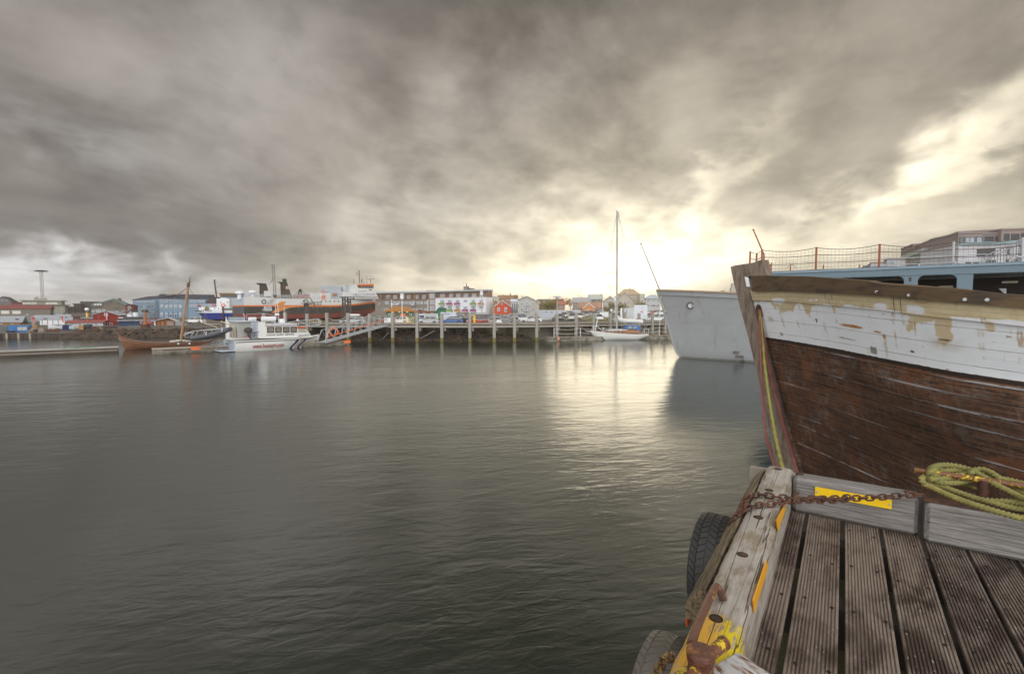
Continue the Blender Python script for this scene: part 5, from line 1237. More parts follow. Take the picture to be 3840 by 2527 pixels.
b = Bld('white_container_row', 'long row of pale site cabins along the far side of the car park', 'cabin', 2036, 2177, 132, 140); _, h = b.uz(2080, 1166); b.wall(h, 3, bmat('pale_blue_white', (.52, .56, .62))); b.flat(h, 3, W, over=.1, th=.2)
for x in (2048, 2068, 2088, 2108, 2128, 2148): b.win(x, 1170, 8, 5, M_greyroof, M_glass2)
b = Bld('grey_slate_house', 'grey roofed house with brown window wall left of the orange gable', 'house', 2149, 2211, 178); _, he = b.uz(2180, 1133); _, ha = b.uz(2180, 1117.5, 5); b.gable(he, ha, 9, bmat('dark_taupe', (.20, .17, .15)), bmat('mid_grey_roof', (.34, .34, .33)))
for y in (1140, 1158): b.win(2161, y, 10, 10, W, M_glass); b.win(2140+37, y, 8, 9, W)
b = Bld('tall_grey_roof_house', 'taller house with pale grey roof and roof lights beside the mast', 'house', 2207, 2258, 190); _, he = b.uz(2230, 1122); _, ha = b.uz(2230, 1106, 5); b.gable(he, ha, 9, bmat('dark_taupe', (.20, .17, .15)), bmat('pale_slate', (.42, .43, .40)))
for x in (2216, 2238): b.win(x, 1129, 8, 6, W)
b.chimney(2252, 1102, 3, ha-1, M_dark, off=4)
b = Bld('brick_wing', 'tan brick low wing behind the orange gable', 'building', 2172, 2252, 166); _, he = b.uz(2200, 1154); _, ha = b.uz(2200, 1136, 4); b.gable(he, ha, 8, bmat('tan_orange_wall', (.42, .20, .10)), bmat('tan_brick_roof', (.36, .19, .12)))
for x in (2180, 2240): b.win(x, 1162, 5, 6)
b = Bld('orange_gable', 'small bright orange gabled house front over the car park', 'house', 2188, 2229, 160); _, he = b.uz(2188, 1156); _, ha = b.uz(2208, 1138); b.front(he, ha, 5, bmat('orange_wall', (.60, .25, .09)), W, th=.25); b.win(2208, 1165, 10, 7, W, mul=2); b.win(2208, 1145, 5, 5, W)
b = Bld('grey_gable_house', 'pale grey gabled house with rust roof left of the yacht mast', 'house', 2263, 2312, 172); _, he = b.uz(2264, 1130); _, ha = b.uz(2286, 1112); b.front(he, ha, 12, bmat('pale_grey_wall', (.42, .41, .38)), bmat('rust_roof', (.30, .15, .08)))
for x in (2275, 2286, 2298): b.win(x, 1134, 5, 7); b.win(x, 1150, 5, 7)
b = Bld('mansion', 'tall pale mansion with hipped roof and chimneys on the right skyline', 'house', 2318, 2398, 215); _, he = b.uz(2350, 1104); _, ha = b.uz(2350, 1085, 6); b.gable(he, ha, 14, bmat('buff_stone', (.40, .35, .26)), bmat('tan_roof', (.42, .30, .19)), hip=3)
for x in (2330, 2345, 2360, 2375, 2390):
    for y in (1112, 1126): b.win(x, y, 6, 8, W)
b.chimney(2361, 1082, 8, ha-1, bmat('buff_stone', (.40, .35, .26)), off=6); b.chimney(2376, 1084, 6, ha-1, bmat('buff_stone', (.40, .35, .26)), off=6)
b = Bld('mansion', 'lower pale gabled house in front of the tall mansion', 'house', 2308, 2375, 180); _, he = b.uz(2340, 1126); _, ha = b.uz(2340, 1098); b.front(he, ha, 9, bmat('cream_grey', (.44, .41, .34)), bmat('tan_roof2', (.38, .33, .27)))
for x in (2325, 2342, 2358): b.win(x, 1134, 6, 9); b.win(x, 1150, 6, 8)
b = Bld('cream_tower_house', 'narrow cream flat topped house right of the mansion', 'house', 2399, 2418, 205); _, h = b.uz(2408, 1105); b.wall(h, 8, bmat('cream_render', (.46, .43, .34))); b.flat(h, 8, M_greyroof, over=.1); b.win(2404, 1114, 5, 7); b.win(2413, 1114, 5, 7); b.win(2408, 1130, 6, 7)
b = Bld('white_villa', 'white villa with grey roof left of the grey ship bow', 'house', 2420, 2476, 175); _, he = b.uz(2450, 1119); _, ha = b.uz(2450, 1107, 5); b.gable(he, ha, 11, bmat('grey_white_wall', (.44, .45, .46)), bmat('blue_grey_roof', (.42, .46, .50)), hip=2)
for x in (2430, 2452, 2468): b.win(x, 1128, 7, 9); b.win(x, 1144, 7, 9)
b = Bld('corrugated_store', 'low pale corrugated store left of the louvred white board', 'building', 2340, 2378, 118); _, h = b.uz(2360, 1158); b.wall(h, 4, bmat('pale_corrugated', (.50, .52, .52))); b.flat(h, 4, W, over=.1, th=.15); b.win(2350, 1168, 7, 6)
o = Bld('white_board', 'large white louvred board standing on the quay right of the yacht mast', 'billboard', 2377.5, 2428, 104); _, h0 = o.uz(2400, 1196); _, h1 = o.uz(2400, 1144)
for k in range(6): mb = MB(); mb.box(0, o.L, -.06, .06, lerp(h0, h1, k/6)+.05, lerp(h0, h1, (k+1)/6)); mb.build('panel', bmat('board_white', (.66, .70, .76)), o.t)
for x in (.3, 1.5, 2.6): mb = MB(); mb.box(x, x+.12, .06, .2, -.2, h1); mb.build('post', M_steel, o.t)
for (x0, x1, yt, Y, lab) in ((2616, 2660, 1093, 150, 'dark low roof peeping over the grey hull'), (2680, 2735, 1093.5, 150, 'pale low roof over the grey hull left of the stem')):
    b = Bld('distant_roof', lab, 'building', x0, x1, Y); _, h = b.uz(x0, yt); b.front(h-.8, h+.1, 8, M_gw, M_darkroof)
    for k in (.3, .5, .7): b.win(lerp(x0, x1, k), 1108, 6, 6)
b = Bld('pale_tower_block', 'pale tower block just left of the old boat stem', 'building', 2739, 2790, 140); _, h = b.uz(2745, 1080); b.wall(h, 8, bmat('cream_grey', (.44, .41, .34))); ul, _ = b.uz(2745, 1070); b.wall(b.uz(2750, 1062)[1], 7, bmat('cream_grey', (.44, .41, .34)), x0=ul, y0=.4, z0=h, name='upper_wall'); b.flat(h, 8, M_greyroof, over=.05, th=.1); b.win(2750, 1092, 6, 6)
# --- sheds on the wharf level (px 1440..1720)
b = Bld('green_hall', 'green hall with rusty orange hipped roof on the quay beside the ferry bow', 'building', 1447, 1552, 112)
_, he = b.uz(1500, 1167); _, ha = b.uz(1500, 1153, 4); b.gable(he, ha, 8, bmat('dull_green', (.12, .17, .11)), bmat('rusty_orange_roof', (.38, .17, .035)), hip=2.2, over=.5)
for x in (1472, 1497, 1527): b.rect('lamp_strip', x-4, x+4, 1169, 1171, mat('tube_lamp', (.9, .9, .7), .5, emit=(1, .95, .7, .6)))
b.rect('orange_nets', 1500, 1522, 1176, 1186, bmat('net_orange', (.6, .14, .05)), proud=.8); b.win(1460, 1180, 8, 8); b.win(1540, 1180, 8, 8)
b = Bld('brick_shed', 'rusty brick low shed between the green hall and the green gable', 'building', 1570, 1640, 118); _, h = b.uz(1600, 1169); b.wall(h, 5, bmat('rust_brick', (.22, .08, .045))); b.flat(h, 5, bmat('rust_brick', (.22, .08, .045)), over=.05, th=.1)
b.chimney(1575, 1161, 17, h, bmat('rust_brick', (.22, .08, .045)), off=1); b.win(1590, 1176, 8, 5); b.win(1620, 1176, 8, 5)
b = Bld('green_store', 'dark green pitched store before the white apartments', 'building', 1622, 1672, 116); _, he = b.uz(1650, 1166); u_, ha = b.uz(1645, 1156); b.front(he-1.2, ha, 7, bmat('bottle_green', (.05, .17, .11)), bmat('bottle_green_roof', (.07, .20, .14)), apex=u_, he2=b.uz(1672, 1158)[1]); b.win(1660, 1172, 6, 5)
b = Bld('white_cabin', 'white site cabin with posters behind the silver hatchback', 'cabin', 1571, 1642, 103); _, h = b.uz(1600, 1178); b.wall(h, 2.5, W); b.flat(h, 2.5, M_greyroof, over=.08, th=.12)
b.rect('poster', 1573, 1590, 1182, 1195, bmat('navy_poster', (.05, .07, .14))); b.rect('poster', 1594, 1637, 1180, 1193, bmat('grey_poster', (.40, .42, .42)))
b = Bld('white_cabin', 'white cabin with a dark handwritten sign behind the blue car', 'cabin', 1652, 1710, 105); _, h = b.uz(1680, 1174.5); b.wall(h, 2.5, bmat('blue_white', (.56, .60, .68))); b.flat(h, 2.5, W, over=.08, th=.12)
mb = MB(); u_, z_ = b.uz(1664, 1180); mb.text('HÓTEL', .42, Matrix.Translation((u_, -.02, z_)) @ Matrix.Rotation(math.pi/2, 4, 'X'), .01); mb.build('lettering', M_dark, b.t)
b = Bld('low_white_wall', 'low white garden wall behind the top of the gangway', 'wall', 1440, 1498, 100); _, h = b.uz(1470, 1192); b.wall(h, .4, W, name='wall_body'); b.flat(h, .4, M_greyroof, over=.04, th=.06)
b = Bld('long_white_wall', 'long low white wall behind the parked cars beside the orange gable', 'wall', 2250, 2282, 128); _, h = b.uz(2265, 1170); b.wall(h, .5, W, name='wall_body'); b.flat(h, .5, M_greyroof, over=.04, th=.06)
# --- modern terraced apartments upper right
M_ap = bmat('apartment_white_stone', (.50, .50, .53), c2=(.42, .41, .43), mixr=(.45, .6)); M_ap2 = bmat('mauve_cladding', (.27, .205, .18), c2=(.22, .19, .185), mixr=(.4, .6)); M_bal = mat('balcony_glass', (.20, .30, .32), .55, var=.15)
z2 = lambda x, y: (3000 + x*.353, 820 + y*.353)
M_sgl = mat('smoked_glass', (.05, .055, .06), .5, spec=.25)
def zw(x0, y0, x1, y1, off=0, mf=None, mg=None, mul=1):
    (a, c), (d_, e) = z2(x0, y0), z2(x1, y1); b.win((a+d_)/2, (c+e)/2, d_-a, e-c, mf or M_dark, mg or M_sgl, off=off, mul=mul)
def tier(x0, y0, x1, y1, depth, m, off, name, zb=-.5, cap=True):
    u0, za = b.uz(*z2(x0, y0), off); u1, zb_ = b.uz(*z2(x1, y1), off); h = (za+zb_)/2; mb = MB(); mb.box(u0, u1, off, off+depth, zb, h); mb.build(name, m, b.t)
    if cap: mb = MB(); mb.box(u0-.1, u1+.1, off-.15, off+depth, h+.003, h+.28); mb.build('roof_edge', M_ap2, b.t)
    return h
def brail(x0, y0, x1, y1, off=0): (a, c), (d_, e) = z2(x0, y0), z2(x1, y1); b.rect('balcony_rail', a, d_, c, e, M_bal, off=off, proud=.4, d=.04)
b = Bld('terraced_apartments', 'receding left wing of the modern stepped apartments with glass balconies', 'building', 3378, 3594, 128, 92)
tier(1072, 372, 1290, 348, 9, M_ap, 0, 'wall', cap=False); tier(1290, 345, 1470, 320, 9, M_ap, 0.01, 'wall', cap=False); tier(1470, 322, 1683, 285, 9, M_ap, .02, 'wall', cap=False)
tier(1074, 318, 1200, 292, 7, M_ap2, 1.2, 'terrace_storey', 2.5); tier(1200, 288, 1440, 240, 7, M_ap2, 1.6, 'terrace_storey', 2.5); tier(1440, 226, 1540, 205, 7, M_ap2, 1.4, 'terrace_storey', 2.5); tier(1541, 192, 1683, 165, 7, M_ap2, 1.2, 'terrace_storey', 2.5)
zw(1470, 342, 1600, 408); zw(1228, 382, 1318, 440); zw(1338, 374, 1450, 465, mf=M_ap2, mg=M_sgl); zw(1110, 428, 1210, 515, mf=M_ap2, mg=M_sgl); zw(1500, 490, 1600, 520); zw(1350, 500, 1450, 522)
for q_ in ((1180, 304, 1225, 335), (1095, 334, 1160, 372)): zw(*q_, off=1.2)
for q_ in ((1240, 300, 1300, 340), (1320, 280, 1400, 335)): zw(*q_, off=1.6)
zw(1450, 245, 1530, 300, off=1.4); zw(1560, 215, 1660, 285, off=1.2, mf=M_ap2, mg=M_glass2)
brail(1100, 372, 1285, 408); brail(1300, 300, 1460, 345); brail(1475, 270, 1680, 318); brail(1230, 440, 1320, 478); brail(1475, 408, 1610, 446)
b = Bld('terraced_apartments', 'right wing of the modern stepped apartments, facing the camera over the stairway', 'building', 3594, 4500, 92, 84)
tier(1684, 268, 3200, 258, 12, M_ap, 0, 'wall', cap=False)
tier(1684, 160, 1945, 160, 9, M_ap2, 1.5, 'terrace_storey', 2.5); tier(1946, 166, 2140, 160, 9, M_ap2, 2.4, 'terrace_storey', 2.5); tier(2141, 118, 2800, 108, 9, M_ap2, 1.6, 'terrace_storey', 2.5)
zw(1875, 318, 2075, 405); zw(1755, 462, 1900, 520); zw(1960, 440, 2080, 520); zw(2200, 300, 2330, 380); zw(2180, 430, 2300, 520)
for q_ in ((1667+25, 195, 1742, 262), (1748, 195, 1860, 262), (1868, 192, 1940, 262)): zw(*q_, off=1.5, mg=M_glass if q_[0] < 1700 else M_glass2)
for q_ in ((1960, 188, 2060, 255), (2070, 185, 2130, 255)): zw(*q_, off=2.4)
for q_ in ((2165, 160, 2225, 240), (2240, 160, 2330, 240), (2345, 150, 2450, 240)): zw(*q_, off=1.6)
brail(1690, 245, 2140, 282); brail(2141, 225, 2600, 268)
for (x0, x1, yt, Y, lab) in ((3232, 3262, 1000, 120, 'lowest small block at the left foot of the stepped apartments'), (3258, 3322, 987, 117, 'second small block stepping up towards the apartments'), (3318, 3388, 972, 114, 'third pale block next to the stepped apartments')):
    c_ = Bld('terrace_block', lab, 'building', x0, x1, Y); _, h = c_.uz((x0+x1)/2, yt); c_.wall(h, 10, M_ap if x0 > 3240 else M_ap2); c_.flat(h, 10, M_ap2, over=.1, th=.3)
    c_.win(lerp(x0, x1, .35), yt+14, (x1-x0)*.4, 12, M_steel, M_glass2, mul=2)
# ---------------------------------------------------------------- boats and ships
r3 = lambda x, y: (680 + x/3.642, 950 + y/3.642)
r4 = lambda x, y: (1100 + x/3.642, 950 + y/3.642)
r7 = lambda x, y: (2200 + x*.4023, 750 + y*.4023)
zE = lambda x, y: (820 + x/5.409, 1200 + y/5.409)
RX = Matrix.Rotation(math.pi/2, 4, 'X')
def plane(name, label, cat, pxA, YA, L_or_px2, alpha=None, Y2=None, zg=0.0):
    """a thing whose local x runs along its near side; alpha degrees from +X towards +Y"""
    if alpha is not None:
        A = P(pxA, 1164, YA); a2 = (L_or_px2-1920)/f; c, s = math.cos(math.radians(alpha)), math.sin(math.radians(alpha))
        t = (a2*A.y - A.x)/(c - a2*s); Y2 = A.y + s*t
    return Bld(name, label, cat, pxA, L_or_px2, YA, Y2, zg=zg)
def loft(parent, name, sections, m, closed=False, cap0=True, cap1=True, smooth=True, sharp=35, mi=None):
    mb = MB(); n = len(sections[0]); vs = [p for s in sections for p in s]; fs = []; mis = []
    for i in range(len(sections)-1):
        for k in range(n - (0 if closed else 1)):
            k2 = (k+1) % n; fs.append((i*n+k, i*n+k2, (i+1)*n+k2, (i+1)*n+k)); mis.append(mi[k] if mi else 0)
    mb._add(vs, fs); mb.mi = mis
    if cap0: mb.face(sections[0])
    if cap1: mb.face(sections[-1])
    return mb.build(name, m, parent, smooth=smooth, sharp=sharp)
def poly(b, pts, name, m, off=0.0, t=.05, proud=.02, parent=None):
    """picture polygon on the plane y=off, real thickness"""
    q = [b.uz(*p, off) for p in pts]; mb = MB(); mb.prism(q, 'y', off-proud-t, off-proud); return mb.build(name, m, parent or b.t)
def ppipe(b, pts, r, name, m, off=0.0, n=6, parent=None, mb=None):
    q = [Vector((*(lambda uz_: (uz_[0], (p[2] if len(p) > 2 else off), uz_[1]))(b.uz(p[0], p[1], p[2] if len(p) > 2 else off)),)) for p in pts]
    if mb is not None: mb.tube(q, r, n); return mb
    mb = MB(); mb.tube(q, r, n); return mb.build(name, m, parent or b.t, smooth=True)
def boxp(b, x0, x1, y0, y1, ya, yb, name, m, bev=.05, parent=None):
    """box from a picture rectangle on plane y=ya, running back to yb"""
    u0, z0 = b.uz(x0, y1, ya); u1, z1_ = b.uz(x1, y0, ya); mb = MB(); mb.box(u0, u1, ya, yb, z0, z1_, bev=bev); return mb.build(name, m, parent or b.t)
# ===== tour boat
M_gel = mat('white_gelcoat', (.74, .74, .70), .35, var=.05, c2=(.55, .52, .45), mixr=(.6, .8)); M_gelshade = mat('shaded_gelcoat', (.44, .50, .56), .5, var=.08)  # second gelcoat is a blue-grey copy: shade of the stern faces painted in
B = plane('tour_boat', 'white passenger tour boat with red web address on its side', 'boat', 880, 58.1, 1196, 48)
bm = 4.2; T = B.t
L = B.uz(1196, 1263, bm/2)[0]
def zrow(pts, u):  # pixel polyline -> z at local u (near plane)
    return interp([(lambda a: (a[0], a[1]))(B.uz(*r3(*p))) for p in pts], u)
gun = [(730, 1203), (1000, 1190), (1400, 1172), (1700, 1158), (1800, 1152), (1880, 1135)]
secs = []
for i in range(19):
    k = i/18; u = L*k; hb = bm/2*(1 if k < .45 else max(0.02, 1 - ((k-.45)/.55)**2.2)); hw = bm/2*.93*(1 if k < .35 else max(0.0, 1 - ((k-.35)/.53)**1.8)) if k < .88 else 0.0
    zt = zrow(gun, u); zl = -.35 if k < .8 else lerp(-.35, zt-.25, ((k-.8)/.2)**1.3); zm = lerp(.15, zt*.55, max(0, (k-.55)/.45))
    half = [(hb, zt), (hb+.05 if k < .9 else hb, zt-.12), (lerp(hw, hb, .78), lerp(zm, zt, .45)), (hw, zm), (hw*.8, zl), (0, zl-.0)]
    secs.append([(u, bm/2 - y, z) for y, z in half] + [(u, bm/2 + y, z) for y, z in half[-2::-1]])
loft(T, 'hull', secs, M_gel, cap1=True)
secs2 = [[s[0], (s[0][0], bm/2, s[0][2]+.05), s[-1]] for s in secs]; loft(T, 'deck', secs2, M_gel, cap0=False, cap1=False)
mb = MB(); mb.tube([Vector(s[1]) + Vector((0, -.03, .0)) for s in secs[:-1]], .055, 6); mb.build('rub_rail', M_dark, T, smooth=True)
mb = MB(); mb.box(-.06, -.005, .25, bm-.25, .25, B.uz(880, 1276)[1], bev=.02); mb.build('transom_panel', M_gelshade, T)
mb = MB(); mb.text('TUNGATA', .3, Matrix.Translation((-.07, bm-.7, .75)) @ Matrix.Rotation(-math.pi/2, 4, 'Z') @ RX, .006); mb.build('lettering', M_dark, T)
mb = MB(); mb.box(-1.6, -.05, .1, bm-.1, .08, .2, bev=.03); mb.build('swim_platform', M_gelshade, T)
mb = MB(); 
for y in (.15, 2.0, bm-.15): mb.tube([(-1.55, y, .2), (-1.55, y, .75), (-.1, y, .9)], .03, 5)
mb.tube([(-1.55, .15, .75), (-1.55, bm-.15, .75)], .03, 5); mb.build('platform_rail', M_steel, T)
o_ = .45
cab = [r3(1050, 1160), r3(1050, 938), r3(1148, 936), r3(1158, 985), r3(1578, 968), r3(1590, 1030), r3(1690, 1030), r3(1770, 1110), r3(1772, 1150)]
q = [B.uz(*p, o_) for p in cab]; mb = MB(); mb.prism(q, 'y', o_, bm-o_); mb.build('cabin', M_gel, T)
top = [r3(1148, 985), r3(1150, 976), r3(1580, 960), r3(1580, 970)]; q = [B.uz(*p, o_) for p in top]; mb = MB(); mb.prism(q, 'y', o_-.12, bm-o_+.12); mb.build('roof', M_white, T)
q = [B.uz(*r3(*p), o_) for p in ((1578, 1003), (1690, 1003), (1702, 1020), (1582, 1022))]; mb = MB(); mb.prism(q, 'y', o_-.15, bm-o_+.15); mb.build('visor', mat('red_visor', (.62, .09, .03), .45), T)
mb = MB(); [ppipe(B, [r3(*p) for p in ((1150, 940), (1152, 993), (1578, 978))], .025, '', None, off=o_-.13, mb=mb)]; mb.build('trim_line', mat('maroon_trim', (.25, .1, .1), .5), T)
for x0, x1, y0, y1 in ((1172, 1265, 1003, 1087), (1283, 1368, 1003, 1084), (1389, 1474, 1002, 1083), (1490, 1574, 1000, 1080)):
    (a, c), (d_, e) = r3(x0, y0), r3(x1, y1); w_ = B.win((a+d_)/2, (c+e)/2, d_-a, e-c, M_dark, mat('brownish_glass', (.20, .18, .14), .12, var=.5, vscale=3), off=o_, mul=0)
poly(B, [r3(*p) for p in ((1592, 1036), (1684, 1032), (1718, 1080), (1596, 1080))], 'windscreen', mat('pale_windscreen', (.40, .38, .32), .12, var=.2), off=o_, t=.02, proud=.004)
u_, z_ = B.uz(*r3(975, 1287)); ang_ = math.radians(3)
hullm = lambda u, y, z, tl=0.0: Matrix.Translation((u, y, z)) @ Matrix.Rotation(tl, 4, 'Y') @ RX
M_brtxt = mat('red_brown_lettering', (.28, .035, .02), .5)
ue, _ = B.uz(*r3(1410, 1260)); mb = MB(); mb.text('www.hesteyri.com', .78, hullm(u_, -.075, z_-.10), .012, sx=(ue-u_)/(.78*7.75), bold=.006); mb.build('lettering', M_brtxt, T)
u_, z_ = B.uz(*r3(1160, 1128), o_); ue, _ = B.uz(*r3(1580, 1115), o_); mb = MB(); mb.text('Hornstrandir - Jökulfirðir - Ísafjarðardjúp', .36, hullm(u_, o_-.012, z_), .006, sx=(ue-u_)/(.36*18.6)); mb.build('lettering', M_dark, T)
u_, z_ = B.uz(*r3(1600, 1138), .3); mb = MB(); mb.text('HESTEYRI ÍS 95', .34, hullm(u_, .16, z_, -.06), .006, sx=.8); mb.build('lettering', M_dark, T)
u_, z_ = B.uz(*r3(845, 1145), .2); mb = MB(); mb.text('862-2221', .28, hullm(u_, .17, z_), .006); mb.build('lettering', mat('red_lettering', (.6, .03, .03), .5), T)
for x, m_ in ((1500, 'navy'), (1555, 'wh'), (1578, 'red'), (1598, 'wh'), (1615, 'navy')):
    wd = {'navy': 42, 'wh': 13, 'red': 16}[m_]; k = 0
    if m_ == 'wh': continue
    pts = [r3(x, 1302), r3(x+wd, 1299), r3(x+wd+92, 1170), r3(x+92, 1173)]
    q = [B.uz(*p) for p in pts]; u0 = q[0][0]
    def yh_(u, z): kk = max(0, u/L); hb = bm/2*(1 if kk < .45 else 1 - ((kk-.45)/.55)**2.2); return bm/2 - hb
    mm = {'navy': mat('navy_stripe', (.02, .03, .14), .5), 'red': mat('red_stripe', (.45, .04, .03), .5)}[m_]
    mb = MB(); rows_ = []
    for j in range(7):
        kz = j/6; a = (lerp(q[0][0], q[3][0], kz), lerp(q[0][1], q[3][1], kz)); c = (lerp(q[1][0], q[2][0], kz), lerp(q[1][1], q[2][1], kz)); r_ = []
        for s_ in (0, .5, 1):
            uu, zz = lerp(a[0], c[0], s_), lerp(a[1], c[1], s_)
            # hull half-breadth at this u, z by interpolating the loft sections
            fi = min(17.999, max(0, uu/L*18)); i0 = int(fi); fr_ = fi - i0
            def yat(sec):
                hs = [(sec[m2][2], sec[m2][1]) for m2 in range(5, -1, -1)]; return interp(hs, zz)
            r_.append((uu, lerp(yat(secs[i0]), yat(secs[i0+1]), fr_) - .03, zz))
        rows_.append(r_)
    mb.grid(rows_); mb.grid([[(p[0], p[1]+.02, p[2]) for p in r_] for r_ in rows_]); mb.build('stripe', mm, T)
boxp(B, r3(768, 0)[0], r3(958, 0)[0], r3(0, 935)[1], r3(0, 1160)[1], .7, bm-.7, 'aft_shelter', mat('shelter_grey', (.36, .36, .34), .5))
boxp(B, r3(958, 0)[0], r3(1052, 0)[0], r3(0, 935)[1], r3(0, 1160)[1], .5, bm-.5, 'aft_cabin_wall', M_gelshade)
boxp(B, r3(755, 0)[0], r3(1060, 0)[0], r3(0, 925)[1], r3(0, 937)[1], .35, bm-.35, 'aft_roof', M_white)
mb = MB()
for x in (975, 1010): ppipe(B, [r3(x, 960), r3(x, 1150)], .025, '', None, off=.42, mb=mb)
for y in (965, 995, 1025, 1055, 1085, 1115, 1145): ppipe(B, [r3(975, y), r3(1010, y)], .02, '', None, off=.42, mb=mb)
mb.build('ladder', M_steel, T)
mb = MB(); pts = [r3(980, 1090), r3(1035, 1088), r3(1035, 1158), r3(980, 1158)]
for y in (1088, 1112, 1135, 1158): ppipe(B, [r3(965, y), r3(1035, y)], .022, '', None, off=.2, mb=mb)
for x in (965, 1000, 1035): ppipe(B, [r3(x, 1088), r3(x, 1158)], .022, '', None, off=.2, mb=mb)
mb.build('wire_crate', M_dark, T)
for (x0, x1, y0, y1) in ((940, 1045, 866, 925), (1120, 1310, 855, 940)):
    u0, z0 = B.uz(*r3(x0, y1), 1.4); u1, z1_ = B.uz(*r3(x1, y0), 1.4); rr_ = (z1_-z0)*.42; mb = MB(); pr = []
    n_ = 12 if x1-x0 > 150 else 6
    prof = [(0.001, 0), (rr_*.8, .02)]
    for k in range(n_): prof += [(rr_, (u1-u0)*(k+.3)/n_), (rr_*.93, (u1-u0)*(k+.85)/n_)]
    prof += [(rr_*.8, (u1-u0)-.02), (.001, (u1-u0))]
    mb.lathe(prof, 16, Matrix.Translation((u0, 2.0, (z0+z1_)/2)) @ Matrix.Rotation(math.pi/2, 4, 'Y')); mb.build('liferaft_canister', M_white, T, smooth=True)
    mb = MB(); mb.box(u0+.2, u0+.35, 1.5, 2.5, z0-.35, z0+.1); mb.box(u1-.35, u1-.2, 1.5, 2.5, z0-.35, z0+.1); mb.build('canister_cradle', M_steel, T)
mb = MB()
for yy in (.7, 3.4):
    ppipe(B, [(*r3(893, 930), yy), (*r3(893, 830), yy), (*r3(1040, 830), yy), (*r3(1040, 820), yy), (*r3(1180, 830), yy), (*r3(1300, 860), yy), (*r3(1330, 925), yy)], .035, '', None, mb=mb)
    ppipe(B, [(*r3(893, 880), yy), (*r3(1100, 880), yy)], .025, '', None, mb=mb)
mb.build('roof_rail', M_steel, T)
for nm, pts, rd in (('antenna', [(1287, 900), (1287, 700)], .025), ('antenna', [(1408, 920), (1403, 730)], .025), ('radio_mast', [(1335, 940), (1310, 640)], .03), ('aft_antenna', [(868, 930), (848, 820)], .03)): ppipe(B, [r3(*p) for p in pts], rd, nm, M_white, off=2.1)
boxp(B, r3(1295, 0)[0], r3(1345, 0)[0], r3(0, 820)[1], r3(0, 850)[1], 1.8, 2.4, 'radar', M_white, bev=.1)
boxp(B, r3(1350, 0)[0], r3(1420, 0)[0], r3(0, 895)[1], r3(0, 960)[1], 1.6, 2.4, 'search_light', M_white, bev=.12)
ppipe(B, [r3(1600, 1000), r3(1600, 920)], .03, 'horn_post', M_steel, off=1.6); boxp(B, r3(1583, 0)[0], r3(1612, 0)[0], r3(0, 898)[1], r3(0, 925)[1], 1.4, 1.8, 'lamp', M_white, bev=.1)
poly(B, [r3(*p) for p in ((846, 835), (870, 845), (874, 892), (850, 885))], 'flag', mat('flag_cloth', (.45, .2, .25), .8, var=.4, vscale=4), off=2.1, t=.02)
# bow rail
mb = MB()
for yy in (.55,):
    ppipe(B, [(*r3(1600, 1150), .2), (*r3(1605, 1120), .3), (*r3(1700, 1132), 1.0)], .025, '', None, mb=mb)
mb.build('bow_rail', M_steel, T)
# davit frame at the stern
mb = MB()
for yy in (1.0, 3.2):
    dy_ = 0 if yy == 1.0 else 0
ppipe(B, [(*r3(285, 942), 3.2), (*r3(485, 1010), 3.2), (*r3(485, 1040), 3.2)], .07, '', None, mb=mb); ppipe(B, [(*r3(538, 930), 1.0), (*r3(725, 1000), 1.0), (*r3(735, 1160), 1.0)], .08, '', None, mb=mb)
ppipe(B, [(*r3(320, 965), 2), (*r3(545, 960), 2), (*r3(545, 1010), 2)], .04, '', None, mb=mb)
for y in (1005, 1030, 1055, 1080, 1105): ppipe(B, [(*r3(690, y), .9), (*r3(770, y-5), .9)], .03, '', None, mb=mb)
ppipe(B, [(*r3(695, 985), .9), (*r3(700, 1160), .9)], .05, '', None, mb=mb)
mb.build('davit_frame', mat('cream_davit', (.55, .48, .36), .6), T)
mb = MB()
for k in range(3): ppipe(B, [(*r3(40, 1120 - k*16), 3.6), (*r3(170, 1062 - k*0), 3.6), (*r3(620, 1010 + k*12), 3.0)], .035, '', None, mb=mb)
for x, y in ((170, 1062), (230, 1055), (330, 1045), (430, 1035)): ppipe(B, [(*r3(x, y), 3.4), (*r3(x-40, y+80), 3.4)], .035, '', None, mb=mb)
ppipe(B, [(*r3(130, 1150), 3.6), (*r3(50, 1145), 3.6), (*r3(30, 1110), 3.6), (*r3(60, 1095), 3.6), (*r3(180, 1085), 3.6)], .035, '', None, mb=mb)
mb.build('stern_gantry', M_steel, T)
# RIB hanging at the stern
RB = plane('inflatable_boat', 'black grey inflatable dinghy hoisted tilted behind the tour boat', 'dinghy', 714, 56.5, 866, 20)
M_rib = mat('grey_black_hypalon', (.085, .09, .10), .55, var=.2)
upper = [r3(140, 1150), r3(300, 1115), (720+20, 1252), r3(480, 1072), r3(560, 1040), r3(630, 1025), r3(662, 1040)]
upper = [r3(135, 1158), r3(300, 1125), r3(450, 1085), r3(560, 1045), r3(640, 1025)]
mb = MB()
def pt(p, y): u, z = RB.uz(*p, y); return Vector((u, y, z))
for yy in (-.0, 1.6): mb.tube(catmull([pt(p, yy) for p in [r3(125, 1160), r3(300, 1132), r3(450, 1100), r3(560, 1062), r3(620, 1048)]] + [pt(r3(668, 1035), .8)] if yy == 0 else [pt(p, yy) for p in [r3(125, 1160), r3(300, 1132), r3(450, 1100), r3(560, 1062), r3(620, 1048)]] + [pt(r3(668, 1035), .8)], 5), .27, 12)
mb.build('tube', M_rib, RB.t, smooth=True)
s_ = []
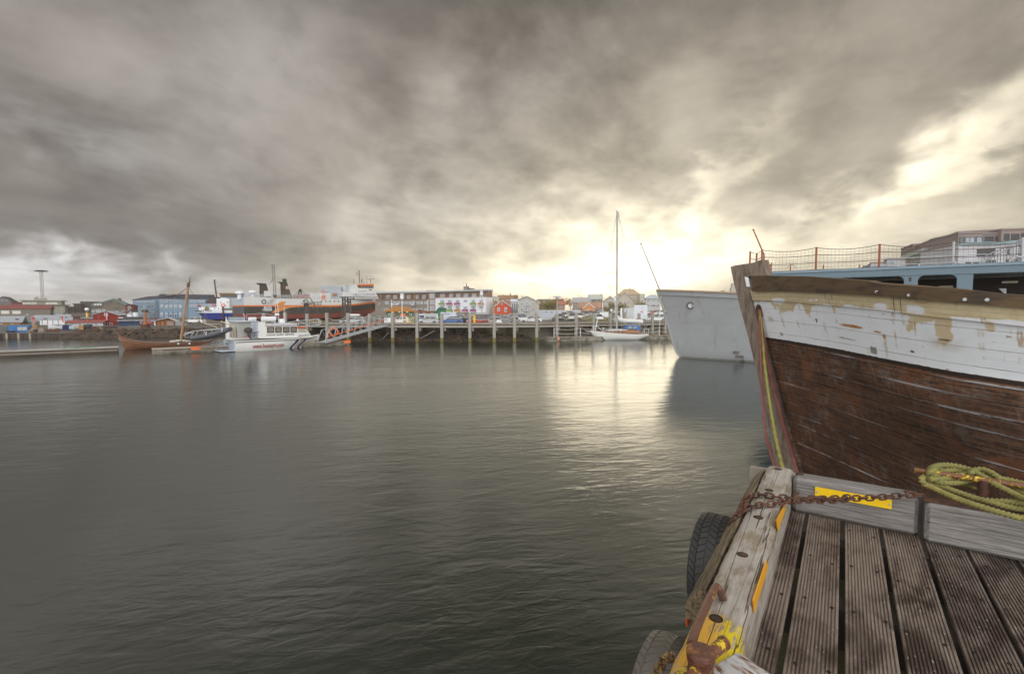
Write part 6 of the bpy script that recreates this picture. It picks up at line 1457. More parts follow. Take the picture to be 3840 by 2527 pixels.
for x, yt, yb, hw in ((150, 1150, 1180, .7), (300, 1130, 1168, .7), (450, 1100, 1145, .7), (560, 1070, 1110, .55), (640, 1040, 1065, .1)):
    a = pt(r3(x, yt), .8); c = pt(r3(x, yb), .8); s_.append([(a.x, .8-hw, a.z), (c.x, .8, c.z-.1), (a.x, .8+hw, a.z)])
loft(RB.t, 'keel_hull', s_, mat('dark_rib_hull', (.05, .05, .055), .4), closed=True)
for x, y in ((345, 1050+55), (560, 1055)): p = pt(r3(x, y), 0); m2 = MB(); m2.tube([(p.x, 0, p.z+.29), (p.x, -.2, p.z+.2), (p.x, -.29, p.z), (p.x, -.2, p.z-.2)], .04, 6); m2.build('strap', M_white, RB.t)
en = thing('outboard_motor', 'black outboard motor tilted up beside the tour boat ladder', 'outboard motor', (0, 0, 0)); p = P(*r3(915, 1075), 59.3); en.location = p
mb = MB(); mb.blob((0, 0, .25), .5, .32, .36, 3, 2, .02, ); mb.build('cowling', M_dark, en, smooth=True); mb = MB(); mb.box(-.1, .25, -.1, .1, -.55, .1, bev=.03); mb.tube([(.1, 0, -.1), (1.3, 0, .0)], .05, 6); mb.tube([(0, 0, -.4), (.35, 0, -.9)], .1, 6); mb.build('leg', M_dark, en, smooth=True)
# small white boat behind
B2 = plane('white_cruiser', 'white cruiser with dark window band moored behind the stern of the tour boat', 'boat', 846, 66, 965, 30)
hull_ = [r3(605, 1260), r3(605, 862), r3(640, 940), r3(770, 935), r3(1030, 940), r3(1030, 1260)]; q = [B2.uz(*p) for p in hull_]; mb = MB(); mb.prism(q, 'y', 0, 3.5); mb.build('hull', M_gel, B2.t)
boxp(B2, r3(632, 0)[0], r3(872, 0)[0], r3(0, 862)[1], r3(0, 938)[1], .4, 3.1, 'cabin', M_dark); boxp(B2, r3(640, 0)[0], r3(860, 0)[0], r3(0, 870)[1], r3(0, 925)[1], .32, .39, 'window_band', M_glass2, bev=0)
u_, z_ = B2.uz(*r3(690, 962)); mb = MB(); mb.text('BESSI', .3, hullm(u_, -.012, z_), .006); mb.build('lettering', M_dark, B2.t)
# ===== long wooden boat with mast
M_clink = mat('varnished_clinker', (.20, .085, .035), .45, var=.3, vscale=1.2, stretch=(.5, 2, 6), c2=(.10, .04, .02), mixr=(.45, .7), spec=.5)
V = plane('viking_boat', 'long varnished clinker wooden boat with high curved bow and bare mast', 'boat', 432, 60.3, 802, 28)
L = V.L; sheer = [r2(*p) for p in ((95, 1005), (135, 1058), (200, 1078), (270, 1106), (350, 1132), (450, 1150), (600, 1160), (820, 1163), (1100, 1163), (1340, 1152), (1385, 1122))]
sh = [V.uz(p[0], p[1], 1.3) for p in sheer]; u_b, _ = V.uz(*r2(95, 1005), 1.3); u_e = sh[-1][0]
secs = []; hb_ = 1.35
for i in range(25):
    k = i/24; u = lerp(u_b, u_e, k); w_ = hb_*max(0.03, (1-abs(2*k-1.02)**2.6)); zt = interp(sh, u); kk = abs(2*k-1); rake = (1 if k < .5 else -1)*kk**6*.0
    zb = -.25 if kk < .82 else lerp(-.25, zt-.45, ((kk-.82)/.18)**1.5); half = []
    for j in range(9):
        t_ = j/8; y = w_*math.cos(t_*math.pi/2)**.62; z = lerp(zt, zb, t_**1.15); ush = (1 if k < .5 else -1)*(t_**1.5)*.55*kk**4
        half.append((u + ush, y, z)); 
        if 0 < j < 8: half.append((u + ush, max(0, y-.035), z-.01))
    secs.append([(a, 1.3-y, z) for a, y, z in half] + [(a, 1.3+y, z) for a, y, z in half[-2::-1]])
loft(V.t, 'hull', secs, M_clink, sharp=20)
inn = [[(s[0][0], s[0][1]+.06, s[0][2]-.05), (s[0][0], 1.3-(1.3-s[0][1])*.7, s[0][2]-.6), (s[0][0], 1.3, s[0][2]-.65), (s[0][0], 1.3+(1.3-s[0][1])*.7, s[0][2]-.6), (s[-1][0], s[-1][1]-.06, s[-1][2]-.05)] for s in secs[1:-1]]
loft(V.t, 'bottom_boards', inn, M_wood, cap0=False, cap1=False)
mb = MB(); 
for a_ in (0, -1): mb.tube([Vector(s[a_]) for s in secs], .055, 6)
mb.build('gunwale', mat('dark_varnish', (.12, .05, .025), .45), V.t, smooth=True)
mb = MB(); st_ = [Vector((s[0][0], 1.3, 0)) for s in secs]
mb.tube(catmull([Vector((secs[0][j][0]-.03, 1.3, secs[0][j][2])) for j in (0, 4, 8, 12, 16)], 4), .09, 6); mb.tube(catmull([Vector((secs[-1][j][0]+.03, 1.3, secs[-1][j][2])) for j in (0, 4, 8, 12, 16)], 4), .09, 6); mb.build('stem', M_clink, V.t, smooth=True)
M_mastw = mat('brown_mast_wood', (.36, .20, .10), .6, var=.25, vscale=2)
ppipe(V, [(*r2(965, 1140), 1.3), (*r2(1060, 440), 1.3)], .13, 'mast', M_mastw, n=10); ppipe(V, [(*r2(1062, 440), 1.3), (*r2(1070, 385), 1.3)], .2, 'masthead', mat('dark_masthead', (.10, .06, .04), .7)); ppipe(V, [(*r2(1072, 390), 1.3), (*r2(1082, 365), 1.3), (*r2(1090, 310), 1.3)], .05, 'finial', M_dark); ppipe(V, [(*r2(1072, 370), 1.3), (*r2(1102, 374), 1.3)], .06, 'vane', M_dark)
mb = MB()
for a, c, ya, yc in (((1050, 450), (235, 1090), 1.3, 1.3), ((1060, 440), (920, 545), 1.3, 1.3), ((1070, 440), (1160, 590), 1.3, 2.2), ((1160, 590), (1395, 1000), 2.2, 1.3), ((1064, 460), (985, 1150), 1.3, .1), ((1068, 460), (1020, 1155), 1.3, .1), ((1070, 460), (1050, 1155), 1.3, 2.5), ((1180, 780), (1250, 995), 2, 2)): ppipe(V, [(*r2(*a), ya), (*r2(*c), yc)], .028, '', None, n=4, mb=mb)
mb.build('rigging', mat('brown_line', (.22, .15, .10), .8), V.t)
mb = MB(); rr = random.Random(4); 
for i in range(9): u_, z_ = V.uz(*r2(850 + i*27, 1150 - 10*math.sin(i*.39)), 1.2); mb.blob((u_, 1.2 + rr.uniform(-.3, .3), z_), .35, .3, .16, i, 1, .25)
o = mb.build('sailcloth', mat('white_sailcloth', (.55, .52, .47), .9, var=.2), V.t, smooth=True)
for x in (935, 1080): u_, z_ = V.uz(*r2(x, 1180), -.1); m2 = MB(); m2.blob((u_, .0, z_), .12, .12, .12, 1, 2, .02); m2.build('fender', M_white, V.t, smooth=True)
# ===== sailing yacht
S = plane('sailing_yacht', 'white sailing yacht with tall bare mast and blue spray hood', 'yacht', 2225, 80.0, 2441, 8)
L = S.L; bmw = 3.2; shp = [r6(*p) for p in ((1183, 1060), (1400, 1085), (1600, 1100), (1800, 1108), (1975, 1103))]; sh = [S.uz(p[0], p[1], 0) for p in shp]; secs = []
for i in range(21):
    k = i/20; u = L*k; w_ = bmw/2*max(.02, (math.sin(math.pi*min(1, k*.92+.02)**.75))**.75 if k < .99 else .62); w_ = bmw/2*max(.02, min(1, (k/.45)**.7 if k < .45 else 1-.42*((k-.45)/.55)**1.8)); zt = interp(sh, u)
    sub = -.25; zb = lerp(zt-.1, sub, min(1, k/.14)) if k < .14 else (sub if k < .80 else lerp(sub, zt-.45, ((k-.80)/.2)))
    half = [(w_, zt), (w_*1.02, lerp(zt, zb, .25)), (w_*.92, lerp(zt, zb, .6)), (w_*.6, lerp(zt, zb, .88)), (0, zb)]
    secs.append([(u, bmw/2-y, z) for y, z in half] + [(u, bmw/2+y, z) for y, z in half[-2::-1]])
loft(S.t, 'hull', secs, mat('yacht_white', (.66, .66, .63), .35, var=.04)); loft(S.t, 'deck', [[s[0], (s[0][0], bmw/2, s[0][2]+.08), s[-1]] for s in secs], mat('teak_deck', (.36, .22, .13), .7), cap0=False, cap1=False)
mb = MB(); mb.tube([Vector(s[0]) + Vector((0, 0, -.22)) for s in secs[1:-1]], .035, 5); mb.build('cove_line', mat('grey_line', (.4, .4, .4), .5), S.t)
q = [S.uz(*r6(*p), .7) for p in ((1380, 1085), (1400, 1055), (1640, 1045), (1800, 1050), (1840, 1090))]; mb = MB(); mb.prism(q, 'y', .7, bmw-.7); mb.build('coachroof', mat('wood_coachroof', (.34, .17, .09), .55, var=.2), S.t)
q = [S.uz(*r6(*p), .65) for p in ((1385, 1060), (1400, 1052), (1640, 1042), (1660, 1048))]; mb = MB(); mb.prism(q, 'y', .6, bmw-.6); mb.build('coachroof_top', M_white, S.t)
hood = [r6(*p) for p in ((1620, 1030), (1650, 985), (1790, 985), (1828, 1000), (1825, 1078), (1790, 1070), (1782, 1040))]; q = [S.uz(*p, .8) for p in hood]; mb = MB(); mb.prism(q, 'y', .8, bmw-.8); mb.build('spray_hood', mat('blue_canvas', (.05, .14, .34), .8, var=.15), S.t)
for pts in (((1645, 1028), (1665, 998), (1718, 995), (1702, 1030)), ((1715, 1032), (1735, 998), (1785, 998), (1770, 1030))): poly(S, [r6(*p) for p in pts], 'hood_window', M_glass2, off=.8, t=.02)
for x in (1430, 1480, 1530, 1580): u_, z_ = S.uz(*r6(x, 1068), .7); m2 = MB(); m2.box(u_-.12, u_+.12, .64, .69, z_-.07, z_+.07); m2.build('port_light', M_glass, S.t)
M_mast = mat('grey_mast', (.36, .34, .30), .5); mb = MB(); ppipe(S, [(*r6(1503, 1060), 1.6), (*r7(285, 105), 1.6)], .15, 'mast', M_mast, n=10)
for o2, (a, c) in enumerate((((1515, 930), (1860, 940)),)): ppipe(S, [(*r6(*a), 1.6), (*r6(*c), 1.6)], .09, 'boom', M_mast)
mb = MB(); rr = random.Random(8); pts = [S.uz(*r6(x, y), 1.6) for x, y in ((1520, 850), (1530, 885), (1550, 905), (1590, 918), (1640, 922), (1700, 925), (1760, 928), (1810, 932), (1850, 938))]
mb.tube(catmull([(u, 1.6 + rr.uniform(-.05, .05), z) for u, z in pts], 4), [(.10 + .28*min(1, i/8) + rr.uniform(-.05, .06)) for i in range(33)], 9); mb.build('furled_sail', mat('white_sailcloth2', (.62, .61, .58), .9, var=.12), S.t, smooth=True)
mb = MB()
u0_ = S.uz(*r7(285, 105), 1.6)
for a, ya, c, yc in ((r6(1245, 830)[0:2] and r7(283, 108), 1.6, r6(1210, 1040), 1.6), (r7(290, 108), 1.6, r7(352, 385), 1.6), (r7(283, 112), 1.6, r7(192, 680), .3), (r7(385, 658), 2.9, r6(1560, 1085), 3.0), (r7(192, 680), .3, r6(1490, 1090), .1), (r7(290, 110), 1.6, r6(1940, 1095), 1.6), (r7(286, 110), 1.6, r7(385, 658), 2.9)): ppipe(S, [(*a, ya), (*c, yc)], .022, '', None, n=4, mb=mb)
mb.build('rigging', M_steel, S.t); ppipe(S, [(*r7(192, 681), .3), (*r7(284, 675), 1.6), (*r7(385, 658), 2.9)], .045, 'spreader', M_mast); ppipe(S, [(*r7(265, 90), 1.6), (*r7(288, 105), 1.6), (*r7(300, 130), 1.6), (*r7(305, 160), 1.6)], .03, 'wind_vane', M_mast)
mb = MB(); pul = [r6(1170, 995), r6(1240, 997), r6(1305, 1060)]; ppipe(S, [(*p, .8) for p in pul], .04, '', None, mb=mb); ppipe(S, [(*r6(1185, 1060), 1.2), (*r6(1185, 998), 1.2)], .035, '', None, mb=mb); ppipe(S, [(*p, 2.4) for p in pul], .04, '', None, mb=mb)
ppipe(S, [(*r6(1210, 1055), 1.6), (*r6(1245, 880), 1.6)], .07, '', None, mb=mb)
for x in (1330, 1450, 1560, 1880, 1940):
    for yy in (.15, bmw-.15): ppipe(S, [(*r6(x, 1085), yy), (*r6(x, 1030), yy)], .03, '', None, mb=mb)
ppipe(S, [(*r6(1300, 1022), .15), (*r6(1450, 1035), .15), (*r6(1600, 1045), .15)], .02, '', None, mb=mb); mb.build('guard_rail', M_white, S.t)
mb = MB(); ppipe(S, [(*r6(1870, 955), 1.6), (*r6(1915, 1060), .6)], .03, '', None, mb=mb); ppipe(S, [(*r6(1860, 960), 1.6), (*r6(1830, 1060), 2.4)], .03, '', None, mb=mb); ppipe(S, [(*r6(1935, 1080), .6), (*r6(1850, 1075), .6), (*r6(1900, 1030), 1.6), (*r6(1945, 1040), 2.4)], .05, '', None, mb=mb); mb.build('stern_frame', M_mast, S.t)
mb = MB(); mb.box(-.5, .15, 1.45, 1.75, S.uz(*r6(1183, 1055), 1.6)[1]-.25, S.uz(*r6(1183, 1055), 1.6)[1]-.05, bev=.05); mb.tube([(-.5, 1.6, S.uz(*r6(1183, 1055), 1.6)[1]-.15), (-.9, 1.6, S.uz(*r6(1183, 1055), 1.6)[1]+.05)], .07, 6); mb.build('anchor', M_steel, S.t)
poly(S, [r6(*p) for p in ((1833, 783), (1862, 800), (1835, 812))], 'pennant', M_red, off=1.6, t=.02)
# ===== grey ship
def _shipgrey(t):
    tc = t.node('ShaderNodeTexCoord'); ob = tc.outputs['Object']; x, y, z = t.sep(ob)
    c = t.mix(t.noise(ob, .7, 5, .6), (.28, .29, .295), (.37, .385, .39))
    st = t.noise(t.vscale(ob, 2.2, 2.2, .22), 1.0, 5, .65, .2)
    c = t.mix(t.m('MULTIPLY', t.ramp(st, .56, .74), .5), c, (.20, .185, .16))
    ln = t.m('ABSOLUTE', t.m('SUBTRACT', t.m('FRACT', t.m('ADD', t.m('MULTIPLY', z, .62), t.m('MULTIPLY', x, .012))), .5)); sm = t.m('SUBTRACT', 1.0, t.ramp(ln, 0.0, .018))
    c = t.mix(t.m('MULTIPLY', sm, .35), c, (.14, .14, .13))
    wl = t.m('SUBTRACT', 1.0, t.ramp(t.m('ADD', z, t.m('MULTIPLY', t.noise(ob, 2.5, 4, .6), .3)), .25, .42)); c = t.mix(t.m('MULTIPLY', wl, .6), c, (.12, .11, .08))
    b = t.node('ShaderNodeBump', {'Strength': 1.0, 'Distance': .05, 'Height': t.m('SUBTRACT', t.noise(ob, .9, 2, .5), t.m('MULTIPLY', sm, .15))})
    return {'Base Color': c, 'Roughness': .5, 'Normal': b.outputs[0]}
M_navy = custom('ship_grey_paint', _shipgrey); 
gs = thing('grey_ship', 'large pale grey ship bow with a round hawse ring', 'ship', (0, 0, 0))
A0 = G(2554, 1341); axd = Vector((math.cos(math.radians(-22)), math.sin(math.radians(-22)), 0)); nrm = Vector((axd.y, -axd.x, 0)); nrm = nrm if nrm.y < 0 else -nrm
def axpt(px, py):   # on the centre plane
    r = ray(px, py); s0 = Vector((A0.x, A0.y, 0)); k = (nrm.dot(s0))/(nrm.dot(r)); p = r*k; return Vector((p.x, p.y, H + p.z))
stem = [axpt(*p) for p in ((2463, 1088), (2477, 1128), (2493, 1180), (2507, 1224), (2522, 1280), (2536, 1321), (2554, 1341))]; stem.append(stem[-1] + axd*.9 + Vector((0, 0, -.8)))
Ztop = stem[0].z; secs = []; nst = 26
for i in range(nst):
    k = i/(nst-1); d = 42*k**1.35; row = []
    zt = interp([(0, Ztop), (4, Ztop-.28), (9, Ztop-.62), (16, Ztop-1.0), (42, Ztop-1.9)], d)
    for j, s in enumerate(stem):
        fz = (s.z + .8)/(Ztop + .8); zz = lerp(-.8, zt, fz)
        wt = 4.6*(1-math.exp(-d/5.2)); ww = 4.3*(1-math.exp(-d/9.5)) ; w_ = lerp(ww*(.85 if j == 7 else 1), wt, max(0, fz)**1.6)
        row.append(Vector((s.x, s.y, 0)) + axd*d*(1) + nrm*w_ + Vector((0, 0, zz)))
    secs.append(row)
far_ = []
for r in secs:
    fr_ = []
    for p in r:
        q = p - Vector((A0.x, A0.y, 0)); w_ = nrm.dot(Vector((q.x, q.y, 0))); fr_.append(p - nrm*2*w_)
    far_.append(fr_)
full = [r[::1] + fr_[::-1] for r, fr_ in zip(secs, far_)]
loft(gs, 'hull', full, M_navy, cap0=False, sharp=60)
loft(gs, 'deck', [[a[0] - Vector((0, 0, .5)), c[0] - Vector((0, 0, .5))] for a, c in zip(secs, far_)], M_steel, cap0=False, cap1=False)
mb = MB(); mb.tube([r[0] for r in secs], .10, 8); mb.tube([r[0] for r in far_], .10, 8); mb.build('top_rail', mat('tan_cap_rail', (.35, .26, .18), .7), gs, smooth=True)
mb = MB(); mb.tube([s + Vector((-.02, 0, 0)) for s in stem], .09, 8); mb.build('stem_bar', M_navy, gs, smooth=True)
def ongs(px, py, push=0.0):
    # nearest hull hit for a pixel: sample sections
    best = None
    for i in range(nst-1):
        for j in range(7):
            for a in (0, .25, .5, .75):
                for c in (0, .25, .5, .75):
                    p = (secs[i][j].lerp(secs[i+1][j], a)).lerp(secs[i][j+1].lerp(secs[i+1][j+1], a), c); r = p - Vector((0, 0, H)); yy = r.y*_c - r.z*_s; zz = r.y*_s + r.z*_c
                    e = (1920+f*r.x/yy-px)**2 + (1263.5-f*zz/yy-py)**2
                    if best is None or e < best[0]: best = (e, p)
    return best[1] + nrm*push
hp = ongs(*r7(958, 980), .05); mb = MB(); rg = []
tu = axd; 
for i in range(20): a = 2*math.pi*i/20; rg.append(hp + tu*.34*math.cos(a) + Vector((0, 0, .30*math.sin(a))) + nrm*(.09*math.sin(a)))
mb.tube(rg, .085, 8, closed=True); mb.build('hawse_ring', mat('brown_ring', (.14, .10, .08), .6), gs, smooth=True); mb = MB(); mb.face([p - nrm*.03 for p in rg]); mb.face([p - nrm*.05 for p in rg]); mb.build('hawse_hole', M_white, gs)
for txt, c in (('XIX', (1372, 1420)), ('XVIII', (1390, 1472)), ('XVII', (1400, 1512))):
    p = ongs(*r7(*c), .10); p2 = ongs(*r7(c[0]+60, c[1]+2), .10); ex_ = (p2-p).normalized(); R3 = Matrix(((ex_.x, 0, nrm.x, 0), (ex_.y, 0, nrm.y, 0), (ex_.z, 1, 0, 0), (0, 0, 0, 1)))
    mb = MB(); mb.text(txt, .38, Matrix.Translation(p) @ R3, .02, bold=.01); mb.build('draft_mark', mat('brown_mark', (.12, .10, .085), .6), gs)
mb = MB(); p0 = axpt(*r7(697, 832)); p1 = axpt(*r7(505, 408)); mb.tube([p0 - Vector((0, 0, .5)), p1], [.09, .055], 8); mb.lathe([(.001, .1), (.12, .06), (.12, -.02), (.001, -.04)], 10, Matrix.Translation(p1)); mb.build('jackstaff', M_mast, gs, smooth=True)
mb = MB(); mb.tube(catmull([ongs(*r7(*p), .12) for p in ((690, 880), (698, 960), (715, 1000), (735, 1022), (760, 1032))], 5), .05, 6); mb.build('hanging_rope', M_rope, gs)
# ===== second ship with net railing, behind the old boat
M_sb = mat('blue_grey_ship_paint', (.13, .185, .22), .5, var=.10, vscale=.6, bump=.01, bscale=2)
zb2 = lambda x, y: (3000 + x*.353, 820 + y*.353)
N = plane('net_railed_ship', 'blue grey passenger ship with net railing behind the old wooden boat', 'ship', 2880, 26.6, 3840, -35)
def un(px, py, off=0): return N.uz(px, py, off)
u_r, _ = un(3900, 1010); _, zd = un(3060, 1014)
ops = [((3150, 3391, 1040, 1090), .25), ((3443, 3590, 1038, 1105), .25), ((3650, 4120, 1038, 1120), 0)]
# fascia + plating with openings: built from boxes round the openings
u_end = un(4100, 1010)[0]
zt_, zo = zd, un(3300, 1038)[1]
mb = MB(); mb.box(-.3, u_end, 0, .25, zo, zd, bev=.02); mb.build('deck_edge', M_sb, N.t)
mb = MB(); mb.box(-.3, u_end, -.05, .0, zd-.10, zd+.02); mb.build('deck_moulding', mat('pale_blue_grey', (.19, .26, .31), .5), N.t)
us = [-.3] + [v for (x0, x1, _, _), _ in ops for v in (un(x0, 1040)[0], un(x1, 1040)[0])] + [u_end]
mb = MB()
for i in range(0, len(us), 2): mb.box(us[i], us[i+1], .02, .22, zo-1.25, zo-.003)
for (x0, x1, y0, y1), rad in ops:
    if rad:
        a, c = un(x0, y0)[0], un(x1, y0)[0]
        for s_, x_ in ((1, a), (-1, c)):
            pts = [(x_, zo-.003), (x_, zo-rad)] + [(x_ + s_*rad*(1-math.cos(t*math.pi/2/5)), zo-rad + rad*math.sin(t*math.pi/2/5)) for t in range(1, 6)]; mb.prism(pts, 'y', .03, .21)
mb.box(-.3, u_end, -.0, .25, zo-2.2, zo-1.25)
mb.build('shell_plating', M_sb, N.t)
mb = MB(); mb.box(un(3409, 1042)[0], un(3418, 1042)[0], -.0, .019, un(3409, 1055)[1], un(3409, 1040)[1]); mb.build('slot_window', M_dark, N.t)
M_in = mat('dark_ship_interior', (.028, .018, .014), .8, var=.6, vscale=4)
mb = MB(); mb.box(-.2, u_end, 3.6, 3.7, zo-2.2, zo); mb.box(-.2, u_end, .3, 3.6, zo-2.25, zo-2.2); mb.build('inner_wall', M_in, N.t)
mb = MB(); mb.box(-.25, u_end, .26, 5.2, zo+.02, zd-.02); mb.build('deck', M_steel, N.t)
for x, y, w_ in ((3560, 1095-10, 14), (3785, 1080-22, 8), (3545, 1075, 6)): u_, z_ = un(x, y, 3.5); m2 = MB(); m2.box(u_-.25, u_+.3, 3.5, 3.58, z_-.05, z_+.05); m2.build('lamp_glint', mat('pale_fitting', (.7, .65, .5), .3), N.t)
poly(N, [zb2(*p) for p in ((2110, 742), (2190, 742), (2190, 795), (2165, 795))], 'notice_board', M_white, off=2.5, t=.03)
u_, z_ = un(*zb2(2165, 770), 2.5)
# hull below: flare to the water, bow curving in at the left
secs = []
for i in range(14):
    k = i/13; u = lerp(-1.6, u_end, k); b_ = 2.75; w_ = b_*min(1, .02 + (k/.35)**.6) if k < .35 else b_; wl_ = b_*.85*min(1, max(0, (k-.05)/.45)**.8) if k > .05 else 0
    secs.append([(u, 2.75-w_, zo-2.15), (u+2.0*(1-k)**2, 2.75-lerp(w_, wl_, .5), zo-3.8), (u+4.2*(1-k)**2, 2.75-wl_, .0), (u+4.5*(1-k)**2, 2.75, -.6), (u+4.2*(1-k)**2, 2.75+wl_, 0), (u+2.0*(1-k)**2, 2.75+lerp(w_, wl_, .5), zo-3.8), (u, 2.75+w_, zo-2.15)])
loft(N.t, 'hull', secs, M_sb); 
M_rpost = mat('rust_red_post', (.30, .09, .04), .7, var=.2); M_gpost = mat('grey_post', (.42, .44, .45), .5)
tall = [((2813.5, 945, 988), 0), ((2838, 951, 1000), 0), ((2858, 938, 985), 0), ((3062, 929, 1014), 0), ((3299, 917, 1010), 0), ((3576, 908, 1008), 1), ((3835, 893, 1006), 1)]
PT = []
def P2(px, py): u, z = un(px, py, .12); return Vector((u, .12, z))
for (px, yt, yb), g_ in tall:
    m2 = MB(); a = P2(px - (0 if px < 3000 else 3), yb+4) ; c = P2(px, yt); a.z = zd if px > 2900 else zd; a = Vector((P2(px-3, 1012).x, .12, zd)); m2.tube([a, c], .048, 8); m2.lathe([(.001, .03), (.06, .02), (.06, -.03)], 8, Matrix.Translation(c)); m2.build('railing_post', M_gpost if g_ else M_rpost, N.t, smooth=True); PT.append((a, c))
for px, yt in ((2880, 975), (2893, 989), (2965, 995), (3088, 994), (3224, 993), (3367, 989), (3446, 988), (3514, 992), (3581, 984), (3606, 985), (3645, 983)):
    m2 = MB(); c = P2(px, yt); m2.tube([Vector((c.x, .05, zd)), Vector((c.x, .05, c.z))], .032, 6); m2.build('low_post', M_rpost if px < 3300 else M_gpost, N.t)
# ropes and net between tall posts
M_net = mat('brown_net_cord', (.16, .12, .09), .8)
for i in range(len(PT)-1):
    (a0, c0), (a1, c1) = PT[i], PT[i+1]; rp_ = MB(); Lp = (c1-c0).length
    for k, sg in ((1.0, .16), (.68, .06), (.36, .05), (.04, .02)):
        p, q = a0.lerp(c0, k), a1.lerp(c1, k); rp_.tube(sag(p, q, sg*min(1, Lp/2.8), 8), .016, 5)
    rp_.build('rope_line', mat('dark_rope_line', (.10, .065, .045), .8), N.t)
    net = MB(); nx = max(2, int(Lp/.16)); nz = 7
    top = sag(a0.lerp(c0, 1.0), a1.lerp(c1, 1.0), .16*min(1, Lp/2.8), nx); bot = sag(a0.lerp(c0, .04), a1.lerp(c1, .04), .02, nx); rr = random.Random(i)
    gp = [[top[x].lerp(bot[x], z/nz) + Vector((rr.uniform(-.02, .02), 0, rr.uniform(-.015, .015))) for z in range(nz+1)] for x in range(nx+1)]
    for x in range(nx+1): net.tube(gp[x], .0045, 3, caps=False)
    for z in range(1, nz): net.tube([gp[x][z] for x in range(nx+1)], .0045, 3, caps=False)
    net.build('net', M_net, N.t)
mb = MB(); 
for z_ in (.12, .42): mb.tube([(un(3300, 1000)[0], .05, zd+z_), (un(3700, 1000)[0], .05, zd+z_)], .018, 5)
mb.build('low_rail', M_gpost, N.t)
mb = MB(); c = P2(2865, 955); t_ = P2(2825, 862); mb.tube([c + Vector((0, 0, -.6)), c, t_], [.05, .04, .03], 8); mb.lathe([(.001, .05), (.05, .03), (.05, -.02)], 8, Matrix.Translation(t_)); mb.build('jackstaff', M_rpost, N.t, smooth=True)
mb = MB(); 
for a, c in (((2880, 1012), (2895, 985)), ((2893, 1012), (2872, 985)), ((2870, 990), (2895, 995))): mb.tube([P2(*a), P2(*c)], .025, 5)
mb.build('brace', M_rpost, N.t)
mb = MB(); hoop = P2(2967, 1008); mb.tube([hoop + Vector((.18*math.cos(t*.39)*1.0, 0, .22*math.sin(t*.39))) for t in range(9)], .010, 5); mb.build('hoop', M_dark, N.t)
# stairs with handrails at the right edge
stt = MB()
def P3(x, y, o): u, z = un(*zb2(x, y), o); return Vector((u, o, z))
for o in (.3, 1.3):
    for dy_ in (0, 42): stt.tube([P3(1925, 450+dy_, o), P3(1935, 415+dy_, o), P3(1965, 400+dy_, o), P3(2380, 205+dy_, o)], .028, 6)
    for k in range(12): x = lerp(1965, 2330, k/11); yt = lerp(400, 228, k/11); stt.tube([P3(x, yt, o), P3(x, 530, o) if k < 5 else P3(x, yt+150, o)], .018, 5)
    stt.tube([P3(2120, 525, o), P3(2400, 392, o)], .03, 6); stt.tube([P3(1925, 450, o), P3(1925, 520, o)], .028, 6)
for k in range(9): x = lerp(2150, 2390, k/8); y = lerp(525, 405, k/8); a, c = P3(x, y, .3), P3(x, y, 1.3); stt.box(a.x-.12, a.x+.12, .3, 1.3, a.z-.02, a.z+.02)
stt.build('stairway', M_steel, N.t)
mb = MB(); mb.tube([P3(2325, 520, .2), P3(2350, 225, .2)], .06, 8); mb.tube([P3(2290, 400, .1), P3(2340, 412, .1), P3(2390, 398, .1)], .04, 6); mb.build('davit_post', M_gpost, N.t, smooth=True)
# ===== ferry on the slipway
F = plane('ferry', 'white orange and black car ferry hauled out on the slipway', 'ferry', 916, 112, 1437, 45, zg=0.0)
bw = 9.0; L = F.L; zr = lambda pts, u: interp([F.uz(*p) for p in pts], u)
rw_top = [r3(860, 600), r3(1170, 600), r3(1310, 617), r3(2185, 622), r4(690, 620), r4(900, 612), r4(1170, 618), r4(1228, 632)]
rw_or1 = [r3(860, 708), r3(2185, 706), r4(500, 706), r4(800, 695), r4(1228, 655)]; rw_or2 = [r3(860, 727), r3(2185, 730), r4(500, 726), r4(800, 716), r4(1228, 680)]
rw_bk = [r3(860, 832), r3(1700, 828), r4(400, 828), r4(800, 796), r4(1190, 752)]; M_fw = mat('ferry_white', (.62, .62, .60), .5, var=.06, vscale=.6, c2=(.42, .36, .28), mixr=(.6, .8)); M_fo = mat('ferry_orange', (.66, .17, .03), .5)
M_fb = mat('worn_ferry_black', (.045, .042, .035), .6, var=.3, vscale=.5, c2=(.13, .12, .085), mixr=(.5, .8), stretch=(1, 1, .35)); M_fr = mat('antifouling_red', (.20, .045, .03), .75, var=.25, vscale=.6, c2=(.10, .05, .03), mixr=(.5, .8))
secs = []
for i in range(25):
    k = i/24; u = L*k; wt = bw/2*(1 if k < .62 else max(.03, 1-((k-.62)/.38)**1.9)); wb = bw/2*(.98 if k < .5 else max(0.0, 1-((k-.5)/.46)**1.6) if k < .96 else 0)
    za, zo1, zo2, zk = zr(rw_top, u), zr(rw_or1, u), zr(rw_or2, u), zr(rw_bk, u); kb = 2.3 if k < .85 else lerp(2.3, zk-.6, (k-.85)/.15)
    half = [(wt, za), (wt, zo1), (wt, zo2), (lerp(wt, wb, .45), zk), (wb, lerp(zk, kb, .6)), (wb*.5, kb), (0, kb-.1)]
    secs.append([(u, bw/2-y, z) for y, z in half] + [(u, bw/2+y, z) for y, z in half[-2::-1]])
mi = [0, 1, 2, 3, 3, 3, 3, 3, 3, 2, 1, 0]
loft(F.t, 'hull', secs, [M_fw, M_fo, M_fb, M_fr], mi=mi, sharp=30)
loft(F.t, 'deck', [[(s[0][0], s[0][1]+.05, s[0][2]-.25), (s[-1][0], s[-1][1]-.05, s[-1][2]-.25)] for s in secs], mat('ferry_deck', (.2, .22, .2), .8), cap0=False, cap1=False)
sx = secs[0]; tp = lambda y, z: (-.03, y, z)
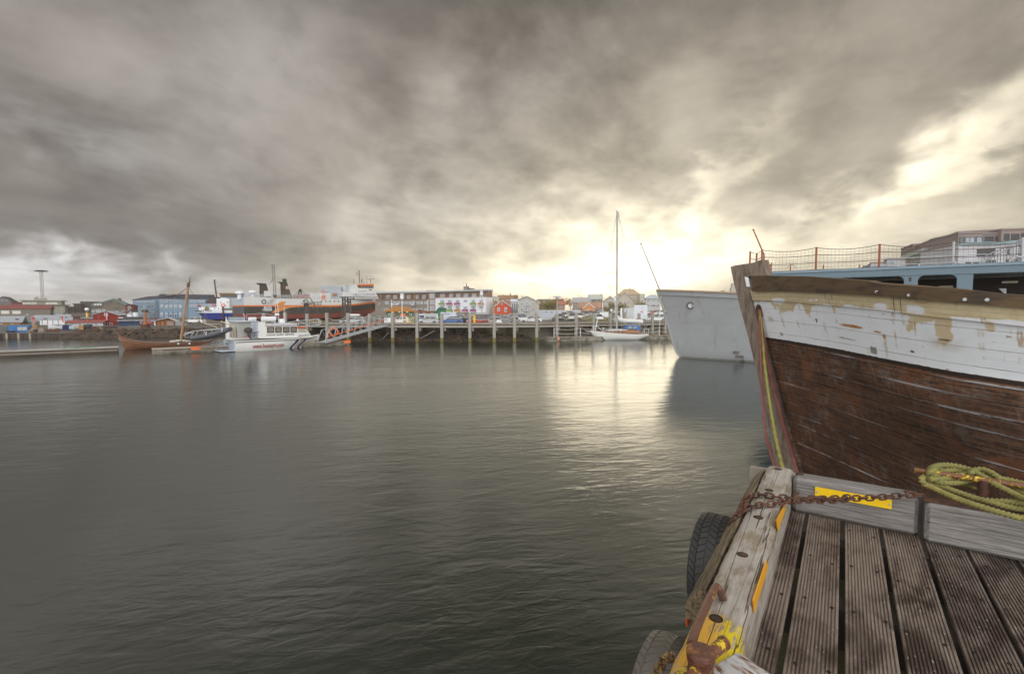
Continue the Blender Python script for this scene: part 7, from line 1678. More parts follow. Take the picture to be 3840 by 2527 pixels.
for a, c, m_, nm in ((sx[0][2], sx[1][2], M_gelshade, 'stern_door'), (sx[1][2], sx[2][2], M_fo, 'stern_stripe'), (sx[2][2], sx[3][2]-.0, mat('stern_dark', (.09, .09, .10), .6), 'stern_ramp')):  # upper stern panel reuses the painted-shade gelcoat
    mb = MB(); mb.box(-.06, -.004, .02, bw-.02, c+.01, a-.01); mb.build(nm, m_, F.t)
mb = MB(); mb.box(-.2, .0, .6, bw-.6, 2.9, 4.2); mb.build('stern_skeg', M_fr, F.t)
poly(F, [r3(*p) for p in ((1230, 820), (1325, 722), (1235, 716), (1370, 658), (1432, 662), (1392, 712), (1390, 722), (1700, 722), (1470, 745), (1330, 800))], 'flash_emblem', mat('faded_ferry_orange', (.62, .24, .07), .5, var=.2, vscale=.8), t=.03, proud=.01)
for txt, x, y, s_, xe in (('BALDUR', 1128, 760, .95, 1238), ('STYKKISHÓLMUR', 1108, 785, .6, 1252)):
    u_, z_ = F.uz(*r3(x, y)); ue, _ = F.uz(*r3(xe, y)); mb = MB(); n_ = len(txt); mb.text(txt, s_, Matrix.Translation((u_, -.05, z_)) @ RX, .01, sx=(ue-u_)/(s_*n_*.66), bold=.02); mb.build('lettering', M_white, F.t)
u_, z_ = F.uz(*r4(835, 606), .3); mb = MB(); mb.text('STYKKISHÓLMUR FLATEY BRJÁNSLÆKUR', .62, Matrix.Translation((u_, .2, z_)) @ RX, .01, sx=.95); mb.build('lettering', M_dark, F.t)
def fbox(x0, x1, y0, y1, ya, yb, nm, m_, rf=r3, bev=.06): (a, c), (d_, e) = rf(x0, y0), rf(x1, y1); return boxp(F, a, d_, c, e, ya, yb, nm, m_, bev)
def fpoly(pts, ya, yb, nm, m_, rf=r3): q = [F.uz(*rf(*p), ya) for p in pts]; mb = MB(); mb.prism(q, 'y', ya, yb); return mb.build(nm, m_, F.t)
M_fg = mat('ferry_light_grey', (.40, .44, .47), .5); M_fun = mat('funnel_black', (.045, .038, .03), .55, var=.3, vscale=.5, c2=(.10, .08, .05), mixr=(.5, .7))
fpoly([(1095, 590), (1095, 432), (1045, 411), (1048, 404), (1160, 412), (1188, 512), (1230, 590)], 1.5, 3.0, 'funnel', M_fun); fpoly([(1130, 590), (1130, 512), (1190, 512), (1230, 560), (1230, 590)], 1.3, 1.48, 'funnel_casing', M_fw)
fpoly([(1398, 615), (1390, 408), (1345, 394), (1348, 388), (1440, 388), (1470, 470), (1512, 615)], 1.5, 3.4, 'funnel', M_fun); fbox(1398, 1438, 348, 386, 1.9, 2.8, 'exhaust', M_dark); fbox(1430, 1477, 455, 491, 1.35, 1.48, 'funnel_badge', W, bev=.02); fbox(1436, 1472, 462, 484, 1.28, 1.34, 'funnel_badge_mark', M_fo, bev=.02)
for x0, x1, yt in ((778, 842, 512), (962, 1020, 503)):
    xm = (x0+x1)/2; u_, z_ = F.uz(*r3(xm, 595), 1.5); _, z2_ = F.uz(*r3(xm, yt), 1.5); rr_ = 1.0; mb = MB(); mb.lathe([(.5, z_-.5), (.5, z2_-.7), (rr_, z2_-.65), (rr_, z2_-.3), (.5, z2_), (.001, z2_)], 14, Matrix.Translation((u_, 2.2, 0))); mb.build('mushroom_vent', W, F.t, smooth=True)
fbox(845, 1180, 560, 602, 2.2, 6.5, 'aft_house', M_fg); fbox(1180, 1260, 575, 612, 2.4, 6, 'aft_house', M_fw)
mb = MB()
for z_ in (560, 572, 584, 596): ppipe(F, [(*r3(850, z_), .5), (*r3(1180, z_), .5)], .03, '', None, n=4, mb=mb); ppipe(F, [(*r3(1300, z_+10), .4), (*r3(1900, z_+12), .4)], .03, '', None, n=4, mb=mb)
for x in range(850, 1900, 42): 
    if not 1180 < x < 1300: ppipe(F, [(*r3(x, 560 if x < 1180 else 572), .5), (*r3(x, 615), .5)], .03, '', None, n=4, mb=mb)
mb.build('railing', W, F.t)
mb = MB()
for dx_ in (-16, 16):
    ppipe(F, [(*r3(1282+dx_*1.0, 605), 3), (*r3(1253+dx_*.9, 160), 3)], .07, '', None, n=4, mb=mb)
for k in range(17): 
    y = lerp(600, 170, k/16); x = lerp(1282, 1254, k/16); w2 = 15; ppipe(F, [(*r3(x-w2, y), 3), (*r3(x+w2, y-12), 3)], .05, '', None, n=4, mb=mb)
ppipe(F, [(*r3(1195, 440), 3), (*r3(1262, 330), 3)], .05, '', None, mb=mb); ppipe(F, [(*r3(1215, 392), 3), (*r3(1240, 372), 3)], .05, '', None, mb=mb); ppipe(F, [(*r3(1222, 190), 3), (*r3(1285, 200), 3)], .06, '', None, mb=mb); ppipe(F, [(*r3(1228, 155), 3), (*r3(1280, 165), 3)], .06, '', None, mb=mb)
mb.build('lattice_mast', mat('dark_grey_mast', (.17, .16, .15), .6), F.t)
mb = MB(); 
for dx_ in (0, 22, 44): ppipe(F, [(*r3(1165+dx_, 690), -.15), (*r3(1240+dx_, 610), -.15)], .06, '', None, mb=mb)
mb.build('side_stairs', M_steel, F.t)
for x, y in ((1126, 660), (1700, 655), (1940, 600)): u_, z_ = F.uz(*r3(x, y)); m2 = MB(); m2.tube([(u_+.45*math.cos(t*.52), -.1, z_+.45*math.sin(t*.52)) for t in range(12)], .09, 6, closed=True); m2.build('life_ring', M_orange if x == 1940 else M_dark, F.t)
# superstructure forward
fbox(1895, 2040, 540, 622, 1.2, 7.8, 'deckhouse', M_fw); fbox(475, 655, 444, 522, 2.0, 7, 'grey_housing', M_fg, r4); fbox(500, 700, 520, 622, 1.6, 7.4, 'deckhouse', M_fg, r4); fbox(545, 600, 548, 585, 1.45, 1.58, 'lit_door', mat('warm_door', (.35, .16, .06), .6), r4, bev=.0)
fpoly([(688, 622), (712, 530), (1122, 525), (1170, 622)], .25, 8.75, 'accommodation', M_fw, r4); fpoly([(700, 530), (700, 436), (868, 428), (888, 470), (888, 530)], 1.4, 7.6, 'upper_house', M_fw, r4); fpoly([(702, 528), (712, 432), (760, 432), (760, 528)], 1.2, 1.38, 'grey_panel', M_fg, r4)
fpoly([(868, 530), (868, 474), (1118, 478), (1122, 527)], 1.0, 8.0, 'bridge_deck', M_fw, r4); fpoly([(880, 474), (905, 444), (1092, 444), (1098, 476)], 1.5, 7.5, 'wheelhouse', mat('wheelhouse_brown', (.14, .07, .04), .5), r4)
fpoly([(875, 444), (895, 424), (1098, 416), (1100, 432), (1090, 444)], 1.1, 7.9, 'wheelhouse_roof', M_fo, r4)
for x in (930, 960, 990, 1022, 1052, 1080): (px, py) = r4(x, 461); F.win(px, py, 6, 6, M_dark, M_glass2, off=1.5, mul=0)
for x in (800, 822, 845, 865, 888, 910, 950, 968, 990, 1013, 1037, 1062, 1085, 1108): (px, py) = r4(x, 563 if x < 930 else 557); F.win(px, py, 4, 7, W, M_glass if x % 2 else M_glass2, off=.25, mul=0)
for x in (135, 385, 445, 500, 560, 615): (px, py) = r4(x, 655); F.win(px, py, 3.2, 5.5, M_dark, M_glass, mul=0, name='porthole')
for x in (-55, 8, 75, 130, 270, 330, 385, 445, 505): (px, py) = r4(x, 748); F.win(px, py, 2.8, 5.2, M_dark, M_glass2 if x != 8 else M_dark, mul=0, name='porthole')
for x in (300, 350, 420, 470, 520, 570, 620): (px, py) = r4(x-60, 655)
fpoly([(895, 512), (1000, 505), (1000, 520), (895, 524)], .8, .98, 'bridge_wing_rail', M_fg, r4)
poly(F, [r4(*p) for p in ((1030, 490), (1075, 492), (1070, 510), (1035, 508))], 'bridge_badge', mat('small_dark_badge', (.2, .12, .08), .6), off=1.0, t=.02)
m2 = MB(); ppipe(F, [(*r4(905, 425), 4), (*r4(898, 240), 4)], .14, '', None, mb=m2); ppipe(F, [(*r4(868, 290), 4), (*r4(905, 285), 4)], .07, '', None, mb=m2); ppipe(F, [(*r4(868, 262), 4), (*r4(870, 292), 4)], .12, '', None, mb=m2); ppipe(F, [(*r4(880, 240), 4), (*r4(915, 237), 4)], .05, '', None, mb=m2)
for x, y0, y1 in ((940, 425, 340), (967, 425, 385), (1005, 425, 385), (1055, 425, 355), (1000, 400, 300), (825, 430, 350), (930, 410, 360)): ppipe(F, [(*r4(x, y0), 4), (*r4(x, y1), 4)], .09 if y1 > 330 else .03, '', None, mb=m2)
ppipe(F, [(*r4(998, 352), 4), (*r4(1112, 352), 4)], .07, '', None, mb=m2); m2.build('signal_mast', mat('dark_grey_mast', (.17, .16, .15), .6), F.t)
m2 = MB()
for y in (412, 425): ppipe(F, [(*r4(722, y), 1.5), (*r4(880, y), 1.5)], .03, '', None, n=4, mb=m2); ppipe(F, [(*r4(900, y-8), 1.6), (*r4(1090, y-12), 1.6)], .03, '', None, n=4, mb=m2)
m2.build('top_railing', W, F.t)
for x, y in ((405, 512), (412, 600)): u_, z_ = F.uz(*r4(x, y), 1.0); m3 = MB(); m3.tube([(u_+.4*math.cos(t*.52), 1.0, z_+.4*math.sin(t*.52)) for t in range(12)], .08, 6, closed=True); m3.build('life_ring', M_orange, F.t)
# name mark at the bow, bow anchor
u_, z_ = F.uz(*r4(1145, 705), 2.5); m2 = MB(); m2.text('EY', .9, Matrix.Translation((u_, 1.7, z_)) @ Matrix.Rotation(.55, 4, 'Z') @ RX, .02); m2.build('lettering', W, F.t)
# rescue boat on the ferry's davit
u_, z_ = F.uz(*r3(1655, 585), 1.5); wpt = Vector((F.A.x, F.A.y, 0)) + F.d*u_ + Vector((-F.d.y, F.d.x, 0))*1.5 + Vector((0, 0, z_))
rb = thing('rescue_boat', 'small orange rescue boat hoisted above the ferry deck', 'lifeboat', wpt, F.ang)
s_ = [[(x, -w2*1, .35*z2), (x, -w2*.8, -.2), (x, 0, -.5+abs(x)*.05), (x, w2*.8, -.2), (x, w2, .35*z2)] for x, w2, z2 in ((-3.4, .5, 1), (-2.4, .8, .8), (0, .95, .7), (2.4, .7, .9), (3.6, .05, 1.6))]; loft(rb, 'hull', s_, M_orange); rb.scale = (.5, .5, .5)
m2 = MB(); m2.tube([(-3.2, -.7, .4), (0, -.95, .3), (2.4, -.7, .4), (3.5, 0, .6), (2.4, .7, .4), (0, .95, .3), (-3.2, .7, .4)], .22, 7); m2.build('tube', mat('dark_orange_tube', (.55, .10, .03), .6), rb, smooth=True)
fpoly([(1590, 605), (1612, 500), (1622, 484), (1640, 490), (1650, 560), (1640, 560), (1624, 505), (1604, 605)], 2.4, 2.7, 'davit', M_fun); m2 = MB(); ppipe(F, [(*r3(1632, 490), 2.5), (*r3(1700, 570), 1.5)], .04, '', None, mb=m2); ppipe(F, [(*r3(1550, 570), 2.5), (*r3(1615, 500), 2.5)], .05, '', None, mb=m2); m2.build('davit_wire', M_dark, F.t)
# slipway towers beside the ferry
M_tow = mat('dark_steel_tower', (.09, .08, .075), .7, var=.3)
for (xa, xb, yt, yb, rf, lab) in ((700, 790, 600, 905, r4, 'dark lattice slipway tower under the black and white sign'), (170, 215, 690, 905, r4, 'dark steel slipway post with stairs against the middle of the ferry')):
    Tt = plane('slipway_tower', lab, 'tower', rf(xa, 0)[0], 108 if xa > 500 else 104, rf(xb, 0)[0], 40, zg=2.2); w2 = Tt.L; _, h = Tt.uz(*rf((xa+xb)/2, yt)); m2 = MB()
    for x in (.15, w2-.15):
        for y in (0, 1.5): m2.box(x-.14, x+.14, y-.14, y+.14, -.5, h)
    n_ = 6
    for k in range(n_):
        z0, z1_ = h*k/n_, h*(k+1)/n_; m2.tube([(.15, 0, z0), (w2-.15, 0, z1_)], .09, 4); m2.tube([(.15, 0, z1_), (w2-.15, 0, z1_)], .08, 4); m2.tube([(.15, 0, z0), (.15, 1.5, z1_)], .08, 4)
    m2.build('lattice', M_tow, Tt.t); m2 = MB(); m2.box(-.6, w2+.6, -.4, 1.8, h, h+.12); m2.build('platform', M_tow, Tt.t)
    if xa > 500:
        s0 = rf(730, 632); s1 = rf(832, 597); mq = MB(); a, c = Tt.uz(*s0, -.5); d_, e = Tt.uz(*s1, -.5); mq.box(a, d_, -.6, -.5, c, e); sg = mq.build('sign', M_black, Tt.t)
        mq = MB(); cx, cz = (a+d_)/2, (c+e)/2
        for pts in ([(-.42, .15), (-.15, .3), (.0, .12), (-.1, .02)], [(0, .1), (.2, .3), (.44, .2), (.15, .0)], [(-.3, -.3), (.0, -.05), (.3, -.25), (.0, -.15)]): mq.prism([(cx+p[0]*(d_-a), cz+p[1]*(e-c)) for p in pts], 'y', -.63, -.601)
        mq.build('sign_mark', W, sg)
    else:
        m2 = MB()
        for y_ in (-.8, .0): m2.tube([Vector((*[Tt.uz(*rf(235, 610), y_)[0]], y_, Tt.uz(*rf(235, 610), y_)[1])), Vector((Tt.uz(*rf(350, 820), y_)[0], y_, Tt.uz(*rf(350, 820), y_)[1]))], .07, 4)
        for k in range(11): x = lerp(235, 350, k/10); y = lerp(610, 820, k/10); u0, z0 = Tt.uz(*rf(x, y), -.8); m2.box(u0-.12, u0+.12, -.8, 0, z0-.03, z0+.03)
        for yy in (660, 680, 700): ua, za = Tt.uz(*rf(190, yy), -.8); ub, zb_ = Tt.uz(*rf(378, yy), -.8); m2.tube([(ua, -.8, za), (ub, -.8, zb_)], .05, 4)
        for x in (190, 240, 290, 335, 378): ua, za = Tt.uz(*rf(x, 660), -.8); ub, zb_ = Tt.uz(*rf(x, 712), -.8); m2.tube([(ua, -.8, za), (ua, -.8, zb_)], .05, 4)
        m2.build('stairs', M_tow, Tt.t)
# ===== blue ship behind the ferry's stern
Q = plane('blue_fishing_ship', 'dark blue and red fishing ship with white wheelhouse on the slipway left of the ferry', 'ship', 716, 122, 880, 8, zg=0.0)
M_pb = mat('royal_blue_hull', (.018, .035, .22), .4, var=.15); prof = lambda pts: [Q.uz(*r2(*p)) for p in pts]
L = Q.L; secs = []; topb = prof(((1095, 742), (1300, 765), (1560, 770))); 
zt0 = Q.uz(*r2(1200, 742))[1]; zt1 = Q.uz(*r2(1200, 778))[1]; zb0 = Q.uz(*r2(1200, 862))[1]
for i in range(15):
    k = i/14; u = L*k; bb = 4.0; w_ = bb*min(1, .25+(k/.25)**.5*.75) if k < .25 else bb; rk = [0, .25, .0, .0]; half = [(u, w_, zt0+.0), (u+.35*(1-k)*.5, w_*.98, zt1), (u+2.6*(1-k)**4, w_*.92 if k > .1 else w_*.7, zb0), (u+4.6*(1-k)**4, w_*.5 if k > .1 else .3, 2.6), (u+4.8*(1-k)**4, 0, 2.3)]
    secs.append([(a, 4-y, z) for a, y, z in half] + [(a, 4+y, z) for a, y, z in half[-2::-1]])
loft(Q.t, 'hull', secs, [W, M_pb, M_fr], mi=[0, 1, 2, 2, 2, 2, 1, 0]); loft(Q.t, 'deck', [[(s[0][0], s[0][1], s[0][2]-.2), (s[-1][0], s[-1][1], s[-1][2]-.2)] for s in secs], M_steel, cap0=False, cap1=False)
def qbox(x0, x1, y0, y1, ya, yb, nm, m_, bev=.05): (a, c), (d_, e) = r2(x0, y0), r2(x1, y1); return boxp(Q, a, d_, c, e, ya, yb, nm, m_, bev)
qbox(1205, 1500, 703, 765, 1.0, 7.0, 'deckhouse', W); qbox(1435, 1600, 590, 720, 1.2, 6.8, 'wheelhouse', W); qbox(1480, 1560, 575, 600, 1.6, 6, 'wheelhouse_roof', M_fg)
q = [Q.uz(*r2(*p), 1.6) for p in ((1292, 660), (1292, 618), (1420, 570), (1432, 660))]; mb = MB(); mb.prism(q, 'y', 1.6, 6.0); mb.build('dark_awning', mat('black_brown_canvas', (.06, .045, .04), .7), Q.t)
for x, w_ in ((1490, 5), (1578, 6), (1410, 6), (1460, 5)): (px, py) = r2(x, 636 if x > 1470 else 718); Q.win(px, py, w_, 5, W, M_glass, off=1.2 if x > 1470 else 1.0, mul=0)
u_, z_ = Q.uz(*r2(1310, 722), 1.0); mb = MB(); mb.lathe([(.001, .05), (.5, .05), (.6, 0)], 14, Matrix.Translation((u_, .95, z_)) @ Matrix.Rotation(math.pi/2, 4, 'X')); mb.build('round_hatch', mat('brass_dark', (.2, .15, .05), .5), Q.t)
mb = MB(); ppipe(Q, [(*r2(1435, 580), 4), (*r2(1405, 345), 4)], .16, '', None, mb=mb)
for y in (350, 378, 445, 490, 515): x = lerp(1435, 1405, (580-y)/235); ppipe(Q, [(*r2(x-8, y), 4), (*r2(x+22, y), 4)], .06, '', None, mb=mb)
ppipe(Q, [(*r2(1340, 600), 4), (*r2(1340, 540), 4)], .14, '', None, mb=mb); ppipe(Q, [(*r2(1382, 590), 4), (*r2(1384, 540), 4)], .14, '', None, mb=mb); mb.build('mast', M_dark, Q.t)
mb = MB()
for y in (660, 675, 690): ppipe(Q, [(*r2(1292, y), .9), (*r2(1445, y), .9)], .03, '', None, n=4, mb=mb)
for x in (1292, 1330, 1368, 1406, 1445): ppipe(Q, [(*r2(x, 660), .9), (*r2(x, 703), .9)], .03, '', None, n=4, mb=mb)
mb.build('railing', W, Q.t); qbox(1370, 1402, 662, 695, 1.2, 2.4, 'red_drum', M_red); qbox(1175, 1205, 672, 700, 2, 3, 'winch', mat('rose_winch', (.3, .12, .1), .7)); ppipe(Q, [(*r2(1520, 900), -.2), (*r2(1518, 690), -.2)], .16, 'slip_post', M_rust)
u_, z_ = Q.uz(*r2(1258, 757)); mb = MB(); mb.text('PERLA', .75, Matrix.Translation((u_, -.04, z_)) @ RX, .01, sx=1.0); mb.build('lettering', M_dark, Q.t); u_, z_ = Q.uz(*r2(1175, 757)); mb = MB(); mb.box(u_-.3, u_+1.1, -.03, .0, z_-.05, z_+.25); mb.build('freeing_port', M_dark, Q.t)
u_, z_ = Q.uz(*r2(1522, 680), .9); mb = MB(); mb.tube([(u_+.45*math.cos(t*.52), .8, z_+.45*math.sin(t*.52)) for t in range(12)], .09, 6, closed=True); mb.build('life_ring', M_orange, Q.t)
# ---------------------------------------------------------------- car park slope, cars, lamps, trees, yard clutter
M_asph = mat('car_park_asphalt', (.085, .08, .075), .9, var=.2, vscale=.3)
def zslope(Y): return 2.4 + max(0, min(Y, 150) - 108)*1.8/42
mb = MB(); mb.grid([[(x0*(Y/108), Y, zslope(Y) + .012 - (0.0 if 0 < k < 3 else .6)) for k, x0 in enumerate((9, 9.5, 33, 34))] for Y in (107.9, 125, 150, 160)]); struct(mb.build('car_park', M_asph))
M_tyrem = mat('car_tyre', (.02, .02, .02), .8); M_rim = mat('car_rim', (.35, .35, .36), .35, .5); M_hl = mat('headlamp_glass', (.7, .7, .68), .15); M_tl = mat('tail_lamp', (.4, .02, .02), .3); M_cg = mat('car_glass', (.035, .04, .045), .08, spec=.8)
CARM = {n: mat('car_' + n, c, .28, .1 if n in ('silver', 'grey') else 0, var=.04, spec=.6) for n, c in dict(silver=(.48, .49, .50), white=(.72, .72, .71), grey=(.20, .21, .22), blue=(.05, .12, .30), red=(.34, .03, .025), dark=(.035, .035, .04), green=(.05, .12, .08), sand=(.40, .34, .22)).items()}
def make_car(kind, color, label, box=False):
    t = thing('parked_car', label, 'car', group='cars parked behind the wharf')
    L, hs, hr, w_ = {'hatch': (3.9, .88, 1.45, 1.66), 'estate': (4.5, .90, 1.47, 1.72), 'suv': (4.5, 1.02, 1.75, 1.8), 'van': (4.9, 1.15, 1.98, 1.85)}[kind]
    h = L/2; bonnet = {'hatch': .95, 'estate': 1.25, 'suv': 1.15, 'van': .75}[kind]; xr = {'hatch': -h+.35, 'estate': -h+.25, 'suv': -h+.2, 'van': -h+.1}[kind]
    low = [(-h, .35), (-h+.04, hs-.05), (xr-.05, hs), (h-bonnet-.15, hs), (h-.45, hs-.14), (h-.05, hs-.34), (h, .35), (h-.1, .22), (h-.42, .22)]
    def arch(cx): return [(cx+.36*math.cos(a), .30+.36*math.sin(a)) for a in [math.pi*i/6 for i in range(0, 7)]]
    wf, wr = h-.78, -h+.75; low += arch(wf) + arch(wr) + [(-h+.1, .22)]
    secs = []; ws = w_/2
    mb = MB(); mb.prism(low, 'y', -ws, ws); body = mb.build('body', CARM[color], t, bevel=.03)
    gl = [(xr, hs+.002), (h-bonnet, hs+.002), (h-bonnet-.72, hr-.05), (xr+.28, hr-.05)]; mb = MB()
    bot = [(x, z) for x, z in gl[:2]]; v = []
    for s in (-1, 1): v += [(gl[0][0], s*(ws-.06), gl[0][1]), (gl[1][0], s*(ws-.06), gl[1][1]), (gl[2][0], s*(ws-.24), gl[2][1]), (gl[3][0], s*(ws-.24), gl[3][1])]
    mb._add(v, [(0,1,2,3), (7,6,5,4), (0,4,5,1), (1,5,6,2), (2,6,7,3), (3,7,4,0)]); mb.build('windows', M_cg, t)
    mb = MB(); mb.box(gl[3][0]-.05, gl[2][0]+.03, -ws+.21, ws-.21, hr-.05, hr, bev=.02)
    for s in (-1, 1):
        for (xa, xb) in ((gl[1][0], gl[2][0]), (gl[0][0], gl[3][0]), ((gl[0][0]+gl[1][0])/2+.15, (gl[2][0]+gl[3][0])/2)): mb.tube([(xa, s*(ws-.055), hs), (xb, s*(ws-.225), hr-.03)], .035, 4)
    mb.build('roof', CARM[color], t)
    for x in (wf, wr):
        for s in (-1, 1):
            mb = MB(); M = Matrix.Translation((x, s*(ws-.1), .31)) @ Matrix.Rotation(math.pi/2, 4, 'X'); mb.lathe([(.19, -.1), (.30, -.1), (.31, -.06), (.31, .06), (.30, .1), (.19, .1)], 14, M); wh = mb.build('wheel', M_tyrem, t)
            mb = MB(); mb.lathe([(.001, -.108), (.10, -.108), (.20, -.09), (.20, .09), (.10, .108), (.001, .108)], 12, M); mb.build('rim', M_rim, wh)
    for s in (-1, 1):
        mb = MB(); mb.box(h-.30, h-.0, s*(ws-.28)-.17, s*(ws-.28)+.17, .58, .72, bev=.02); mb.build('headlight', M_hl, t)
        mb = MB(); mb.box(-h-.015, -h+.1, s*(ws-.2)-.13, s*(ws-.2)+.13, .62, .84, bev=.02); mb.build('tail_light', M_tl, t)
    if box: mb = MB(); mb.box(-1.3, .75, -.45, .45, hr+.08, hr+.44, bev=.14); mb.build('roof_box', CARM['white'], t, smooth=True)
    return t
PROTO = {}
def car(px, base, kind, color, rz, label, Y=None, z=None, box=False):
    if Y is None:
        Y = 95.0
        while 1164 + (5 - zslope(Y))*f/Y > base and Y < 152: Y += .25
    q = P(px, 1164, Y); loc_ = (q.x, q.y, (zslope(Y) if z is None else z) + .014); key = (kind, box)
    if key not in PROTO: t = make_car(kind, color, label, box); PROTO[key] = (t, color); t.location = loc_; t.rotation_euler = (0, 0, math.radians(rz)); return
    t0, c0 = PROTO[key]; dup(t0, loc_, math.radians(rz), label, 'cars parked behind the wharf', {'car_' + c0: CARM[color]} if color != c0 else None)
car(1323, 0, 'estate', 'silver', 184, 'silver estate car with a white roof box beside the top of the gangway', Y=90, box=True)
car(1498, 0, 'hatch', 'white', 178, 'small pale car half hidden behind the white lamp post', Y=93)
car(1606, 0, 'hatch', 'silver', 182, 'silver hatchback parked at the wharf in front of the postered white cabin', Y=89)
car(1694, 0, 'estate', 'blue', 176, 'blue estate car in front of the cabin with the handwritten sign', Y=89.5)
car(1724, 0, 'suv', 'white', 100, 'white van like car standing behind the blue estate', Y=104)
car(1738, 0, 'hatch', 'dark', 150, 'dark car right beside the blue estate', Y=91)
car(1752, 0, 'hatch', 'grey', 160, 'dark grey hatchback next to the wharf post right of the blue estate', Y=95)
car(1788, 0, 'hatch', 'red', 186, 'low dark red car at the wharf between two posts', Y=89)
car(1777, 0, 'estate', 'silver', 170, 'silver estate behind the dark red car', Y=104)
car(1815, 0, 'suv', 'dark', 20, 'dark off road car before the stone base of the white apartments', Y=99)
car(1835, 0, 'suv', 'dark', 200, 'second dark off road car left of the red house', Y=97)
car(1853, 0, 'hatch', 'white', 120, 'white car in front of the left corner of the red house', Y=90.5)
car(1847, 0, 'estate', 'white', 175, 'white car behind at the left corner of the red house', Y=106)
car(1879, 0, 'estate', 'silver', 178, 'silver estate parked across the front of the red house', Y=105)
car(1897, 0, 'hatch', 'grey', 184, 'grey hatchback at the wharf in front of the red house', Y=90)
car(1912, 0, 'hatch', 'silver', 140, 'silver car at the wharf under the right corner of the red house', Y=93)
car(1932, 0, 'van', 'white', 180, 'white van with sloping nose in front of the glazed annex', Y=98)
car(1992, 0, 'estate', 'white', 176, 'white car whose roof shows before the grey gabled house', Y=101)
car(2101, 1199, 'hatch', 'grey', 250, 'grey hatchback at the left end of the nearest car park row')
car(2118, 1192, 'estate', 'white', 250, 'white estate in the second row left of the mushroom lamp')
car(2135, 1187, 'hatch', 'sand', 250, 'sand coloured car in the back row below the site cabins')
car(2147, 1200, 'suv', 'silver', 262, 'pale silver van like car nearest the wharf in the car park')
car(2178, 1195, 'estate', 'white', 250, 'white estate left of the pair of posts in the car park')
car(2196, 1191, 'suv', 'silver', 250, 'silver off road car left of the orange gable')
car(2211, 1184, 'hatch', 'red', 250, 'reddish hatchback right in front of the orange gable')
car(2231, 1187, 'estate', 'silver', 245, 'silver estate right of the reddish hatchback')
car(2242, 1179, 'estate', 'white', 245, 'white estate highest in the car park right of the orange gable')
car(2246, 1201, 'hatch', 'white', 268, 'white hatchback facing the water behind the bow of the yacht')
car(2303, 1200, 'hatch', 'grey', 240, 'grey car just left of the yacht mast', Y=114, z=2.4)
car(2337, 1197, 'hatch', 'silver', 250, 'silver car behind the furled sail of the yacht', Y=120, z=2.5)
car(2370, 1197, 'estate', 'white', 200, 'white car at the left edge of the louvred board', Y=120, z=2.5)
car(2436, 1201, 'estate', 'silver', 180, 'silver estate just right of the louvred board', Y=113, z=2.4)
car(2460, 1201, 'suv', 'white', 178, 'white off road car between the louvred board and the grey ship', Y=113, z=2.4)
car(2440, 1181, 'hatch', 'white', 180, 'white hatchback on the upper road behind the louvred board', Y=135, z=3.65)
car(2457, 1182, 'estate', 'red', 180, 'dark red estate on the upper road left of the grey ship', Y=135, z=3.65)
car(2481, 1180, 'hatch', 'white', 180, 'white hatchback on the upper road nearest the grey ship', Y=133, z=3.65)
car(564, 1222, 'hatch', 'red', 178, 'dark red car between the floodlight pylon and the brown hut', Y=113, z=1.55)
car(728, 1214, 'estate', 'white', 182, 'white car on the breakwater right of the long boat mast', Y=113, z=1.95)
mb = MB(); mb.grid([[(36 - 2, Y, z) for Y, z in ((130, 2.3), (131.5, 3.63), (146, 3.66))], [(64, Y, z) for Y, z in ((130, 2.3), (131.5, 3.63), (146, 3.66))]]); struct(mb.build('upper_road', M_asph))
# lamps
def lamp(name, label, px, pyt, Y, zb, kind, m, r=.07):
    q = P(px, 1164, Y); h = P(px, pyt, Y).z - zb; t = thing(name, label, 'lamp post', (q.x, q.y, zb)); mb = MB(); mb.tube([(0, 0, -.3), (0, 0, h*.5), (0, 0, h)], [r*1.3, r, r*.8], 8); mb.build('pole', m, t, smooth=True)
    mb = MB()
    if kind == 'mushroom': mb.lathe([(.05, h-.5), (.16, h-.45), (.16, h-.12), (.75, h-.1), (.62, h+.06), (.001, h+.16)], 14)
    elif kind == 'globe': mb.lathe([(.001, h-.1), (.28, h+.05), (.38, h+.3), (.28, h+.55), (.001, h+.66)], 14)
    elif kind == 'box': mb.box(-.28, .28, -.25, .25, h-.1, h+.75, bev=.08); mb.lathe([(.001, h+.95), (.42, h+.82), (.42, h+.76)], 10)
    elif kind == 'twin':
        for s in (-1, 1): mb.tube([(0, 0, h-.1), (s*.5, 0, h)], .04, 5); mb.box(s*.5-.22, s*.5+.22, -.12, .12, h-.02, h+.16, bev=.04)
    elif kind == 'floods':
        for s in (-.45, -.16, .16, .45): mb.box(s-.12, s+.12, -.2, .2, h-.2, h+.15, bev=.04)
        mb.box(-.6, .6, -.05, .05, h-.32, h-.2)
    elif kind == 'arm': mb.tube([(0, 0, h), (-1.4, 0, h+.2)], .05, 5); mb.box(-1.8, -1.2, -.12, .12, h+.12, h+.24)
    mb.build('lamp_head', {'globe': mat('lamp_globe', (.75, .75, .78), .3), 'box': W, 'mushroom': M_steel, 'twin': W}.get(kind, M_dark), t, smooth=kind in ('globe', 'mushroom')); return t, h
M_opole = mat('rust_orange_pole', (.36, .14, .05), .7, var=.2)
lamp('street_lamp', 'white boxy headed lamp post beside the green hall roof', 1508, 1120, 86, 2.4, 'box', W)
lamp('street_lamp', 'thin rusty lamp post with two small heads left of the white boxy one', 1480, 1142, 92, 2.4, 'twin', M_opole, .05)
lamp('street_lamp', 'tall lamp post standing before the right end of the white apartments', 1806, 1106, 101, 2.4, 'box', M_steel)
lamp('street_lamp', 'tall mushroom headed lamp post left of the parked rows', 2089, 1113, 82, 2.5, 'mushroom', M_steel)
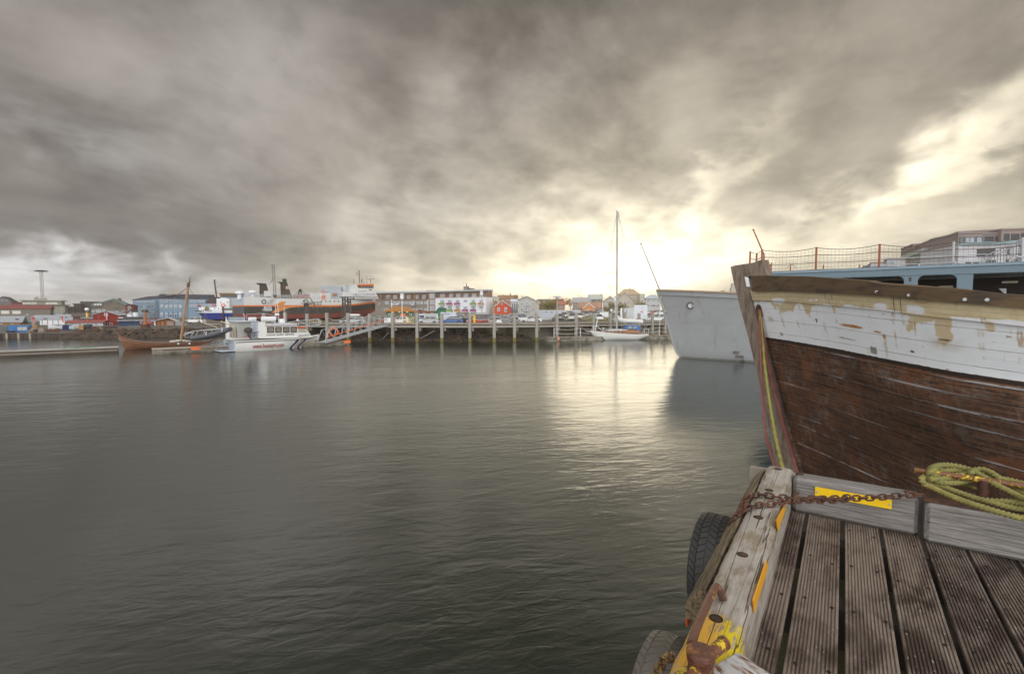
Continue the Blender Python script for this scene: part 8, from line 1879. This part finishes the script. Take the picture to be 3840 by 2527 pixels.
lamp('street_lamp', 'slim lamp post hugging the left side of the yacht mast', 2307, 1128, 90, 2.4, 'box', W, .05)
lamp('street_lamp', 'bare slim pole right of the louvred white board', 2475, 1150, 92, 2.4, 'arm', W, .04)
t_, h_ = lamp('street_lamp', 'globe lamp on an orange pole left of the red barn', 326, 1166, 95, 1.2, 'globe', M_opole); mb = MB(); mb.box(-.13, .13, -.13, .13, h_-1.3, h_-.35); mb.build('lamp_box', mat('amber_lamp_box', (.75, .5, .12), .5), t_)
t_, h_ = lamp('floodlight_pylon', 'rusty orange pylon with four dark floodlights on the breakwater', 543, 1165, 97, 1.3, 'floods', M_opole, .28); mb = MB(); mb.box(-.6, .6, -.5, .5, -.1, .9, bev=.1); mb.build('base', M_rust, t_)
q = P(162, 1164, 240); mt = thing('floodlight_mast', 'tall lattice mast with a wide flat ring of lamps on the left skyline', 'mast', (q.x, q.y, 1.5)); h_ = P(159, 1019, 240).z - 1.5; mb = MB()
for s in (-1, 1):
    for y in (-.6, .6): mb.tube([(s*.5, y*.6, 0), (s*.35, y*.6, h_)], .12, 5)
for k in range(24): z0 = h_*k/24; mb.tube([(-1.5, -.6, z0), (-.7, .6, z0+h_/48), (-1.5, -.6, z0+h_/24)], .07, 4) if 0 else mb.tube([(-.45, -.36, z0), (.45, -.36, z0+h_/30)], .06, 4)
mb.build('lattice', mat('grey_lattice', (.32, .31, .30), .6), mt); mb = MB(); mb.lathe([(.8, h_+.1), (2.5, h_+.1), (2.6, h_+.35), (1.6, h_+.7), (.8, h_+.5)], 22); mb.build('lamp_ring', M_dark, mt)
for (px, y0, y1, Y, lab) in ((2292, 1158, 1178, 118, 'small round white sign left of the yacht mast'), (2330, 1155, 1180, 116, 'white pillar sign left of the corrugated store')):
    q = P(px, y1, Y); t = thing('sign', lab, 'sign', (q.x, q.y, 2.4)); h = P(px, y0, Y).z-2.4; mb = MB(); mb.cyl((0, 0, 0), (0, 0, h-.3), .05, n=6); mb.build('post', M_steel, t); mb = MB()
    if px == 2292: mb.lathe([(.001, -.03), (.3, -.03), (.3, .03), (.001, .03)], 14, Matrix.Translation((0, -.08, h-.3)) @ Matrix.Rotation(math.pi/2, 4, 'X'))
    else: mb.box(-.22, .22, -.1, .1, .4, h, bev=.03)
    mb.build('plate', W, t)
# yellow bollard by the red car, benches
q = P(1779, 1208, 83); t = thing('yellow_bollard', 'yellow banded post on the wharf before the dark red car', 'post', (q.x, q.y, 2.6)); mb = MB()
for k in range(6): mb.lathe([(.17, k*.27), (.2, k*.27+.05), (.2, k*.27+.2), (.17, k*.27+.26)], 12)
mb.build('banded_post', M_yellow, t)
for (px, Y, w2, lab) in ((1959, 86.5, 2.0, 'brown picnic bench on the grass before the grey gabled house'), (2204, 88, 1.3, 'low brown bench on the grass under the parked rows')):
    q = P(px, 1200, Y); t = thing('bench', lab, 'bench', (q.x, q.y, 2.41)); mb = MB(); mb.box(-w2/2, w2/2, -.25, .25, .68, .74) if w2 > 1.5 else mb.box(-w2/2, w2/2, -.2, .2, .42, .48); mb.build('top', M_bulk if w2 > 1.5 else W, t)
    for s in (-1, 1): mb = MB(); mb.box(s*w2*.42-.05, s*w2*.42+.05, -.22, .22, 0, .679 if w2 > 1.5 else .419); mb.build('leg', M_bulk, t)
    if w2 > 1.5:
        for s in (-1, 1): mb = MB(); mb.box(-w2/2, w2/2, s*.55-.12, s*.55+.12, .42, .46); mb.build('seat', M_bulk, t)
# ---------------------------------------------------------------- trees
M_bark = mat('bare_bark', (.12, .09, .065), .9, var=.2)
def tree(label, px, pyt, Y, zb, spread=.5, seed=1, leaf=None, ln=0, kindn='bare_tree'):
    q = P(px, 1164, Y); h = P(px, pyt, Y).z - zb; t = thing(kindn, label, 'tree', (q.x, q.y, zb)); rr = random.Random(seed); tr = MB(); tw = MB(); tips = []
    def br(p, d, L, r, dep):
        n = 3; pts = [p]; 
        for i in range(n): d = (d + Vector((rr.uniform(-.16, .16), rr.uniform(-.16, .16), rr.uniform(-.04, .10)))).normalized(); pts.append(pts[-1] + d*L/n)
        (tr if dep < 2 else tw).tube(pts, [lerp(r, r*.6, i/n) for i in range(n+1)], 5 if dep < 2 else 3, caps=False)
        if dep >= 4: tips.append(pts[-1]); return
        for k in range(rr.choice((2, 3, 3)) if dep else 5):
            a = rr.uniform(0, 2*math.pi); sp = spread*rr.uniform(.6, 1.3); base = pts[rr.choice((1, 2, 3))] if k and dep else pts[-1].lerp(pts[1], rr.random()*.6 if dep == 0 else 0)
            nd = (d + Vector((math.cos(a)*sp, math.sin(a)*sp, rr.uniform(-.1, .3)))).normalized(); br(base, nd, L*rr.uniform(.62, .8), r*.58, dep+1)
    br(Vector((0, 0, -.2)), Vector((0, 0, 1)), h*.36, h*.022, 0); tr.build('trunk', M_bark, t); tw.build('crown' if not leaf else 'twigs', M_bark, t)
    if leaf:
        lf = MB()
        for _ in range(ln):
            c = rr.choice(tips) + Vector((rr.gauss(0, .35), rr.gauss(0, .35), rr.gauss(0, .3))); u = Vector((rr.gauss(0, 1), rr.gauss(0, 1), rr.gauss(0, 1))).normalized()*.16; v = u.orthogonal().normalized()*.14; lf.face([c-u, c-v, c+u, c+v])
        lf.build('crown', leaf, t)
    return t
M_l1 = mat('olive_yellow_leaf', (.16, .13, .03), .8, var=.4, vscale=2); M_l2 = mat('rust_leaf', (.28, .12, .03), .8, var=.4, vscale=2)
tree('tall bare tree rising behind the silver grey gabled house', 1952, 1086, 186, 2.4, .42, 3)
tree('bare tree with wide twigs right of the silver grey house gable', 2030, 1112, 150, 2.4, .5, 5)
tree('olive leafed tree in front of the brown flat block', 2050, 1128, 145, 2.4, .55, 6, M_l1, 900, 'leafy_tree')
tree('olive leafed bushier tree left of the brick red house', 2078, 1126, 147, 2.4, .6, 7, M_l1, 900, 'leafy_tree')
tree('rust leafed tree on the skyline behind the brick red house', 2105, 1110, 205, 2.4, .6, 8, M_l2, 900, 'leafy_tree')
tree('rust leafed tree on the skyline left of the grey slate roof', 2138, 1113, 200, 2.4, .6, 9, M_l2, 900, 'leafy_tree')
tree('thin bare tree behind the pale grey roofs', 2171, 1098, 200, 2.4, .4, 10)
tree('small olive tree in front of the pale grey gable', 2292, 1132, 140, 2.4, .55, 11, M_l1, 700, 'leafy_tree')
tree('olive tree right of the yacht mast before the mansions', 2345, 1130, 142, 2.4, .55, 12, M_l1, 700, 'leafy_tree')
tree('round olive tree beside the cream tower house', 2400, 1128, 150, 2.4, .6, 13, M_l1, 800, 'leafy_tree')
# ---------------------------------------------------------------- yard clutter on the left quay
def boxthing(name, label, cat, x0, x1, y0, y1, Y, m, depth=2.0, parts=None, bev=.03, zg=None):
    b = Bld(name, label, cat, x0, x1, Y, zg=zg if zg is not None else P(x0, y1, Y).z)
    _, z1_ = b.uz((x0+x1)/2, y0); mb = MB(); mb.box(0, b.L, 0, depth, 0, z1_, bev=bev); mb.build('body', m, b.t)
    for k in (.25, .5, .75): mb = MB(); mb.box(b.L*k-.03, b.L*k+.03, -.05, -.003, .05, z1_-.05); mb.build('rib', m, b.t)
    return b
M_cblue = mat('sky_blue_container', (.04, .17, .42), .5, var=.12, vscale=1.5); M_tarp = mat('grey_brown_tarp', (.22, .18, .14), .9, var=.4, vscale=1.5)
boxthing('blue_container', 'bright blue container at the left shore edge', 'container', 27, 63, 1221.5, 1250, 87.6, M_cblue, 3)
b = boxthing('blue_truck_box', 'blue box body with two white doors beside the blue container', 'container', 64.5, 103, 1221, 1249.5, 87.9, M_cblue, 3)
for x0, x1 in ((66.5, 82), (84, 101)): b.rect('door', x0, x1, 1226, 1239, mat('greyish_door', (.45, .45, .43), .7), proud=.03)
boxthing('grey_container', 'grey stacked boards left of the bright blue container', 'container', -10, 25, 1222, 1247, 88.2, mat('grey_boards', (.16, .16, .16), .8, var=.3), 2.5)
boxthing('black_bins', 'row of low black bins in front of the blue container', 'bin', 18, 48, 1241, 1250.5, 86.9, M_black, 1.0)
boxthing('white_crate_stack', 'stack of long white boards on the left quay', 'board stack', 147, 240, 1202, 1216, 116, W, 2, zg=1.5)
b = Bld('slatted_trailer', 'slatted white fence like trailer behind the stranded boat', 'trailer', 150, 237, 110, zg=1.3)
for y in (1203.5, 1207, 1210.5, 1214): b.rect('slat', 150, 237, y, y+1.6, W, proud=.1)
for x in (158, 178, 198, 218): b.rect('stake', x, x+1.2, 1198, 1216, mat('grey_brown_stake', (.25, .2, .16), .8), proud=.15)
def heap(name, label, cat, x0, x1, y0, y1, Y, m, n=14, seed=1):
    A = P(x0, y1, Y); B = P(x1, y1, Y); h = P(x0, y0, Y).z - A.z; t = MB(); rr = random.Random(seed)
    w_ = (B-A).length
    for i in range(n):
        k = rr.random(); hh = h*(1-abs(2*k-1)**2)*.8 + h*.2; r = min(w_*.16, h*.5)*rr.uniform(.6, 1.1); t.blob((w_*k, rr.uniform(-.3, .9), rr.uniform(.1, max(.15, hh-r*.4))), r*1.3, r, r*.7, seed*50+i, 1, .3)
    o = t.build(name, m); o.location = A; tag(o, label, cat); return o
heap('tarpaulin_heap', 'grey brown tarpaulin heap right of the blue truck box', 'tarpaulin', 104, 158, 1228, 1249, 88.4, M_tarp, 22, 3)
heap('rubble_heap', 'reddish brown heap of gear in the middle of the left quay', 'heap', 150, 232, 1232, 1250, 90, mat('rusty_heap', (.13, .06, .04), .9, var=.5, vscale=2), 26, 5)
heap('net_heap', 'brown net heap left of the floodlight pylon', 'net heap', 430, 475, 1228, 1240, 98, mat('brown_nets', (.12, .09, .07), .95, var=.4, vscale=2), 16, 9)
heap('gravel_heap', 'long low brown earth bank before the red barn', 'heap', 330, 440, 1232, 1242, 99, mat('earth_brown', (.12, .075, .05), .95, var=.4, vscale=1.5), 30, 11)
heap('driftwood_heap', 'pale timber offcuts beside the foot of the floodlight pylon', 'timber', 548, 575, 1235, 1241, 96, M_pile, 8, 12)
heap('dark_rock_bank', 'dark bank of stones under the brown hut', 'rocks', 560, 712, 1224, 1240, 104, M_rock, 60, 14)
boxthing('tan_awning', 'tan awning roof on the left quay behind the tarpaulin heap', 'awning', 110, 136, 1221, 1228, 96, mat('tan_orange_canvas', (.45, .22, .08), .8), 1.5)
# stranded small boat, navy tarp, crates
sb = plane('beached_boat', 'small white open boat lying before the slatted trailer', 'boat', 162, 94, 232, 10, zg=1.1); L = sb.L; s_ = [[(L*k, 1-w2, 1.1-.3*math.sin(math.pi*k)), (L*k, 1-w2*.7, .3), (L*k, 1, .1), (L*k, 1+w2*.7, .3), (L*k, 1+w2, 1.1-.3*math.sin(math.pi*k))] for k, w2 in ((0, .05), (.15, .55), (.4, .85), (.7, .9), (1, .75))]; loft(sb.t, 'hull', s_, W); mb = MB(); mb.box(L*.3, L*.35, .3, 1.7, .75, .82); mb.build('thwart', M_wood, sb.t)
boxthing('navy_tarp_box', 'navy covered box in the middle of the left quay', 'container', 230, 254, 1219, 1237, 92, mat('navy_cover', (.02, .025, .09), .7), 2)
boxthing('white_tank', 'ribbed pale tank right of the navy covered box', 'tank', 255, 276, 1222, 1234, 92, mat('pale_blue_tank', (.42, .50, .58), .6), 1.5)
boxthing('cable_crate', 'pale crate with a dark stripe beside the ribbed tank', 'crate', 277.5, 292, 1222, 1232, 92.5, mat('pale_crate', (.50, .42, .32), .8), 1.2)
boxthing('wooden_crate', 'tan slatted crate left of the dark truck', 'crate', 293, 309, 1219, 1236, 93, mat('tan_crate', (.46, .28, .13), .8, var=.25, vscale=2), 1.5)
tk = boxthing('dark_truck', 'dark blue green truck under the globe lamp', 'truck', 310, 335, 1217, 1235, 94, mat('petrol_blue_truck', (.03, .06, .09), .4), 2.2)
for k in (.2, .8): mb = MB(); mb.lathe([(.001, -.1), (.35, -.1), (.4, 0), (.35, .1), (.001, .1)], 12, Matrix.Translation((tk.L*k, -.1, .1)) @ Matrix.Rotation(math.pi/2, 4, 'X')); mb.build('wheel', M_tyrem, tk.t)
boxthing('rust_skip', 'rust brown skip right of the globe lamp pole', 'skip', 333, 350, 1226, 1239, 95, mat('rose_brown_skip', (.22, .10, .075), .8), 1.8)
boxthing('small_green_brown_box', 'brown green box stack before the barn wall', 'box', 352, 366, 1227, 1238, 97, mat('olive_box', (.15, .12, .075), .8), 1.2)
boxthing('tan_box', 'tan box at the left of the earth bank', 'box', 369, 377, 1228, 1236, 97.5, mat('tan_plain_box', (.40, .29, .16), .8), 1.0)
boxthing('dark_gate', 'dark gate like frame before the right half of the red barn', 'rack', 378, 438, 1224, 1236, 100, mat('dark_brown_rack', (.07, .05, .04), .8), .5)
for (px, y0, y1, lab, c) in ((240, 1185, 1208, 'narrow red pennant flag right of the slatted trailer', (.5, .02, .02)), (121, 1188, 1197, 'small red flag above the green gabled shed', (.5, .03, .03)), (128, 1201, 1211, 'pink red flag before the tan awning', (.55, .12, .10))):
    q = P(px, 1222, 105); t = thing('flag', lab, 'flag', q); zt = P(px, y0, 105).z - q.z; zb_ = P(px, y1, 105).z - q.z; mb = MB(); mb.cyl((0, 0, 0), (0, 0, zt), .03, n=5); mb.build('pole', W, t); mb = MB(); mb.box(-.3 if px > 200 else -.1, .02 if px > 200 else .5, -.02, .02, zb_, zt); mb.build('cloth', mat('flag_red_%d' % px, c, .8), t)
# haze: one box of thin air round everything
hz = MB(); hz.box(-1620, 1620, -140, 1260, -3.2, 34.0); ho = hz.build('haze', None) if False else None
me = bpy.data.meshes.new('haze'); bmh = bmesh.new(); bmesh.ops.create_cube(bmh, size=1.0); bmh.to_mesh(me); bmh.free(); ho = bpy.data.objects.new('haze', me); col.objects.link(ho)
ho.scale = (3240, 1400, 37.2); ho.location = (0, 560, 15.4)
hm = bpy.data.materials.new('haze_air'); hm.use_nodes = True; hm.node_tree.nodes.clear(); pv = hm.node_tree.nodes.new('ShaderNodeVolumePrincipled'); pv.inputs['Color'].default_value = (1.0, .97, .90, 1); pv.inputs['Density'].default_value = 0.0007; pv.inputs['Anisotropy'].default_value = 0.82
oo = hm.node_tree.nodes.new('ShaderNodeOutputMaterial'); hm.node_tree.links.new(pv.outputs[0], oo.inputs['Volume']); me.materials.append(hm); stuff(ho, 'thin bright haze over the harbour', 'haze')
try: hm.volume_sampling = 'MULTIPLE_IMPORTANCE'
except Exception: pass
